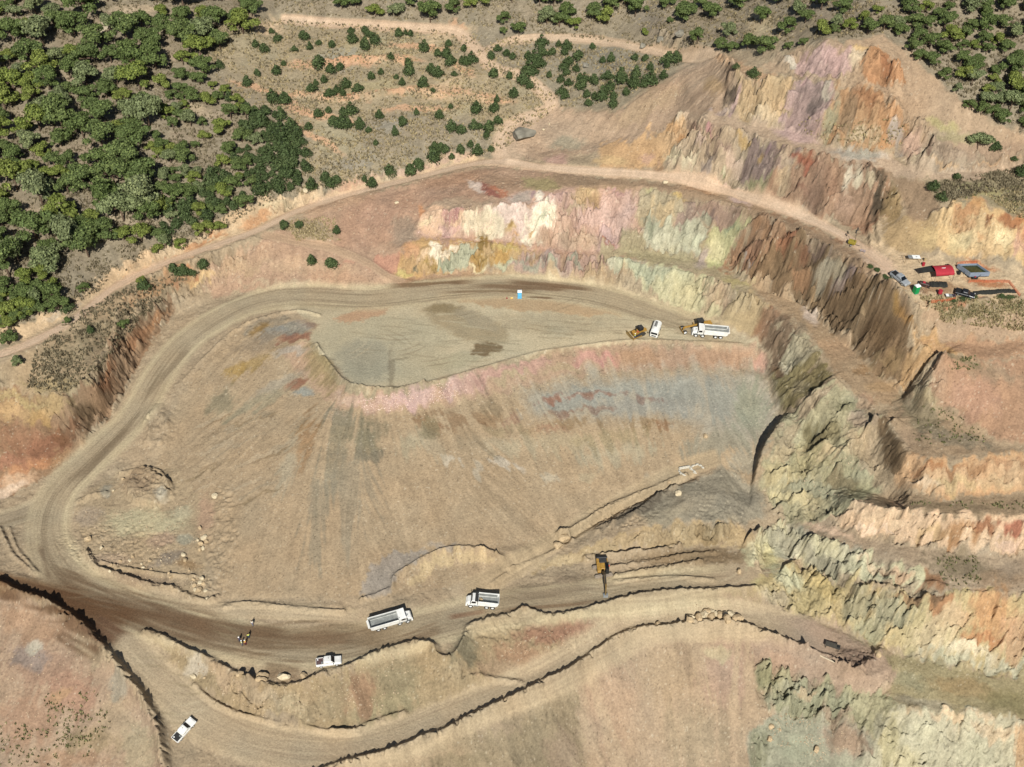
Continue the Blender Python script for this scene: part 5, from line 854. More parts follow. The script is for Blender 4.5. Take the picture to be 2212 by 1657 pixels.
# ---------------------------------------------------------------- foliage
def leafmat(name, cols, rough=.75):
    m = bpy.data.materials.new(name); m.use_nodes = True; T = m.node_tree; B = T.nodes['Principled BSDF']; B.inputs['Roughness'].default_value = rough; B.inputs['Specular IOR Level'].default_value = .2
    oi = T.nodes.new('ShaderNodeObjectInfo'); at = T.nodes.new('ShaderNodeAttribute'); at.attribute_name = 'leaf'; r = T.nodes.new('ShaderNodeValToRGB')
    el = r.color_ramp.elements; r.color_ramp.interpolation = 'LINEAR'
    while len(el) < len(cols): el.new(.5)
    for i, hx in enumerate(cols): el[i].position = i / (len(cols) - 1); el[i].color = (*[float(q_) for q_ in lin(hx)], 1)
    ad = T.nodes.new('ShaderNodeMath'); ad.operation = 'MULTIPLY_ADD'; ad.inputs[1].default_value = .6; T.links.new(oi.outputs['Random'], ad.inputs[0])
    m2 = T.nodes.new('ShaderNodeMath'); m2.operation = 'MULTIPLY'; m2.inputs[1].default_value = .4; T.links.new(at.outputs['Fac'], m2.inputs[0]); T.links.new(m2.outputs[0], ad.inputs[2]); T.links.new(ad.outputs[0], r.inputs[0])
    mr = T.nodes.new('ShaderNodeMapRange'); mr.inputs[3].default_value = .62; mr.inputs[4].default_value = 1.45; T.links.new(at.outputs['Fac'], mr.inputs[0])
    v = T.nodes.new('ShaderNodeVectorMath'); v.operation = 'SCALE'; T.links.new(r.outputs[0], v.inputs[0]); T.links.new(mr.outputs[0], v.inputs['Scale']); T.links.new(v.outputs[0], B.inputs['Base Color'])
    return m
LEAF_W = leafmat('dark_leaves', ['46542c', '505e32', '5a6638', '4e5c34', '5f6a3c', '566236'])
LEAF_G = leafmat('grey_green_leaves', ['5c6646', '646e48', '6e764e', '626a4a', '747a52', '6a724a'])
LEAF_L = leafmat('yellow_green_leaves', ['56642e', '626e34', '6f7838', '5f6832', '78803e', '68723c'])
LEAF_Y = leafmat('young_leaves', ['333f26', '3b482a', '414e2c', '485432', '3c4a2c', '505b36', '404b2e'])
LEAF_D = leafmat('dry_leaves', ['6b6038', '7a6a44', '6c6a3c', '857450'])
BARK = mat('bark', '5e4c3c', .9)
def crown_mesh(name, m, lobes, nleaf, ls, seed, cone=False):
    r_ = np.random.RandomState(seed); vs = []; cols = []; w_ = np.array([l[3] ** 2 for l in lobes]); w_ = w_ / w_.sum()
    for k in range(nleaf):
        l = lobes[r_.choice(len(lobes), p=w_)]; d = r_.normal(size=3); d /= np.linalg.norm(d)
        if d[2] < -.45: d[2] *= -.6
        d /= np.linalg.norm(d); rr = l[3] * (1 - .35 * r_.rand() ** 2); bump = 1 + .16 * math.sin(7 * d[0] + seed) * math.sin(6 * d[1] + 2) + .1 * r_.normal()
        p = np.array(l[:3]) + d * np.array([1, 1, l[4]]) * rr * bump
        nn = d + r_.normal(size=3) * .55; nn /= np.linalg.norm(nn); a = np.cross(nn, r_.normal(size=3)); a /= np.linalg.norm(a); b = np.cross(nn, a); s = ls * (.6 + .8 * r_.rand())
        vs += [p - a * s - b * s * .5, p + a * s * .9 - b * s * .6, p + a * s * .5 + b * s, p - a * s * .7 + b * s * .8]; cols += [r_.rand()] * 4
    me_ = bpy.data.meshes.new(name); me_.from_pydata([tuple(p) for p in vs], [], [(4*i, 4*i+1, 4*i+2, 4*i+3) for i in range(nleaf)])
    at = me_.attributes.new('leaf', 'FLOAT', 'POINT'); at.data.foreach_set('value', np.array(cols, np.float32)); me_.materials.append(m); return me_
def trunk_mesh(name, h, r0, lobes, seed):
    r_ = random.Random(seed); b = MB(); b.sm = True; p = Vector((0, 0, -.6)); q_ = Vector((r_.uniform(-.3, .3), r_.uniform(-.3, .3), h * .55)); b.cyl(p, q_, r0, 8, r0 * .6)
    for l in lobes: b.cyl(q_, Vector(l[:3]) * .9, r0 * .5, 6, r0 * .12)
    return b.mesh(name, BARK)
def broadleaf(seed, lm):
    r_ = random.Random(seed); lobes = [(0, 0, 4.0, 1.7, .8)]
    for k in range(r_.randint(10, 15)):
        a = r_.uniform(0, 6.28); d = r_.uniform(.9, 3.0) ; lobes.append((math.cos(a) * d * 1.1, math.sin(a) * d * r_.uniform(.7, 1), r_.uniform(2.4, 4.9) - .25 * d, r_.uniform(.55, 1.35), r_.uniform(.6, .95)))
    return crown_mesh('crown', lm, lobes, 3000, .165, seed), trunk_mesh('trunk', 4.4, .2, lobes[1:9], seed)
def conical(seed):
    r_ = random.Random(seed); lobes = []; h = r_.uniform(2.8, 3.6)
    for k in range(10):
        t = r_.random() ** 1.2; a = r_.uniform(0, 6.28); d = .75 * (1 - t) * r_.uniform(.2, 1.3); lobes.append((math.cos(a) * d, math.sin(a) * d, .5 + t * (h - 1.), (.75 * (1 - t) + .3) * r_.uniform(.7, 1.25), 1.0))
    return crown_mesh('crown', LEAF_Y, lobes, 950, .13, seed), trunk_mesh('trunk', h * .8, .09, [(0, 0, h * .8)], seed)
BIG = {k: [broadleaf(100 + 10 * i + j, m_) for j in range(4)] for i, (k, m_) in enumerate((('dark green', LEAF_W), ('grey green', LEAF_G), ('yellow green', LEAF_L)))}; BN = {'dark green': 'broadleaf_tree', 'grey green': 'grey_leaf_tree', 'yellow green': 'light_leaf_tree'}; CON = [conical(200 + k) for k in range(6)]
def plant(name, pair, u, v, s, label, cat, group, squash=1.):
    x, y, z = hit(u, v, Zf); o = bpy.data.objects.new(name, None); o.empty_display_size = .3; COLL.objects.link(o); tag(o, label, cat, group)
    o.location = (x, y, gz(x, y)); o.rotation_euler = (0, 0, rnd.uniform(0, 6.28)); o.scale = (s, s * rnd.uniform(.9, 1.1), s * squash)
    for nm, me_ in zip(('crown', 'trunk'), pair): c = bpy.data.objects.new(nm, me_); COLL.objects.link(c); c.parent = o
    return o
def inpoly(u, v, pts):
    c = False; n = len(pts)
    for i in range(n):
        x1, y1 = pts[i]; x2, y2 = pts[(i + 1) % n]
        if (v < y1) != (v < y2) and u < x1 + (v - y1) * (x2 - x1) / (y2 - y1): c = not c
    return c
placed = []; labels_used = set()
def free(u, v, r): return all((u - a) ** 2 + (v - b) ** 2 * 1.6 > (.5 * (r + c)) ** 2 for a, b, c in placed)
_s0 = 1
SZ = lambda s: 'large' if s > 1.15 else ('small' if s < .8 else 'mid-sized')
def big_at(u, v, s, zone, group):
    placed.append((u, v, 36 * s))
    k = rnd.choice(['dark green', 'dark green', 'dark green', 'grey green', 'yellow green', 'yellow green'] if u < 900 else ['dark green', 'dark green', 'dark green', 'dark green', 'grey green', 'yellow green'])
    plant(BN[k], rnd.choice(BIG[k]), u, v, s, '%s %s tree %s, %s' % (SZ(s), k, zone, pct(u, v)), 'tree', group, rnd.uniform(.85, 1.15))
def con_at(u, v, s, zone, group):
    placed.append((u, v, 14 * s)); plant('young_tree', rnd.choice(CON), u, v, s * rnd.uniform(.85, 1.2), '%s young tree %s, %s' % (['slim', 'dark green'][s > .9], zone, pct(u, v)), 'young tree', group, rnd.uniform(.85, 1.2))
# tall trees that stand out one by one
for u_, v_, s_ in [(400,85,1.1),(600,120,1.5),(745,60,1.2),(265,85,1.),(1050,125,.9),(1140,205,1.),(1042,198,.5),(1310,130,1.3),(1385,150,1.2),(1480,160,.9),(1430,90,1.),(1600,95,1.2),(1675,130,1.2),(1690,50,1.2),(1845,85,1.3),(1780,20,1.1),(2150,110,1.3),(2040,35,.9),(1900,200,.5),(2052,130,.5),(940,10,1.),(1095,0,1.1),(1262,20,1.),(1350,20,1.1),(60,40,1.),(150,30,1.),(490,20,1.),(850,30,.8)]:
    p_ = cv('G2', (u_, v_))[0]; big_at(p_[0], p_[1] + 6, s_ * .85, 'by the track at the top', 'trees along the top of the photo')
for u_, v_, s_ in [(130,100,1.2),(290,115,1.2),(220,45,1.1),(460,40,1.5),(590,135,1.1),(395,215,1.),(205,245,1.),(345,295,.9),(415,305,.7),(605,315,1.2),(505,290,1.),(750,190,1.2),(805,80,1.),(860,130,.9),(760,295,.6),(850,270,.6),(950,205,1.),(1045,160,.8),(1035,195,.6),(1135,165,.8),(1235,200,1.1),(1220,125,.7),(1335,175,1.),(1405,170,.9),(1435,215,.8),(1490,75,1.1),(1300,75,.6),(690,20,1.1),(960,50,1.2),(1080,70,1.),(1560,360,.8),(1620,390,.8),(1600,180,1.),(1540,250,1.),(1620,290,1.),(1510,310,.8),(1700,330,1.),(1750,250,1.1),(1800,390,.9),(1840,480,1.),(1780,560,.6),(1860,660,.7),(1930,690,.8),(1960,640,1.),(2050,740,.9),(2000,700,.8),(1710,470,.8),(1870,430,.9),(1870,510,1.)]:
    p_ = cv('G3', (u_, v_))[0]; big_at(p_[0], p_[1] + 4, s_ * .78, 'on the slope at the top right', 'trees on the top right slope')
big_at(2111, 322, .9, 'alone on the upper right bench', 'trees on the top right slope')
R_FOREST = [(1950,-40),(2300,-40),(2300,300),(2190,282),(2120,245),(2050,190),(1990,130),(1930,70)]
k_ = 0
while k_ < 900 and sum(1 for p in placed if p[0] > 1940) < 95:
    k_ += 1; u_, v_ = rnd.uniform(1930, 2290), rnd.uniform(-40, 300); s_ = rnd.choice([.5, .6, .75, .9, 1.2])
    if inpoly(u_, v_, R_FOREST) and free(u_, v_, 40 * s_): big_at(u_, v_, s_, 'in the wood at the top right', 'trees in the top right wood')
L_FOREST = [(-60,-40),(560,-40),(545,60),(480,110),(440,180),(560,240),(660,290),(665,380),(600,430),(440,520),(310,560),(200,640),(60,700),(-60,760)]
OPEN = [(240,45,50,20),(290,20,50,14),(180,330,34,24),(60,262,50,18),(330,365,40,18),(395,310,34,24),(210,470,60,16),(400,460,30,26),(560,430,30,24),(240,640,60,40),(160,590,50,20),(270,560,70,20),(470,250,16,16),(25,520,30,20),(370,500,60,14),(440,350,20,30)]
CLRS = {}
for k_ in range(3500):
    if sum(1 for p in placed if p[0] < 700 and p[2] > 20) > 245: break
    u_, v_ = rnd.uniform(-50, 560), rnd.uniform(-30, 720)
    s_ = rnd.choice([.75, .9, 1., 1.15, 1.3, 1.5]) if (u_ < 330 and v_ < 620) or v_ < 190 else rnd.choice([.45, .55, .65, .8])
    if u_ > 430 and v_ > 230 and rnd.random() < .75: continue
    if not inpoly(u_, v_, L_FOREST) or any(((u_ - a) / c) ** 2 + ((v_ - b) / d_) ** 2 < 1 for a, b, c, d_ in OPEN): continue
    if v_ > 560 and u_ > 130: continue
    if free(u_, v_, 29 * s_): big_at(u_, v_, s_ * 1.12, 'in the wood at the upper left', 'trees in the upper left wood')
for u_, v_, s_ in [(100,600,.8),(60,650,.9),(30,690,.9),(115,655,1.),(185,630,.5),(20,745,.8),(270,712,.55),(310,615,.45),(40,790,.5),(70,672,.8),(148,700,.35)]:
    big_at(u_, v_, s_, 'beside the pale track on the left', 'trees beside the left track')
# young conical trees
C1 = [118,185,130,245,200,185,225,215,190,260,205,290,260,250,408,212,450,200,480,205,565,298,360,345,712,270,805,298,645,330,700,340,725,385,790,370,815,385,850,370,50,412,300,440,465,385,470,445,240,475,395,470,430,505,608,440,650,452,745,450,555,520,560,490,160,545,90,520,70,570,30,550,615,548,988,458,1083,470,1162,500,1205,530,1005,610,993,665,883,675,722,648,515,685,655,705,290,705,430,755,168,770,225,795,385,810,270,870,115,680,70,690,10,745,70,770,100,760,788,805,865,775,902,772,728,785,1010,745,960,790,940,825,845,880,890,930,968,910,783,925,730,955,665,900,630,915,625,965,690,920,528,1015,480,1055,353,1055,200,1090,25,1095,248,1125]
C2 = [1010,300,1065,330,1103,345,968,345,1110,575,1195,345,1190,440,1220,445,1230,370,1265,400,1290,330,1275,270,1345,320,1380,270,1420,320,1445,380,1500,350,1490,420,1410,410,1425,445,1325,460,1395,490,1440,510,1400,560,1420,590,1510,485,1520,530,1550,580,1560,630,1595,500,1600,590,1645,600,1585,285,1650,370,1700,360,1680,475,1760,490,1690,540,1715,590,1710,640,1790,565,1840,500,1850,460,1835,520,1845,350,1900,360,1940,410,1910,350,2040,400,2050,380,2095,365,2020,465,1940,500,1900,520,1535,490,1270,300,1430,290]
C3 = [1340,400,1510,508,1610,298,1730,385,1945,402,2015,430,2075,415,1890,290,1945,260,2025,280,2150,240,2140,190,1690,235,1655,190,1560,275,1795,300,1850,225,1690,445,1570,450,1900,550,1925,505,1975,490,2110,520,2090,560,2050,550,2010,575,1740,620,1665,610,1940,700,2005,675,2090,680,2140,680,2035,745,2090,770,2120,760,1880,770,2195,760,1985,1090,2015,1130,2055,1100,1900,1140,1730,1380,1825,1375,2055,1410]
for L_, C_, z_, g_ in (('G2', C1, 'on the grassy hillside', 'young trees on the grassy hillside'), ('G2', C2, 'inside the track loop', 'young trees inside the track loop'), ('G1', C3, 'on the grassy hillside', 'young trees on the grassy hillside')):
    for p_ in cv(L_, C_): con_at(p_[0], p_[1] + 5, rnd.choice([.75, .9, 1., 1.2, 1.35]), z_, g_)
for L_, a in (('G4', (875,240,1095,150,1125,150,1165,155,1245,115,1900,90,2015,105,555,505,1060,135,420,375)), ('G3', (2015,915,2170,1060,545,465,440,410,1780,1085,1690,1212,2130,972,1640,1150))):
    for p_ in cv(L_, a): con_at(p_[0], p_[1] + 3, rnd.choice([.7, 1., 1.2]), 'on bare ground near the cut', 'lone young trees on bare ground')
ncon = 0; D_CON = [(480,190),(560,235),(650,280),(668,370),(640,415),(560,425),(470,470),(330,520),(310,450),(430,400),(500,330),(520,270)]
k_ = 0
for k_ in range(4000):
    if ncon > 85: break
    u_, v_ = rnd.uniform(300, 680), rnd.uniform(190, 520)
    if inpoly(u_, v_, D_CON) and free(u_, v_, 13): ncon += 1; con_at(u_, v_, rnd.choice([.8, 1., 1.2, 1.5]), 'at the wood edge', 'young trees at the wood edge')
# ---------------------------------------------------------------- dry grass, scrub, gravel: nobody could count them
def scatter(n, polys, seed, dens=None):
    r_ = np.random.RandomState(seed); out = []
    Uf, Vf = proj(X, Y, Zf); bx = [(min(p[0] for p in P), max(p[0] for p in P), min(p[1] for p in P), max(p[1] for p in P)) for P, w_ in polys]
    for (P, w_), b in zip(polys, bx):
        cnt = 0; tgt = int(n * w_); tries = 0
        while cnt < tgt and tries < tgt * 6:
            tries += 1; u, v = r_.uniform(b[0], b[1]), r_.uniform(b[2], b[3])
            if inpoly(u, v, P) and r_.rand() < .55 + .6 * math.sin(u / 21 + 2 * math.sin(v / 17)) * math.sin(v / 12 + 1.5 * math.sin(u / 33)): out.append((u, v)); cnt += 1
    return out
# quick bearing -> ground lookup for many points
lu, lv = np.meshgrid(np.arange(-60, 2290, 10.), np.arange(-60, 1720, 10.)); T_ = np.zeros(lu.shape); tt_ = np.linspace(.06, .24, 700)
for i in range(lu.shape[0]):
    a_ = lu[i] - 1106.; b_ = lv[i] - 828.5; x_ = a_[:, None] * tt_; y_ = tt_[None] * (F * CT - b_ * ST)[:, None]; z_ = CAMZ - tt_[None] * (F * ST + b_ * CT)[:, None]
    k = np.argmax(z_ - bil(Zf, x_, y_) < 0, 1); k[k == 0] = 350; T_[i] = tt_[k]
def many(pts):
    u = np.array([p[0] for p in pts]); v = np.array([p[1] for p in pts]); i = np.clip((v + 60) / 10, 0, T_.shape[0] - 1.01); j = np.clip((u + 60) / 10, 0, T_.shape[1] - 1.01)
    i0 = i.astype(int); j0 = j.astype(int); fi = i - i0; fj = j - j0
    t = (T_[i0, j0] * (1 - fj) + T_[i0, j0 + 1] * fj) * (1 - fi) + (T_[i0 + 1, j0] * (1 - fj) + T_[i0 + 1, j0 + 1] * fj) * fi
    x = (u - 1106.) * t; y = t * (F * CT - (v - 828.5) * ST); return x, y, bil(Zf, x, y)
def tufts(name, pts, size, m, seed, blades=5, label=''):
    r_ = np.random.RandomState(seed); x, y, z = many(pts); n = len(x); vs = []; cs = []
    for b in range(blades):
        a = r_.rand(n) * 6.283; s = size * (.5 + r_.rand(n)); h = s * (.7 + .7 * r_.rand(n)); dx, dy = np.cos(a) * s * .55, np.sin(a) * s * .55; ox, oy = r_.normal(size=(2, n)) * size * .35
        vs.append(np.stack([np.stack([x + ox - dx, y + oy - dy, z - .05], -1), np.stack([x + ox + dx, y + oy + dy, z - .05], -1), np.stack([x + ox * 1.6 + dy * .6, y + oy * 1.6 - dx * .6, z + h], -1)], 1)); cs.append(np.repeat(r_.rand(n), 3))
    V_ = np.concatenate(vs).reshape(-1, 3); me_ = bpy.data.meshes.new(name); me_.from_pydata([tuple(p) for p in V_], [], [(3*i, 3*i+1, 3*i+2) for i in range(len(V_) // 3)])
    at = me_.attributes.new('leaf', 'FLOAT', 'POINT'); at.data.foreach_set('value', np.concatenate(cs).astype(np.float32)); me_.materials.append(m)
    o = bpy.data.objects.new(name, me_); COLL.objects.link(o); return tag(o, label, name.replace('_', ' '), None, 'stuff')
hill = [(430,60),(560,40),(980,70),(1180,92),(1400,115),(1470,140),(1330,225),(1200,235),(1080,330),(900,360),(640,430),(660,290),(480,200)]
top_ = [(560,-40),(2000,-40),(1900,80),(1700,90),(1480,110),(1180,75),(980,50),(600,30)]
wood = L_FOREST; rwood = R_FOREST
def attr_mat(name, a, b):
    m = bpy.data.materials.new(name); m.use_nodes = True; T = m.node_tree; B = T.nodes['Principled BSDF']; B.inputs['Roughness'].default_value = .9; B.inputs['Specular IOR Level'].default_value = .1
    at = T.nodes.new('ShaderNodeAttribute'); at.attribute_name = 'leaf'; r = T.nodes.new('ShaderNodeValToRGB'); r.color_ramp.elements[0].color = (*[float(q_) for q_ in lin(a)], 1); r.color_ramp.elements[1].color = (*[float(q_) for q_ in lin(b)], 1)
    T.links.new(at.outputs['Fac'], r.inputs[0]); T.links.new(r.outputs[0], B.inputs['Base Color']); return m
GRASS = attr_mat('dry_grass_blades', '877858', 'ab9c76'); SCRUB = attr_mat('scrub_twigs', '605743', '8a7f66'); GREEN = attr_mat('low_weeds', '5c6040', '858058'); DARKB = attr_mat('thorn_twigs', '4c4434', '6c614a')
tufts('dry_grass', scatter(9000, [(hill, .62), (top_, .12), ([(2060,430),(2212,400),(2240,500),(2120,420)], .04), ([(1980,640),(2240,640),(2240,720),(2040,700)], .12), ([(600,480),(720,470),(740,520),(640,520)], .05), ([(1700,250),(1960,270),(1960,320),(1760,310)], .02)], 1), .34, GRASS, 1, 5, 'dry straw coloured grass on the hillsides')
tufts('scrub', scatter(19000, [(wood, .55), (hill, .22), (top_, .2), (rwood, .1), ([(150,690),(300,610),(440,590),(370,640),(300,700),(200,820),(140,850),(60,840),(80,760)], .08), ([(2000,400),(2212,360),(2240,450),(2120,420),(2040,440)], .05)], 2), .42, SCRUB, 2, 5, 'grey brown leafless scrub under the trees')
tufts('low_weeds', scatter(800, [([(95,1500),(210,1490),(240,1560),(190,1640),(110,1600)], .2), ([(1985,655),(2212,640),(2230,690),(2050,690)], .22), ([(1950,880),(2060,890),(2150,955),(2060,960),(1980,960)], .12), ([(2030,780),(2120,770),(2120,800),(2050,800)], .06), ([(2020,1200),(2110,1200),(2120,1260),(2040,1270)], .1), ([(2070,435),(2200,400),(2230,470),(2110,420)], .14), ([(1960,1085),(2212,1085),(2212,1105),(1960,1095)], .06), ([(0,1560),(100,1560),(140,1657),(0,1657)], .1)], 3), .3, GREEN, 3, 6, 'low green and olive weeds on the benches')
# ---------------------------------------------------------------- materials of the machines
WHITE = mat('white_paint', 'dad9d2', .5, 0, .13, 1.1); GLASS = mat('dark_glass', '11161a', .12, 0, .1); RUB = mat('rubber', '2a2826', .85, 0, .2); STEELD = mat('dark_steel', '3b3a38', .6, .3, .2); RIM = mat('white_rim', 'd8d8d4', .5)
YEL = mat('machine_yellow', '9c7836', .5, 0, .22); BLK = mat('black_parts', '1c1c1b', .6, 0, .2); GREY = mat('grey_metal', '8d9190', .5, .3, .15); BEDG = mat('scraped_steel', '8a8c88', .5, .3, .25, 1.2); DUSTY = mat('dusty_track_steel', '8c8070', .8, 0, .2)
BLUEP = mat('blue_plastic', '58a9cf', .5); GREENP = mat('green_plastic', '0f8a4a', .5); ROOFP = mat('pale_roof', 'e6e8e4', .5); REDC = mat('red_canvas', '9e2430', .8, 0, .12); ORNG = mat('orange_mesh', 'c8643c', .8); TARP = mat('black_tarp', '23241f', .95, 0, .4, 1.5)
SKIN = mat('skin', '9a6a4c', .7); HIVIS = mat('hi_vis_yellow', 'cfe06a', .7); NAVY = mat('navy_cloth', '2a3c50', .9); JEAN = mat('grey_blue_trousers', '6c7080', .9); MAROON = mat('maroon_trousers', '6c2830', .9); HAIR = mat('black_hair', '17120f', .8); HELM = mat('white_helmet', 'f2f2ee', .4); ORV = mat('orange_yellow_vest', 'e0b860', .7); BOOT = mat('brown_boots', '3c2c20', .8); LCLO = mat('pale_shirt', 'd8d8c8', .9); LAMP = mat('lamp_housing', '2c2e30', .5)
BROWNB = mat('rusty_bed_liner', '574340', .8, 0, .3)
def wheel(parent, x, y, r, w, z=None, lab=None):
    z = r if z is None else z; s = 1 if y > 0 else -1
    t = MB(); t.sm = False; n = 20
    prof = [(r * .62, -w / 2), (r * .93, -w / 2), (r, -w / 2 + .05), (r, w / 2 - .05), (r * .93, w / 2), (r * .62, w / 2)]
    vs = [(x + p[0] * math.cos(6.28319 * i / n), y + p[1], z + p[0] * math.sin(6.28319 * i / n)) for i in range(n) for p in prof]
    fs = [(i * 6 + k, i * 6 + (k + 1) % 6, ((i + 1) % n) * 6 + (k + 1) % 6, ((i + 1) % n) * 6 + k) for i in range(n) for k in range(6)]
    t.add(vs, fs); o = t.build('wheel', RUB, parent)
    h = MB(); h.cyl((x, y - w * .3, z), (x, y + s * w * .36, z), r * .63, 14); h.cyl((x, y + s * w * .3, z), (x, y + s * (w * .5 + .03), z), r * .2, 8); h.build('rim', RIM, o); return o
def dump_truck(label, axles4=True, rusty=False):
    o = empty('dump_truck', label, 'dump truck', 'white dump trucks in the quarry')
    fx = 4.1 if axles4 else 2.9                                     # front of the bonnet; bed spans bx0..bx1
    bx0, bx1 = (-5.0, 1.15) if axles4 else (-3.9, .35)
    ch = MB(); ch.box(bx0 + .4, fx - .3, -.48, .48, .75, 1.08); 
    for x in (-3.4, -2.05) if axles4 else (-2.9, -1.6): ch.cyl((x, -1.0, .53), (x, 1.0, .53), .1, 8)
    ch.build('chassis', STEELD, o)
    c0 = bx1 + .15; c1 = c0 + 1.35
    cb = MB(); cb.prism([(c0, 1.0), (c1 + .25, 1.0), (c1 + .2, 1.85), (c1 - .18, 2.72), (c0 + .05, 2.78), (c0, 2.6)], -1.08, 1.08, .09)
    cab = cb.build('cab', WHITE, o)
    b = MB(); b.add([(c1 + .225, -.93, 1.88), (c1 + .225, .93, 1.88), (c1 - .14, .82, 2.64), (c1 - .14, -.82, 2.64)], [(0, 1, 2, 3)]); b.add([(c1 + .18, -.93, 1.86), (c1 + .18, .93, 1.86), (c1 - .18, .82, 2.62), (c1 - .18, -.82, 2.62)], [(3, 2, 1, 0)]); b.build('windshield', GLASS, cab)
    for s in (-1, 1):
        g = MB(); y0, y1 = sorted((s * 1.06, s * 1.10)); g.prism([(c0 + .35, 1.82), (c1 + .05, 1.82), (c1 - .2, 2.5), (c0 + .35, 2.5)], y0, y1); g.build('side_window', GLASS, cab)
        mi = MB(); mi.box(c1 + .15, c1 + .27, min(s * 1.2, s * 1.42), max(s * 1.2, s * 1.42), 1.85, 2.4); mi.cyl((c1 + .1, s * 1.05, 2.3), (c1 + .2, s * 1.3, 2.3), .02, 5); mi.build('mirror', BLK, cab)
        d = MB(); d.box(c0 + .3, c0 + .72, min(s * 1.075, s * 1.1), max(s * 1.075, s * 1.1), 1.1, 1.16); d.build('door_handle', BLK, cab)
    hd = MB(); hd.prism([(c1 + .15, .95), (fx, .95), (fx + .02, 1.5), (fx - .2, 1.78), (c1 + .2, 1.98)], -.92, .92, .13); hood = hd.build('hood', WHITE, o)
    gr = MB(); gr.box(fx, fx + .05, -.5, .5, 1.0, 1.5); gr.build('grille', BLK, hood); v = MB(); v.box(fx - 1.0, fx - .75, -.25, .2, 1.86, 1.93); v.build('hood_vent', GREY, hood)
    bu = MB(); bu.box(fx - .15, fx + .18, -1.12, 1.12, .55, .92, .05); bu.build('bumper', WHITE, o)
    for s in (-1, 1):
        h = MB(); h.cyl((fx - .02, s * .76, 1.18), (fx + .09, s * .76, 1.18), .13, 10); h.build('headlight', RIM, o)
        f = MB(); fxm = fx - .95; pr = [(fxm + math.cos(R(a)) * .72, .62 + math.sin(R(a)) * .66) for a in range(0, 181, 20)]; pr += [(p[0] * .999 + fxm * .001, p[1] - .07) for p in reversed(pr)]; f.prism(pr, min(s * .8, s * 1.2), max(s * .8, s * 1.2)); f.build('fender', GREY if axles4 else WHITE, o)
        tk = MB(); tk.cyl((c0 - .2, s * .82, .78), (c0 + .75, s * .82, .78), .28, 12); tk.build('fuel_tank', GREY, o)
    st = MB(); st.cyl((c0 - .08, -.85, 1.1), (c0 - .08, -.85, 3.1), .07, 8); st.build('exhaust_stack', GREY, o)
    z0, z1 = 1.28, 2.75; W_ = 1.24; t_ = .07
    bd = MB(); side = [(bx0, z0 + .35), (bx0 - .25, z1 + .02), (bx1, z1 + .12), (bx1 + .02, z0), (bx0 + .4, z0)]
    bd.prism(side, W_ - t_, W_); bd.prism(side, -W_, -W_ + t_); bd.box(bx1 - .04, bx1 + .05, -W_ + t_, W_ - t_, z0, z1 + .1)
    bd.box(bx0 - .24, bx1, -W_ - .06, -W_, z1 - .12, z1 + .03); bd.box(bx0 - .24, bx1, W_, W_ + .06, z1 - .12, z1 + .03)
    for k in range(6 if axles4 else 4): x = bx0 + .7 + k * (bx1 - bx0 - 1) / (5 if axles4 else 3); bd.box(x - .04, x + .04, -W_ - .05, -W_, z0 + .1, z1 - .12); bd.box(x - .04, x + .04, W_, W_ + .05, z0 + .1, z1 - .12)
    body = bd.build('dump_body', WHITE, o)
    fl = MB(); fl.prism([(bx0 - .02, z0 + .32), (bx0 + .42, z0 + .05), (bx1 - .04, z0 + .05), (bx1 - .04, z0 + .12), (bx0 + .42, z0 + .12)], -W_ + t_, W_ - t_); fl.box(bx0 + .1, bx1 - .04, W_ - t_ - .02, W_ - t_, z0 + .3, z1 - .25); fl.box(bx0 + .1, bx1 - .04, -W_ + t_, -W_ + t_ + .02, z0 + .3, z1 - .25); fl.build('bed_liner', BEDG, body)
    tg = MB(); tg.prism([(bx0 - .02, z0 + .3), (bx0 - .3, z1), (bx0 - .24, z1), (bx0 + .05, z0 + .3)], -W_, W_); 
    if axles4: tg.prism([(bx0 - .3, z1 - .9), (bx0 - .62, z1 - .5), (bx0 - .3, z1)], -.9, .9)
    tg.build('tailgate', WHITE, body)
    gd = MB(); gd.prism([(bx1, z1 + .02), (bx1 + (1.5 if axles4 else .75), z1 + .2), (bx1 + (1.5 if axles4 else .75), z1 + .28), (bx1, z1 + .12)], -W_, W_); gd.build('cab_guard', WHITE if axles4 else STEELD, body)
    if not axles4: hb = rock_mesh('dirt_heap', 55, STONE); h_ = bpy.data.objects.new('leftover_dirt', hb); COLL.objects.link(h_); h_.parent = body; h_.location = (bx1 - .6, -.2, z0 + .3); h_.scale = (.55, .6, .35)
    for x in ((-3.4, -2.05) if axles4 else (-2.9, -1.6)):
        for s in (-1, 1): wheel(o, x, s * .92, .53, .5)
    for x in ((fx - .95, fx - 2.75) if axles4 else (fx - .95,)):
        for s in (-1, 1): wheel(o, x, s * 1.0, .53, .34)
    return o
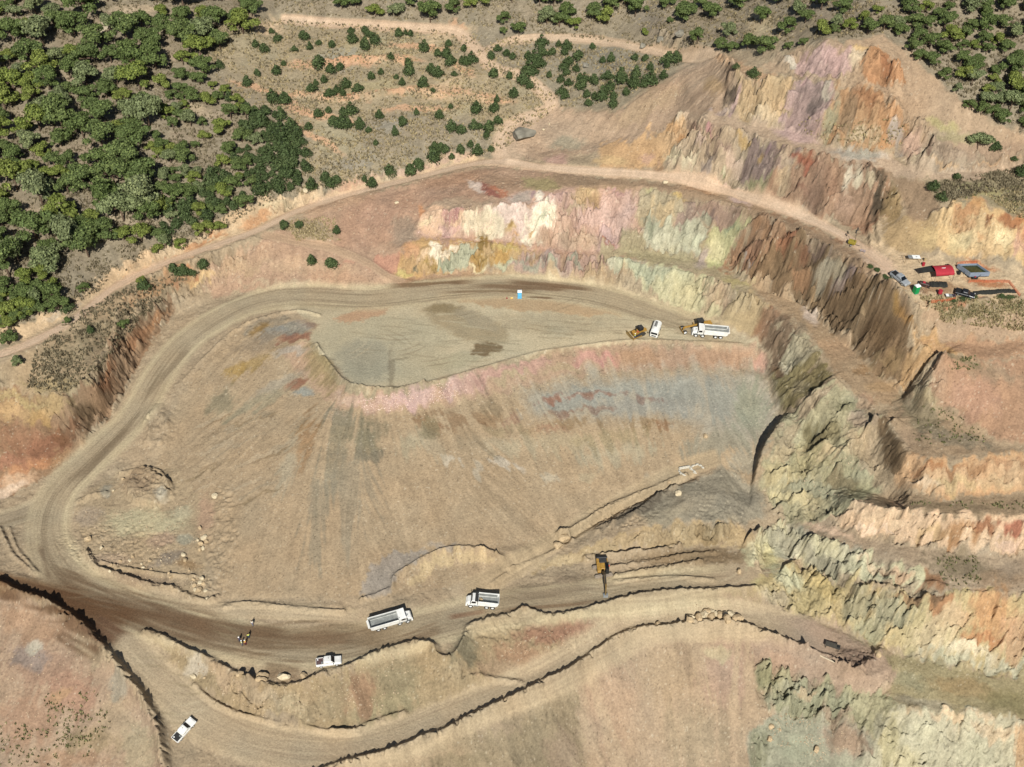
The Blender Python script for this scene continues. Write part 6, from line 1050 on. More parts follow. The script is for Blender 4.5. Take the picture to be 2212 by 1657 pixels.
def pickup(label, body_m=WHITE, bed_m=BLK, cargo=True, canopy=False):
    o = empty('pickup_truck', label, 'pickup', 'pickups parked in the quarry')
    b = MB(); b.prism([(-2.62, .48), (-2.62, 1.02), (-1.15, 1.05), (.9, 1.08), (1.35, 1.06), (2.35, .94), (2.6, .8), (2.62, .45), (2.2, .36), (-2.2, .38)], -.92, .92, .1)
    bo = b.build('body', body_m, o)
    r_ = MB(); r_.prism([(-1.02, 1.04), (-.86, 1.68), (-.6, 1.76), (.35, 1.76), (.55, 1.7), (1.25, 1.07)], -.80, .80, .14); cab = r_.build('cab', body_m, o)
    g = MB(); g.add([(1.24, -.76, 1.12), (1.24, .76, 1.12), (.58, .64, 1.70), (.58, -.64, 1.70)], [(0, 1, 2, 3)]); g.add([(1.19, -.76, 1.10), (1.19, .76, 1.10), (.53, .64, 1.68), (.53, -.64, 1.68)], [(3, 2, 1, 0)]); g.build('windshield', GLASS, cab)
    for s in (-1, 1):
        for x0, x1, x2, x3 in ((.10, .98, .50, .10), (-.78, -.02, -.02, -.72)):
            w_ = MB(); y = s * .81; y2 = s * .70; w_.add([(x0, y, 1.13), (x1, y, 1.13), (x2, y2, 1.60), (x3, y2, 1.60), (x0, y - s * .1, 1.13), (x1, y - s * .1, 1.13), (x2, y2 - s * .1, 1.60), (x3, y2 - s * .1, 1.60)], [(0, 1, 2, 3), (7, 6, 5, 4), (0, 4, 5, 1), (1, 5, 6, 2), (2, 6, 7, 3), (3, 7, 4, 0)]); w_.build('side_window', GLASS, cab)
        m_ = MB(); m_.box(.95, 1.1, min(s * .95, s * 1.12), max(s * .95, s * 1.12), 1.02, 1.2); m_.build('mirror', BLK, cab)
        h = MB(); h.box(2.42, 2.6, min(s * .55, s * .88), max(s * .55, s * .88), .74, .88); h.build('headlight', RIM, bo); t = MB(); t.box(-2.66, -2.58, min(s * .74, s * .9), max(s * .74, s * .9), .72, .98); t.build('tail_light', MAROON, bo)
    bed = MB(); x0, x1, y0 = -2.52, -1.1, .78; bed.box(x0, x1, -y0, y0, 1.055, 1.07); bed.box(x0, x1, y0, y0 + .08, 1.05, 1.2); bed.box(x0, x1, -y0 - .08, -y0, 1.05, 1.2); bed.box(x0 - .06, x0, -y0 - .08, y0 + .08, 1.05, 1.2); bed.build('bed_rails', body_m, o)
    fl = MB(); fl.box(x0, x1, -y0, y0, 1.072, 1.085); fl.build('bed_floor', bed_m, o)
    if cargo:
        c = MB(); c.box(-1.5, -1.2, -.6, -.2, 1.085, 1.3, .03); c.build('toolbox', GREY, o); a = MB(); a.cyl((-2.2, .4, 1.085), (-2.2, .4, 1.35), .14, 10); a.build('bucket', RIM, o)
    an = MB(); an.cyl((.2, .45, 1.76), (.0, .45, 2.6), .012, 4); an.build('antenna', BLK, cab); f = MB(); f.box(.0, .1, .0, .22, 1.765, 1.81); f.build('roof_beacon', BLK, cab)
    for x in (-1.62, 1.62):
        for s in (-1, 1): wheel(o, x, s * .8, .38, .26)
    return o
def excavator():
    o = empty('excavator', 'yellow crawler excavator with its boom reaching down over the road', 'excavator')
    for s in (-1, 1):
        t = MB(); y = s * 1.25; t.prism([(-2.1, .35), (-1.85, .05), (1.85, .05), (2.1, .35), (2.1, .6), (1.85, .88), (-1.85, .88), (-2.1, .6)], y - .3, y + .3, .04)
        for k in range(22): x = -1.9 + k * .18; t.box(x, x + .05, y - .32, y + .32, .88, .93)
        t.build('track', DUSTY, o)
    u = MB(); u.box(-1.0, 1.0, -1.0, 1.0, .4, .95); u.cyl((0, 0, .9), (0, 0, 1.15), .65, 16); u.build('undercarriage', STEELD, o)
    a = R(-98); c, s = math.cos(a), math.sin(a)
    def T3(m_): m_.v = [(p[0] * c - p[1] * s, p[0] * s + p[1] * c, p[2]) for p in m_.v]; return m_
    b = MB(); b.box(-2.6, .9, -1.3, -.45, 1.15, 1.95, .08); b.box(-2.6, .2, -.45, 1.3, 1.15, 1.9, .08); up = T3(b).build('upper_body', YEL, o)
    k = MB(); k.box(-3.2, -2.45, -1.3, 1.3, 1.1, 2.15, .15); T3(k).build('counterweight', BLK, up); h = MB(); h.box(-2.35, -1.3, -.7, 1.1, 1.9, 2.1, .05); T3(h).build('engine_cover', STEELD, up)
    k = MB(); k.prism([(-.6, 1.2), (1.25, 1.2), (1.3, 2.0), (1.0, 2.95), (-.5, 2.95)], .5, 1.3, .08); cb = T3(k).build('cab', BLK, up); w_ = MB(); w_.box(-.4, .9, .6, 1.2, 2.95, 2.975); w_.add([(1.31, .58, 1.6), (1.31, 1.22, 1.6), (1.03, 1.22, 2.85), (1.03, .58, 2.85)], [(0, 1, 2, 3)]); T3(w_).build('cab_glass', GLASS, cb)
    k = MB(); k.cyl((-.1, 1.35, 2.3), (-.1, 1.35, 2.62), .17, 10); T3(k).build('beacon', mat('orange_beacon', 'e8583c', .5), up)
    bo = MB(); pr = [(.5, 1.5), (2.4, 4.0), (3.2, 4.45), (5.9, 3.7), (5.9, 3.35), (3.2, 3.85), (2.7, 3.6), (1.1, 1.4)]; bo.prism(pr, -.28, .18, .03); T3(bo).build('boom', mat('oily_boom', '5a4a30', .6, 0, .3), up)
    bc = MB(); bc.cyl((1.1, -.42, 1.4), (3.0, -.42, 3.6), .1, 8); bc.cyl((1.1, .32, 1.4), (3.0, .32, 3.6), .1, 8); T3(bc).build('boom_cylinder', STEELD, up)
    st = MB(); st.prism([(5.4, 4.25), (5.75, 4.3), (6.75, 1.35), (6.45, 1.2), (5.6, 3.2)], -.2, .1, .03); T3(st).build('stick', mat('worn_stick', '6a5630', .6, 0, .3), up); sc = MB(); sc.cyl((3.2, -.05, 4.55), (5.5, -.05, 4.35), .09, 8); T3(sc).build('stick_cylinder', STEELD, up)
    bk = MB(); bk.prism([(6.3, 1.35), (6.9, 1.4), (7.1, .8), (6.75, .15), (6.2, .0), (6.3, .2), (6.55, .45), (6.6, .8), (6.35, 1.1)], -.6, .5, .02)
    for k_ in range(5): bk.box(6.0, 6.25, -.58 + k_ * .25, -.48 + k_ * .25, .0, .06)
    T3(bk).build('bucket', GREY, up)
    return o
def bulldozer():
    o = empty('bulldozer', 'yellow bulldozer with dark cab and front blade at the pad edge', 'bulldozer')
    for s in (-1, 1):
        t = MB(); y = s * 1.0; t.prism([(-1.7, .5), (-1.3, .08), (1.3, .08), (1.7, .4), (1.5, .7), (-.6, 1.15), (-1.5, .85)], y - .28, y + .28, .04)
        for k in range(12): x = -1.3 + k * .22; t.box(x, x + .05, y - .3, y + .3, .03, .09)
        t.build('track', STEELD, o)
    b = MB(); b.prism([(-1.5, .6), (1.9, .6), (1.95, 1.5), (1.6, 1.62), (.2, 1.7), (-1.5, 1.6)], -.6, .6, .08); bo = b.build('body', YEL, o)
    c = MB(); c.box(-1.1, .3, -.7, .7, 1.6, 2.7, .1); c.build('cab', BLK, o); g = MB(); g.box(-.95, .15, -.55, .55, 2.7, 2.78); g.build('cab_roof', STEELD, o); e_ = MB(); e_.cyl((1.1, .3, 1.6), (1.1, .3, 2.5), .07, 8); e_.cyl((.9, -.25, 1.6), (.9, -.25, 2.1), .12, 8); e_.build('exhaust_stack', BLK, o)
    bl = MB(); bl.prism([(2.55, .05), (2.75, .1), (2.62, .6), (2.8, 1.25), (2.7, 1.3), (2.5, .7)], -1.7, 1.7, .02); bl.build('blade', mat('worn_blade', '8a7448', .6, .2, .25), o)
    for s in (-1, 1): a = MB(); a.prism([(-.3, .4), (2.6, .3), (2.6, .5), (-.3, .6)], s * 1.38 - .07, s * 1.38 + .07); a.build('push_arm', YEL, o)
    r_ = MB(); r_.box(-2.4, -1.5, -.6, .6, .7, 1.1, .05); r_.prism([(-2.5, 1.2), (-2.25, 1.2), (-2.35, .2), (-2.6, .1)], -.1, .1); r_.build('ripper', YEL, o); k = MB(); k.box(.5, .9, .35, .75, 1.66, 1.85); k.build('red_toolbox', mat('red_box', 'b05040', .6), o)
    return o
def grader():
    o = empty('motor_grader', 'yellow motor grader with long front frame behind the white truck', 'grader')
    b = MB(); b.prism([(-4.2, .9), (-1.0, .9), (-1.0, 1.8), (-4.0, 1.75), (-4.25, 1.5)], -.6, .6, .06); b.build('engine_body', YEL, o)
    f = MB(); f.prism([(-1.2, 1.2), (.6, 1.5), (3.6, 1.45), (3.9, .9), (4.1, .9), (4.1, 1.3), (3.7, 1.75), (.6, 1.85), (-1.2, 1.8)], -.2, .2, .03); f.build('front_frame', YEL, o)
    c = MB(); c.box(-1.5, .0, -.7, .7, 1.2, 3.1, .08); cb = c.build('cab', BLK, o); r_ = MB(); r_.box(-1.6, .1, -.78, .78, 3.1, 3.2); r_.build('cab_roof', STEELD, cb)
    m_ = MB(); m_.prism([(.6, .35), (.75, .3), (.65, .7), (.8, 1.0), (.65, 1.0), (.5, .65)], -1.8, 1.8); m_.v = [(p[0] + .25 * p[1], p[1], p[2]) for p in m_.v]; m_.build('moldboard', YEL, o); q_ = MB(); q_.cyl((1.0, 0, 1.0), (1.0, 0, 1.15), .7, 16); q_.build('circle_drive', STEELD, o)
    d = MB(); d.prism([(4.3, .4), (4.4, .4), (4.55, 1.1), (4.45, 1.1)], -1.2, 1.2); d.build('front_blade', YEL, o)
    for x in (3.8, -2.1, -3.5):
        for s in (-1, 1): wheel(o, x, s * .95, .62, .38)
    return o
def service_truck():
    o = empty('service_truck', 'short white tank truck facing the camera beside the bulldozer', 'truck')
    ch = MB(); ch.box(-2.8, 2.9, -.5, .5, .6, .95); ch.build('chassis', STEELD, o)
    c = MB(); c.prism([(1.35, .7), (3.0, .7), (3.02, 1.6), (2.8, 2.35), (1.4, 2.4)], -1.05, 1.05, .12); cb = c.build('cab', WHITE, o)
    g = MB(); g.add([(3.03, -.9, 1.65), (3.03, .9, 1.65), (2.84, .85, 2.25), (2.84, -.85, 2.25)], [(0, 1, 2, 3)]); g.build('windshield', GLASS, cb); gr = MB(); gr.box(3.0, 3.05, -.6, .6, .95, 1.3); gr.build('grille', BLK, cb)
    t = MB(); t.sm = False; pr = [(math.cos(R(a)) * 1.1, 1.75 + math.sin(R(a)) * .85) for a in range(0, 360, 20)]; vs = [(x, p[0], p[1]) for x in (-2.9, 1.2) for p in pr]; n = len(pr); t.add(vs, [tuple(range(n)), tuple(range(2 * n - 1, n - 1, -1))] + [(i, (i + 1) % n, n + (i + 1) % n, n + i) for i in range(n)]); tk = t.build('tank', WHITE, o)
    l = MB()
    for k in range(6): l.box(-2.3 + k * .45, -2.05 + k * .45, -.55, .1, 2.56, 2.66)
    l.build('hatch_row', STEELD, tk)
    for s in (-1, 1):
        m_ = MB(); m_.box(2.75, 2.9, min(s * 1.2, s * 1.45), max(s * 1.2, s * 1.45), 1.6, 2.1); m_.build('mirror', BLK, cb); h = MB(); h.cyl((3.0, s * .8, 1.1), (3.06, s * .8, 1.1), .12, 10); h.build('headlight', RIM, cb)
        for x in (-1.9, 2.1): wheel(o, x, s * .95, .5, .36)
    return o
def toilet(label, m_, roof):
    o = empty('portable_toilet', label, 'portable toilet')
    b = MB(); b.box(-.55, .55, -.55, .55, .08, 2.1, .03); bo = b.build('booth', m_, o); d = MB(); d.box(.55, .58, -.38, .38, .15, 1.95); dd = d.build('door', m_, o); h = MB(); h.box(.58, .61, .22, .3, 1.0, 1.12); h.build('handle', GREY, dd)
    r_ = MB(); r_.prism([(-.6, 2.1), (.6, 2.1), (.6, 2.18), (.35, 2.34), (-.35, 2.34), (-.6, 2.18)], -.6, .6); r_.build('roof', roof, o); k = MB(); k.box(-.6, .6, -.6, .6, .0, .08); k.build('skid_base', GREY, o); v = MB(); v.cyl((-.4, .4, 2.2), (-.4, .4, 2.6), .05, 8); v.build('vent_pipe', GREY, o)
    return o
# ---------------------------------------------------------------- people
def skin_mesh(name, pts, edges, m_, parent, sub=1):
    me_ = bpy.data.meshes.new(name); me_.from_pydata([p[:3] for p in pts], edges, []); o = bpy.data.objects.new(name, me_); COLL.objects.link(o)
    bm = bmesh.new(); bm.from_mesh(me_); ly = bm.verts.layers.skin.verify()
    for v, p in zip(bm.verts, pts): v[ly].radius = (p[3], p[4] if len(p) > 4 else p[3])
    bm.verts.ensure_lookup_table(); bm.verts[0][ly].use_root = True; bm.to_mesh(me_); bm.free()
    a = o.modifiers.new('skin', 'SKIN'); a.use_smooth_shade = True; b = o.modifiers.new('sub', 'SUBSURF'); b.levels = sub; b.render_levels = sub; me_.materials.append(m_)
    if parent: o.parent = parent
    return o
def person(label, top, legs, head='hair', vest=None, stride=.0, arm=.0, h=1.74):
    k = h / 1.75; st = stride
    J = [(0, 0, .95, .13, .16), (0, 0, 1.18, .11, .15), (0, 0, 1.38, .12, .18), (0, 0, 1.5, .06, .06), (.02, 0, 1.66, .085, .08), (.02, 0, 1.72, .07, .07)]
    E = [(0, 1), (1, 2), (2, 3), (3, 4), (4, 5)]
    for s in (-1, 1):
        b = len(J); J += [(0, s * .2, 1.4, .055), (.02 + arm * .1, s * .27, 1.13, .042), (.08 + arm * .25, s * .25, .9 + arm * .1, .03)]; E += [(2, b), (b, b + 1), (b + 1, b + 2)]
        px, py, pz = J[-1][:3]; J.append((px + .03, py, pz - .07, .028)); E.append((b + 2, b + 3)); pl = b + 3
        for f_ in range(4): i = len(J); y = py + (f_ - 1.5) * .02; L_ = (.075, .085, .08, .065)[f_]; J += [(px + .035, y, pz - .12, .009), (px + .05, y, pz - .12 - L_ * .6, .008)]; E += [(pl, i), (i, i + 1)]
        i = len(J); J += [(px + .065, py - s * .03, pz - .1, .010)]; E.append((pl, i))
        b = len(J); J += [(0, s * .1, .88, .09), (s * st * .12 + .02, s * .11, .48, .06), (s * st * .3, s * .12, .1, .04), (s * st * .3 + .14, s * .13, .04, .04)]; E += [(0, b), (b, b + 1), (b + 1, b + 2), (b + 2, b + 3)]
    J = [(p[0] * k, p[1] * k, p[2] * k) + tuple(r_ * k for r_ in p[3:]) for p in J]
    o = skin_mesh('person', J, E, SKIN, None, 1); tag(o, label, 'person', 'people standing on site')
    def sub_(name, idx, ee, dr, m_): return skin_mesh(name, [J[i][:3] + (J[i][3] + dr, (J[i][4] if len(J[i]) > 4 else J[i][3]) + dr) for i in idx], ee, m_, o, 1)
    n = 4 + 8 + 1; A = 6; B_ = A + 3 + 1 + 8 + 1 + 4
    sub_('shirt', [2, 1, 0, A, A + 1, B_, B_ + 1], [(0, 1), (1, 2), (0, 3), (3, 4), (0, 5), (5, 6)], .018, top)
    la = A + 13; lb = B_ + 13
    sub_('trousers', [0, la, la + 1, la + 2, lb, lb + 1, lb + 2], [(0, 1), (1, 2), (2, 3), (0, 4), (4, 5), (5, 6)], .02, legs)
    for i in (la, lb): p = J[i + 2]; q_ = J[i + 3]; bt = MB(); bt.prism([(p[0] - .09, 0), (q_[0] + .08, 0), (q_[0] + .08, .06), (p[0] + .06, .13), (p[0] - .08, .13)], p[1] - .055, p[1] + .055, .01); bt.build('boot', BOOT, o)
    if vest: sub_('vest', [2, 1, 0], [(0, 1), (1, 2)], .045, vest)
    hm = MB(); hm.sm = True; zc = 1.69 * k
    for kk in range(5): a0, a1 = R(kk * 18), R((kk + 1) * 18); hm.cyl((.01, 0, zc + .135 * k * math.sin(a0)), (.01, 0, zc + .135 * k * math.sin(a1)), .128 * k * math.cos(a0), 12, max(.004, .128 * k * math.cos(a1)))
    if head == 'helmet': hm.cyl((.04, 0, zc - .01), (.04, 0, zc + .01), .16 * k, 12)
    hm.build(head, HELM if head == 'helmet' else HAIR, o)
    fc = MB(); fc.box(.095 * k, .125 * k, -.014, .014, 1.63 * k, 1.67 * k); fc.box(.1, .112, -.03, .03, 1.595 * k, 1.605 * k); fc.build('nose_and_mouth', SKIN, o)
    for s in (-1, 1): ey = MB(); ey.box(.095 * k, .106 * k, s * .035 - .011, s * .035 + .011, 1.675 * k, 1.69 * k); ey.build('eye', BLK, o); er = MB(); er.box(-.01, .03, s * .098 - .01, s * .098 + .01, 1.63 * k, 1.69 * k); er.build('ear', SKIN, o)
    return o
# ---------------------------------------------------------------- boulders
STONE = mat('tan_stone', 'ad9878', .95, 0, .25, 2.5, .1); STONEG = mat('grey_stone', '7d786b', .95, 0, .3, 1.5, .1); STONEC = mat('cream_stone', 'bfb092', .95, 0, .22, 2.5, .1)
def rock_mesh(name, seed, m_):
    bm = bmesh.new(); bmesh.ops.create_icosphere(bm, subdivisions=3, radius=1.); r_ = random.Random(seed)
    pl = [(Vector((r_.gauss(0, 1), r_.gauss(0, 1), r_.gauss(.2, .8))).normalized(), r_.uniform(.55, .86)) for _ in range(11)]
    for v in bm.verts:
        for n, d in pl:
            k = v.co.dot(n) - d
            if k > 0: v.co -= n * k
        v.co *= 1 + .035 * math.sin(9 * v.co.x + seed) * math.sin(8 * v.co.y + 3 * v.co.z)
    me_ = bpy.data.meshes.new(name); bm.to_mesh(me_); bm.free(); me_.materials.append(m_); return me_
RK = {k: [rock_mesh('boulder', 10 * i + j, m_) for j in range(4)] for i, (k, m_) in enumerate((('t', STONE), ('g', STONEG), ('c', STONEC)))}
def boulder(L_, a, r_, kind, label, group, asp=1.0, name='boulder'):
    (u, v), = cv(L_, a); x, y, z = hit(u, v, Zf); o = bpy.data.objects.new(name, rnd.choice(RK[kind])); COLL.objects.link(o)
    tag(o, label, 'boulder', group); o.location = (x, y, gz(x, y) + r_ * .38); o.scale = (r_ * asp * rnd.uniform(.9, 1.15), r_ * rnd.uniform(.85, 1.1), r_ * rnd.uniform(.7, .95)); o.rotation_euler = (rnd.uniform(-.2, .2), rnd.uniform(-.2, .2), rnd.uniform(0, 6.28) if asp == 1 else 0); return o
ordn = ['first', 'second', 'third', 'fourth', 'fifth', 'sixth', 'seventh', 'eighth', 'ninth', 'tenth', 'eleventh', 'twelfth']
for i, (x, y, r_) in enumerate([(430,520,1.0),(665,545,1.15),(830,430,1.2),(900,350,1.0),(1010,370,.9),(1040,510,1.0),(1155,430,.8),(1270,450,.95),(1420,440,.9),(1500,575,1.05),(1620,430,1.05),(1790,560,1.25)]):
    s_ = .0742; boulder('P', (1460 + x * s_, 1297 + y * s_), r_ * 1.12, 'ct'[i % 2], '%s boulder from the left in the row piled on the lower road bend' % ordn[i], 'boulders piled on the lower road')
for (x, y, r_, k, lb, asp) in [(370,310,.75,'t','small pointed tan boulder at the left end of the berm row',1),(900,350,1.0,'t','wide tan boulder second from the left in the berm row',1.1),(870,440,.8,'t','flat grey-tan slab lying just under the wide berm boulder',1.4),(1370,385,.95,'c','largest pale long boulder in the berm row',1.6),(1850,360,.75,'t','rounded tan boulder at the right end of the berm row nearest the pickup',1)]:
    boulder('P', (483.8 + x * .0937, 1428 + y * .0937), r_ * 1.15, k, lb, 'boulders along the roadside berm', asp)
for L_, a, r_, k, lb in [('H1',(1185,1105),.7,'c','pale boulder lying on the slope under the left end of the berm'),('H1',(1252,1112),.4,'t','small stone to the right of the pale slope boulder'),('H2',(1990,785),.75,'t','single tan boulder left of the long boulder pile'),('H2',(2185,762),.9,'t','tan boulder sitting just left of the boulder pile'),('F',(705,825),1.5,'t','round tan boulder at the lower end of the trench'),('F',(660,880),1.2,'t','low tan boulder below the round one at the trench end'),('F',(1580,475),.9,'c','pale boulder on the grey mound right of the trench'),('F',(1512,388),.6,'t','small tan boulder on the trench bank near the sandbags'),('F',(1790,35),.7,'t','lone stone high on the right of the grey fill slope'),('F',(2050,1075),.8,'t','brown boulder at the right end of the dig beside yellow rock'),('B',(605,655),.9,'c','yellowish boulder on the verge of the upper road'),('B',(375,610),.35,'c','small yellowish stone left of the yellowish verge boulder'),('G2',(1290,792),.5,'c','white stone right of the grey rock outcrop'),('G2',(1325,757),.4,'c','small pale stone above the white stone near the outcrop'),('H3',(655,1415),.75,'t','upper boulder of two on the grey green pit floor'),('H3',(645,1490),.75,'t','lower boulder of two on the grey green pit floor'),('H3',(930,1555),.8,'t','boulder on the pit floor near the bottom edge right of the pair'),('H3',(708,1430),.35,'t','small stone right of the upper pit floor boulder'),('P',(1895,1414),.95,'t','pale block at the tip of the dumping platform'),
        ('G2',(1890,290),1.2,'g','tall pale grey rock beside the track loop top right corner'),('G2',(1995,250),1.4,'g','rounded grey rock right of the tall pale one at the top'),('G2',(2120,215),1.6,'g','big grey rock farthest right of three by the top track'),('G2',(395,1238),.6,'c','pale stone on the pink earth slope below the upper track'),('G2',(1545,410),1.2,'g','grey rock among the trees inside the track loop'),('G1',(1865,1165),1.0,'c','pale rock at the wood edge above the upper track'),('E',(1520,1415),.35,'t','small stone by the dark line under the rubble heap')]:
    boulder(L_, a, r_, k, lb, None)
rb = boulder('G2', (1160, 840), 3.4, 'g', 'huge grey green rock outcrop beside the fork of the tracks', None, 1.25, 'rock_outcrop'); rb.rotation_euler = (0, 0, .7); rb.scale = (4.8, 3.3, 1.9)
for i, (x, y, r_) in enumerate([(795,1110,34),(915,1190,24),(1085,1305,20),(1170,1305,18),(1350,1305,20),(1655,1250,28),(1668,1305,28),(1290,1365,18),(1360,1385,20),(1275,1330,15),(1195,1265,24),(990,1400,18),(1005,1340,16),(1935,725,32),(1540,1450,20),(1820,1460,26),(1750,1530,26),(1800,1500,24),(1790,1565,30),(1760,1570,26),(1830,1512,24),(1850,1572,22),(1745,1475,22),(1865,1640,18),(1810,1150,32),(1830,1100,28),(1800,1200,28),(1845,1085,26),(1800,1010,24),(1825,1195,22),(1110,570,22),(1020,670,16),(1860,1130,24),(1780,1120,18),(1700,1390,14),(1450,1300,12)]):
    (u, v), = cv('E', (x, y)); boulder('E', (x, y), r_ * .0245, 'tc'[i % 2], '%s stone in the dumped rubble inside the road bend, %s' % (['tan', 'pale'][i % 2], pct(u, v)), 'stones in the dumped rubble inside the bend')
# ---------------------------------------------------------------- machines on the site
settle(dump_truck('long white four-axle dump truck driving on the lower haul road'), 848, 1345, to=(882, 1348.6, 815.5, 1367.9), L=3, dz=.03)
settle(dump_truck('short white three-axle dump truck with dark empty bed beside the dig', False), 1036, 1306, to=(1013.8, 1314.5, 1061, 1317.8), L=2.4, dz=.03)
settle(dump_truck('long white dump truck parked on the upper pad by the grader'), 1528, 724, to=(1501, 727.8, 1552.7, 732.5), L=3, dz=.03)
settle(pickup('white pickup with dark brown bed on the lower haul road', bed_m=BROWNB), 711, 1433, to=(724.5, 1436, 696.6, 1439.9), L=1.6, W=.8, dz=.03)
settle(pickup('white pickup parked alone on the branch road at lower left'), 399, 1578, to=(414.8, 1568.4, 392.8, 1592.9), L=1.6, W=.8, dz=.03)
settle(pickup('silver pickup with black bed cover parked beside the camp edge', body_m=mat('silver_paint', '8c9092', .4), cargo=False), 1943, 606, to=(1952, 613, 1934, 599), L=1.6, W=.8, dz=.03)
DARKP = mat('dark_paint', '202226', .35); sv = settle(pickup('small black utility vehicle with white bonnet at the camp lower edge', body_m=DARKP, cargo=False), 2083, 638, to=(2092, 640, 2072, 634), L=1.6, W=.8, dz=.03); sv.scale = (.85, .95, .9)
settle(excavator(), 1301, 1236, to=(1323, 1240, 1284, 1246), L=1.5, dz=.0)
settle(bulldozer(), 1378, 722, to=(1360, 729, 1394, 716), L=1.5, dz=.0)
sv_ = settle(service_truck(), 1415, 719, to=(1409, 733, 1418, 708), L=1.6, dz=.02); sv_.scale = (.8, 1.0, .95)
settle(grader(), 1504, 711, to=(1482, 717, 1526, 708), L=2.5, dz=.0)
settle(toilet('sky blue portable toilet with white roof on the upper pad', BLUEP, ROOFP), 1122.5, 643, R(-90), L=.4, W=.4, tilt=False)
settle(toilet('green portable toilet with white roof in the camp', GREENP, ROOFP), 1977, 633, R(-70), L=.4, W=.4, tilt=False)
for u, v, a, args in [(518,1386,-1.0,('person in white helmet and navy clothes at the left of the roadside group', NAVY, NAVY, 'helmet', None, .3)),(523.5,1394,.6,('person in yellow hi-vis vest standing lowest in the roadside group', LCLO, JEAN, 'helmet', HIVIS, .2)),(531,1393,2.4,('person in orange and yellow vest with maroon trousers in the roadside group', ORV, MAROON, 'helmet', ORV, .3)),(538,1378.5,2.0,('bareheaded person in yellow-green vest at the right of the group', HIVIS, NAVY, 'hair', HIVIS, .1)),(546,1351,-1.6,('dark-haired person walking alone along the road edge above the group', LCLO, JEAN, 'hair', None, .8)),(1371,731.5,-.4,('person in yellow hi-vis top beside the bulldozer blade', HIVIS, JEAN, 'helmet', HIVIS, .2))]:
    p = person(*args); x, y, z = hit(u, v, Zf); p.location = (x, y, gz(x, y) + .01); p.rotation_euler = (0, 0, a)
# light tower
o = empty('light_tower', 'yellow trailer light tower with four lamps beside the upper road', 'light tower')
b = MB(); b.box(-.9, .9, -.55, .55, .5, 1.35, .06); b.build('housing', mat('yellow_housing', '8f8030', .5), o); b = MB(); b.cyl((.7, -.2, 1.2), (.75, -.2, 4.9), .05, 8); ms = b.build('mast', STEELD, o)
b = MB(); b.box(.7, .78, -.85, .45, 4.85, 4.92); b.build('crossbar', STEELD, ms)
for y_, z_ in ((-.8, 4.65), (-.8, 5.1), (.4, 4.65), (.4, 5.1)): b = MB(); b.box(.65, .9, y_ - .2, y_ + .2, z_ - .17, z_ + .17, .03); b.build('lamp_head', LAMP, ms)
for s in (-1, 1): wheel(o, 0, s * .7, .3, .2); b = MB(); b.box(-.05, .05, min(s * .55, s * 1.3), max(s * .55, s * 1.3), .35, .42); b.cyl((0, s * 1.25, 0), (0, s * 1.25, .4), .04, 6); b.build('outrigger', STEELD, o)
b = MB(); b.cyl((.9, 0, .45), (2.0, 0, .4), .05, 6); b.build('tow_bar', STEELD, o); settle(o, 1840, 529, R(-35), L=.8, W=.5, dz=.02)
o = empty('folding_barrier', 'small folding warning barrier on the upper road below the light tower', 'barrier')
for s in (-1, 1): b = MB(); b.cyl((s * .5, -.3, 0), (s * .5, 0, 1.1), .03, 5); b.cyl((s * .5, .3, 0), (s * .5, 0, 1.1), .03, 5); b.build('leg_frame', GREY, o)
for z_ in (.5, .85): b = MB(); b.box(-.65, .65, -.16, -.13, z_, z_ + .16); b.build('rail', mat('striped_rail', '8a8088', .7), o)
settle(o, 1863, 546, R(-30), tilt=False)
# notice board lying on its frame
o = empty('notice_board', 'white and grey notice board on a wooden frame above the camp', 'notice board')
fr = MB()
for x, y in ((-1.9, -.7), (1.7, -.7), (-1.9, .9), (1.7, .9)): fr.cyl((x, y, 0), (x, y, 1.5), .05, 6)
for y in (-.7, .9): fr.cyl((-2.6, y, 1.4), (1.9, y, 1.4), .035, 6)
fr.build('frame', mat('weathered_wood', '8c7454', .9), o); b = MB(); b.box(-.1, 1.75, -.6, .85, 1.46, 1.5); pn = b.build('white_panel', ROOFP, o); b = MB(); b.box(-1.15, -.104, -.6, .85, 1.46, 1.5); b.build('grey_panel', GREY, o)
b = MB(); b.add([(.55, .15, 1.505), (.85, -.02, 1.505), (1.15, .15, 1.505), (.85, .36, 1.505)], [(0, 1, 2, 3)]); b.cyl((.85, .15, 1.5), (.85, .15, 1.512), .12, 8); b.build('grey_emblem', GREY, pn); settle(o, 1969, 566, R(-2), tilt=False)
# red canopy shelter
o = empty('canopy_shelter', 'bright red canopy shelter on poles in the middle of the camp', 'canopy')
rf = MB(); n_ = 9; W_, Lr = 1.8, 2.3
pr = [(-W_ + 2 * W_ * i / n_, 2.35 + .75 * math.sin(math.pi * i / n_) ** .7) for i in range(n_ + 1)]
vs = [(x, p[0], p[1]) for x in (-Lr, Lr) for p in pr]; m1 = n_ + 1; rf.add(vs, [(i, i + 1, m1 + i + 1, m1 + i) for i in range(n_)]); rf.add([(x, p[0], p[1] - .04) for x in (-Lr, Lr) for p in pr], [(i, m1 + i, m1 + i + 1, i + 1) for i in range(n_)]); rf.box(-Lr, Lr, -W_ - .02, -W_ + .01, 1.95, 2.36); rf.box(Lr - .02, Lr + .01, -W_, W_, 1.95, 2.36)
roof_ = rf.build('canopy_roof', REDC, o); b = MB(); b.add([(-.35, -.5, 3.105), (.1, -.2, 3.13), (.3, -.55, 3.09), (.0, -.35, 3.125)], [(0, 1, 2, 3)]); b.box(-.5, .5, -.28, -.2, 3.07, 3.14); b.build('white_mark', ROOFP, roof_)
for x, y in ((-Lr, -W_), (Lr, -W_), (-Lr, W_), (Lr, W_)): b = MB(); b.cyl((x, y, 0), (x, y, 2.4), .04, 6); b.build('pole', STEELD, o)
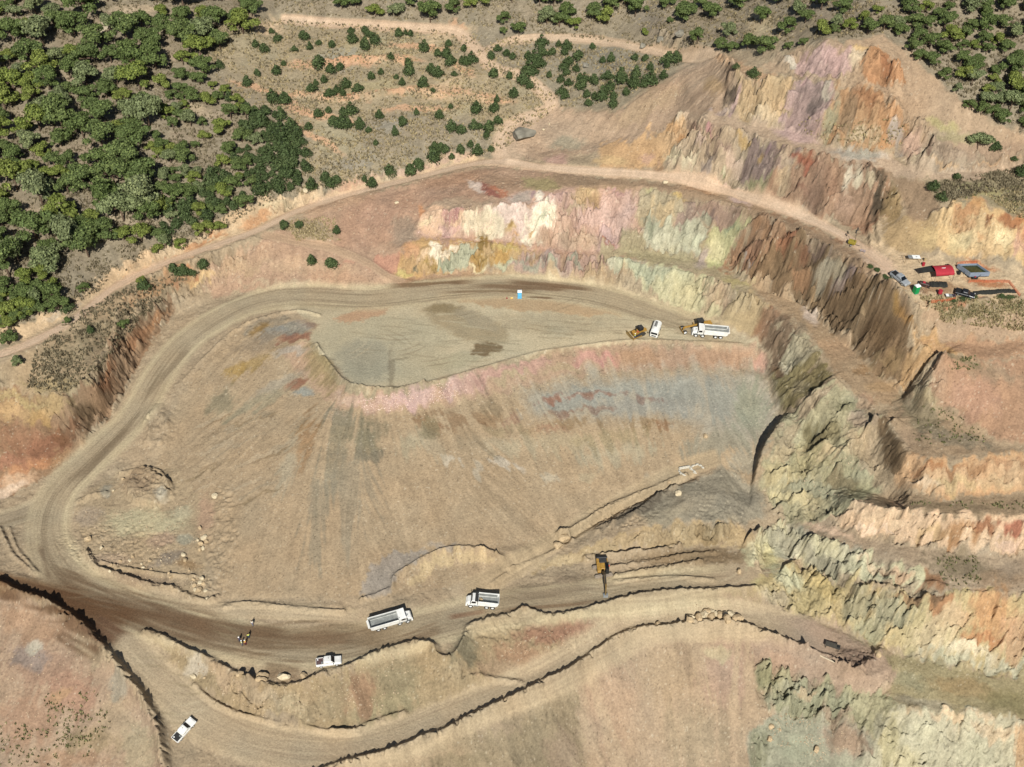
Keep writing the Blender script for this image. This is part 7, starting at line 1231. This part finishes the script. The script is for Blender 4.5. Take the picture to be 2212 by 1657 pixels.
settle(o, 2030, 600, R(6), tilt=False)
o = empty('shade_net', 'dark net stretched on low poles left of the red canopy', 'shade net'); b = MB(); b.add([(-1.6, -.9, 1.8), (1.7, -1.0, 2.0), (1.7, 1.2, 2.1), (-2.0, .9, 1.9)], [(0, 1, 2, 3)]); b.add([(-1.6, -.9, 1.77), (1.7, -1.0, 1.97), (1.7, 1.2, 2.07), (-2.0, .9, 1.87)], [(3, 2, 1, 0)]); b.build('net', TARP, o)
for x, y in ((-1.6, -.9), (1.7, -1.0), (1.7, 1.2), (-2.0, .9)): b = MB(); b.cyl((x, y, 0), (x, y, 2.), .03, 5); b.build('pole', STEELD, o)
settle(o, 2000, 596, R(10), tilt=False)
def lumpy(name, lx, ly, h, m_, label, cat, u, v, ang, seed, nx=28, ny=9):
    r_ = random.Random(seed); vs = []; 
    for j in range(ny):
        for i in range(nx): a = i / (nx - 1); c = j / (ny - 1); e_ = min(1, 6 * min(a, 1 - a)) * min(1, 3.2 * min(c, 1 - c)); vs.append(((a - .5) * lx + r_.uniform(-.05, .05), (c - .5) * ly + r_.uniform(-.05, .05), e_ * h * r_.uniform(.6, 1.1) - .05))
    b = MB(); b.add(vs, [(j * nx + i, j * nx + i + 1, (j + 1) * nx + i + 1, (j + 1) * nx + i) for j in range(ny - 1) for i in range(nx - 1)]); b.add([(lx * .5, ly * .5, -.1), (-lx * .5, ly * .5, -.1), (-lx * .5, -ly * .5, -.1), (lx * .5, -ly * .5, -.1)], [(0, 1, 2, 3)])
    o = b.build(name, m_); tag(o, label, cat); return settle(o, u, v, ang, L=lx * .4, W=ly * .4)
lumpy('tarp_stack', 4.6, 2.0, .8, TARP, 'heap of equipment under black and grey tarp in front of the red canopy', 'covered heap', 2027, 615, R(-3), 1)
lumpy('tarp_row', 10.2, 1.3, .8, TARP, 'long low row covered in black green plastic at the camp lower right', 'covered row', 2149, 631, R(3), 2, 60, 8)
o = empty('compressor', 'dark brown machine on skids between silver pickup and tarp heap', 'compressor'); b = MB(); b.box(-1.2, 1.2, -.5, .5, .2, 1.1, .12); b.build('housing', mat('oily_housing', '3a2a24', .6), o); b = MB(); b.box(-.5, .1, -.3, .3, 1.1, 1.3, .04); b.build('red_cover', REDC, o); b = MB(); b.cyl((1.3, 0, .2), (1.3, 0, 1.0), .3, 12); b.build('drum', BLK, o); b = MB(); b.box(-1.4, 1.6, -.45, -.35, .05, .2); b.box(-1.4, 1.6, .35, .45, .05, .2); b.build('skid', STEELD, o); settle(o, 1994, 617, R(-15), L=.8, W=.5)
o = empty('tripod_frame', 'tall thin pole tripod beside the green toilet', 'tripod')
for k in range(4): a = R(45 + 90 * k); b = MB(); b.cyl((math.cos(a) * 1.2, math.sin(a) * 1.2, 0), (0, 0, 2.9), .035, 5); b.build('pole', mat('rusty_pole', '6b4c3c', .8), o)
settle(o, 1994, 638, 0, tilt=False)
def barrel(label, m_, u, v, stand=True, r_=.42):
    o = empty('barrel', label, 'barrel'); z = .5 if stand else 0; b = MB(); b.cyl((0, 0, z), (0, 0, z + .9), r_, 14); b.cyl((0, 0, z + .3), (0, 0, z + .34), r_ + .02, 14); b.cyl((0, 0, z + .6), (0, 0, z + .64), r_ + .02, 14); b.build('drum', m_, o)
    if stand: s_ = MB(); [s_.cyl((x, y, 0), (x, y, .5), .04, 5) for x in (-.4, .4) for y in (-.4, .4)]; s_.box(-.5, .5, -.5, .5, .45, .5); s_.build('stand', STEELD, o)
    return settle(o, u, v, 0, tilt=False)
barrel('shiny red drum on a dark stand in the lower camp', REDC, 2029, 637, True, .5); barrel('red fuel drum right of the notice board', REDC, 1994, 574, False, .35); barrel('beige drum behind the red fuel drum', mat('beige_drum', 'a89470', .7), 1997.5, 564, False, .3)
barrel('small dark drum at the camp upper edge by the canopy', BLK, 2046, 578, False, .35); barrel('small dark drum left of the water tank', BLK, 2071, 592, False, .4)
o = empty('panel_table', 'low table with white, grey and dark panels at the lower camp edge', 'table'); 
for k, (x, m_) in enumerate(((-.9, ROOFP), (-.2, GREY), (.6, mat('dark_panel', '38303c', .5)))): b = MB(); b.box(x - .34, x + .44, -.5, .5, .7, .74); b.build('panel', m_, o)
for x in (-1.1, 1.0):
    for y in (-.45, .45): b = MB(); b.cyl((x, y, 0), (x, y, .7), .03, 5); b.build('leg', STEELD, o)
settle(o, 2053, 643, R(-5), tilt=False)
# open water tank
o = empty('water_tank', 'open grey-blue water tank full of dark green water', 'water tank'); TW = mat('tank_wall', '7e8a98', .5, .1, .12); xa, ya, t_, h_ = 2.4, 1.9, .12, 1.15; sk = lambda m_: (setattr(m_, 'v', [(p[0] - .45 * p[1], p[1], p[2]) for p in m_.v]), m_)[1]
for x0, x1, y0, y1 in ((-xa, xa, -ya, -ya + t_), (-xa, xa, ya - t_, ya), (-xa, -xa + t_, -ya + t_, ya - t_), (xa - t_, xa, -ya + t_, ya - t_)): b = MB(); b.box(x0, x1, y0, y1, .35, .35 + h_); sk(b).build('wall', TW, o)
b = MB(); b.box(-xa + t_, xa - t_, -ya + t_, ya - t_, .36, .42); sk(b).build('floor', TW, o); WTR = mat('green_water', '2c3418', .08, 0, .2, .6); b = MB(); b.box(-xa + t_, xa - t_, -ya + t_, ya - t_, .44, 1.0); sk(b).build('water_surface', WTR, o)
b = MB(); [b.box(x - .1, x + .1, y - .1, y + .1, -.1, .35) for x in (-2, 0, 2) for y in (-1.6, 1.6)]; b.box(-2.4, 2.4, -1.95, -1.75, .25, .35); sk(b).build('stand', STEELD, o); b = MB(); b.cyl((-2.3, -1.9, .5), (-2.3, -2.0, 2.2), .05, 6); b.build('inlet_pipe', GREY, o); settle(o, 2100, 590, R(3), tilt=False)
o = empty('pump', 'small dark pump under the front edge of the water tank', 'pump'); b = MB(); b.box(-.8, .5, -.3, .3, .1, .6, .06); b.build('motor', BLK, o); b = MB(); b.cyl((-.1, 0, .6), (-.1, 0, .8), .2, 8); b.build('red_cap', REDC, o); b = MB(); b.cyl((.5, 0, .35), (1.2, .2, 1.2), .06, 6); b.build('hose', BLK, o); settle(o, 2106, 603, 0, tilt=False)
def mesh_fence(label, pts):
    o = empty('safety_fence', label, 'safety fence', 'orange safety netting round the camp'); w3 = [hit(u, v, Zf) for u, v in pts]; x0, y0, z0 = w3[0]; o.location = (x0, y0, z0); b = MB()
    for (xa_, ya_, za_), (xb, yb, zb) in zip(w3[:-1], w3[1:]):
        za_ = gz(xa_, ya_); zb = gz(xb, yb)
        for hh in (.05, .28, .5, .72): b.cyl((xa_ - x0, ya_ - y0, za_ - z0 + hh), (xb - x0, yb - y0, zb - z0 + hh), .035, 4)
        n_ = max(2, int(math.hypot(xb - xa_, yb - ya_) / .5))
        for k in range(n_): t = k / n_; xx, yy = xa_ + (xb - xa_) * t - x0, ya_ + (yb - ya_) * t - y0; zz = za_ + (zb - za_) * t - z0; b.cyl((xx, yy, zz), (xx, yy, zz + .75), .025, 4)
    b.build('netting', ORNG, o)
    for (x, y, z) in w3: p = MB(); z = gz(x, y) - z0; p.cyl((x - x0, y - y0, z - .1), (x - x0, y - y0, z + 1.0), .035, 5); p.build('post', mat('fence_post', '6c4430', .9), o)
mesh_fence('orange safety netting in front of the water tank', [(2091, 611), (2125, 610), (2168, 610), (2179, 611)]); mesh_fence('orange netting running down the right side of the tarp row', [(2179, 611), (2190, 625), (2203, 641)]); mesh_fence('orange netting line behind the water tank', [(2066, 572), (2085, 569), (2110, 569)]); mesh_fence('low orange netting along the lower camp edge', [(2010, 655), (2040, 652), (2063, 648)])
for k, (u, v, s_) in enumerate([(1880, 577, .8), (1893, 584, .9), (1911, 597, .7), (1918, 603, .9), (2060, 650, .7), (2078, 647, .9), (2092, 645, .8), (2105, 643, .8), (2164, 641, .9), (2182, 643, .9)]):
    x, y, z = hit(u, v, Zf); o = bpy.data.objects.new('low_bush', CON[k % 6][0]); COLL.objects.link(o); tag(o, 'low green bush on the camp edge, ' + pct(u, v), 'bush', 'low bushes on the camp edge'); o.location = (x, y, gz(x, y) - .1); o.scale = (s_ * .8, s_ * .8, s_ * .32)
# twin sandbag bays at the top of the trench
BAG = mat('white_sack', 'b4ae9e', .95, 0, .3, 4.); bm_ = bmesh.new(); bmesh.ops.create_icosphere(bm_, subdivisions=2, radius=1.)
for v in bm_.verts: v.co.x = math.copysign(abs(v.co.x) ** .6, v.co.x) * .42; v.co.y *= .25; v.co.z *= .15
bagm = bpy.data.meshes.new('sandbag'); bm_.to_mesh(bagm); bm_.free(); bagm.materials.append(BAG)
def bags(pts, rows, lab):
    w3 = [hit(u, v, Zf)[:2] for u, v in pts]
    for r_ in range(rows):
        for (xa_, ya_), (xb, yb) in zip(w3[:-1], w3[1:]):
            l = math.hypot(xb - xa_, yb - ya_); n_ = max(1, int(l / .62)); an = math.atan2(yb - ya_, xb - xa_)
            for k in range(n_):
                t = (k + .5 * ((r_ % 2) * .6 + .7)) / n_; x = xa_ + (xb - xa_) * t; y = ya_ + (yb - ya_) * t
                o = bpy.data.objects.new('sandbag', bagm); COLL.objects.link(o); tag(o, lab, 'sandbag', lab.replace('white sandbag in', 'sandbags of')); o.location = (x, y, gz(x, y) + .12 + r_ * .25); o.rotation_euler = (rnd.uniform(-.1, .1), 0, an + rnd.uniform(-.15, .15))
bags([(1467, 1014), (1490, 1010)], 3, 'white sandbag in the back wall of the left bay'); bags([(1466, 1016), (1472, 1025), (1480, 1034)], 2, 'white sandbag in the left side wall of the twin bays'); bags([(1489, 1012), (1497, 1019), (1504, 1025)], 3, 'white sandbag in the thick wall between the bays'); bags([(1493, 1009), (1508, 1004), (1516, 1009), (1519, 1013)], 2, 'white sandbag in the curved wall of the right bay')
# steel plate table and beam on the dumping platform
o = empty('steel_ramp', 'dark rectangular steel plate on a leg on the dumping platform', 'steel plate'); b = MB(); b.box(-1.6, 1.6, -.6, .6, 1.1, 1.2); b.box(-1.6, 1.6, -.62, -.6, 1.0, 1.22); pl_ = b.build('plate', mat('olive_plate', '47433a', .8, .1, .2), o); b = MB(); b.box(.9, 1.5, -.4, .3, 1.2, 1.32, .03); b.build('winch', BLK, pl_)
for x, y in ((-1.4, -.5), (1.4, -.5), (-1.4, .5), (1.4, .5)): b = MB(); b.cyl((x, y, 0), (x, y, 1.1), .06, 6); b.build('leg', STEELD, o)
settle(o, 1797, 1400, R(-22), tilt=False)
o = empty('concrete_beam', 'pale concrete beam lying below the steel plate', 'beam'); b = MB(); b.box(-1.7, 1.7, -.14, .14, .1, .4); b.build('beam', mat('old_concrete', 'b3a58c', .9), o); b = MB(); b.prism([(.7, -.1), (1.7, -.1), (1.7, .9)], .16, .36); b.build('dark_pit_wedge', BLK, o); settle(o, 1788, 1422, R(-32), L=1, W=.3)  # black wedge stands in for the dark triangular pit beside the beam
o = empty('traffic_cone', 'small red cone left of the blue toilet', 'cone'); b = MB(); b.cyl((0, 0, .04), (0, 0, .6), .16, 10, .03); b.build('cone', REDC, o); b = MB(); b.box(-.2, .2, -.2, .2, 0, .04); b.build('base', BLK, o); settle(o, 1095, 645, 0, tilt=False)
o = empty('water_jug', 'yellow jug lying between the red cone and blue toilet', 'jug'); b = MB(); b.cyl((-.3, 0, .2), (.3, 0, .2), .2, 10); b.build('container', mat('yellow_plastic', 'd8b45c', .5), o); b = MB(); b.cyl((.3, 0, .2), (.42, 0, .2), .07, 8); b.build('cap', RIM, o); settle(o, 1105, 645, .2, tilt=False)
# ---------------------------------------------------------------- loose stones and clods, uncountable
def gravel(name, pts, size, m_, seed, label):
    r_ = np.random.RandomState(seed); x, y, z = many(pts); n = len(x); s = size * (.35 + r_.rand(n) ** 3 * 1.6); a = r_.rand(n) * 6.28
    base = np.array([(1, 0, -.3), (-.4, .9, -.3), (-.5, -.8, -.3), (.15, .1, .75), (.5, .6, .25)]); fc = [(0, 4, 3), (4, 1, 3), (1, 2, 3), (2, 0, 3)]
    ca_, sa_ = np.cos(a), np.sin(a); V_ = np.stack([x[:, None] + s[:, None] * (base[:, 0] * ca_[:, None] - base[:, 1] * sa_[:, None]), y[:, None] + s[:, None] * (base[:, 0] * sa_[:, None] + base[:, 1] * ca_[:, None]), z[:, None] + s[:, None] * base[:, 2] * .9], -1).reshape(-1, 3)
    Fq = (np.arange(n)[:, None, None] * 5 + np.array(fc)[None]).reshape(-1, 3); me_ = bpy.data.meshes.new(name); me_.from_pydata(V_.tolist(), [], Fq.tolist())
    at = me_.attributes.new('leaf', 'FLOAT', 'POINT'); at.data.foreach_set('value', np.repeat(r_.rand(n), 5).astype(np.float32)); me_.materials.append(m_); o = bpy.data.objects.new(name, me_); COLL.objects.link(o); return tag(o, label, name.replace('_', ' '), None, 'stuff')
GV = attr_mat('stone_chips', '806c54', 'bda98c'); GP = attr_mat('pink_chips', 'a88878', 'cdb6a6')
gravel('loose_stones', scatter(9000, [([(170,1090),(300,1060),(430,1080),(450,1290),(300,1275),(200,1230)], .22), ([(430,1430),(541,1482),(900,1400),(870,1530),(566,1550),(430,1475)], .14), ([(1000,1400),(1640,1285),(1640,1318),(1350,1350),(1200,1425)], .1), ([(500,560),(760,600),(640,618),(480,600)], .06), ([(717,880),(841,895),(965,876),(1142,834),(1338,798),(1640,797),(1640,806),(1338,812),(1000,885),(850,910)], .08), ([(1560,100),(1440,250),(1350,260),(1480,150)], .07), ([(1640,1540),(1800,1550),(1860,1600),(1760,1657),(1660,1600)], .06), ([(1780,240),(1990,340),(1930,350),(1760,310)], .04), ([(0,1300),(180,1370),(340,1600),(350,1657),(0,1657)], .1), ([(660,400),(1060,360),(1000,440),(760,520),(700,450)], .07), ([(1700,960),(1860,1000),(1800,1120),(1680,1100)], .03), ([(2050,640),(2212,660),(2212,740),(2060,735)], .03)], 11), .14, GV, 5, 'loose tan and pale stones strewn over the slopes')
gravel('pink_rubble', scatter(2500, [([(760,870),(1000,820),(1010,850),(900,888),(800,892)], .6), ([(1000,440),(1150,460),(1130,500),(900,512),(880,500)], .2)], 12), .15, GP, 6, 'pink and cream rock chips on the fill edge and ledges')
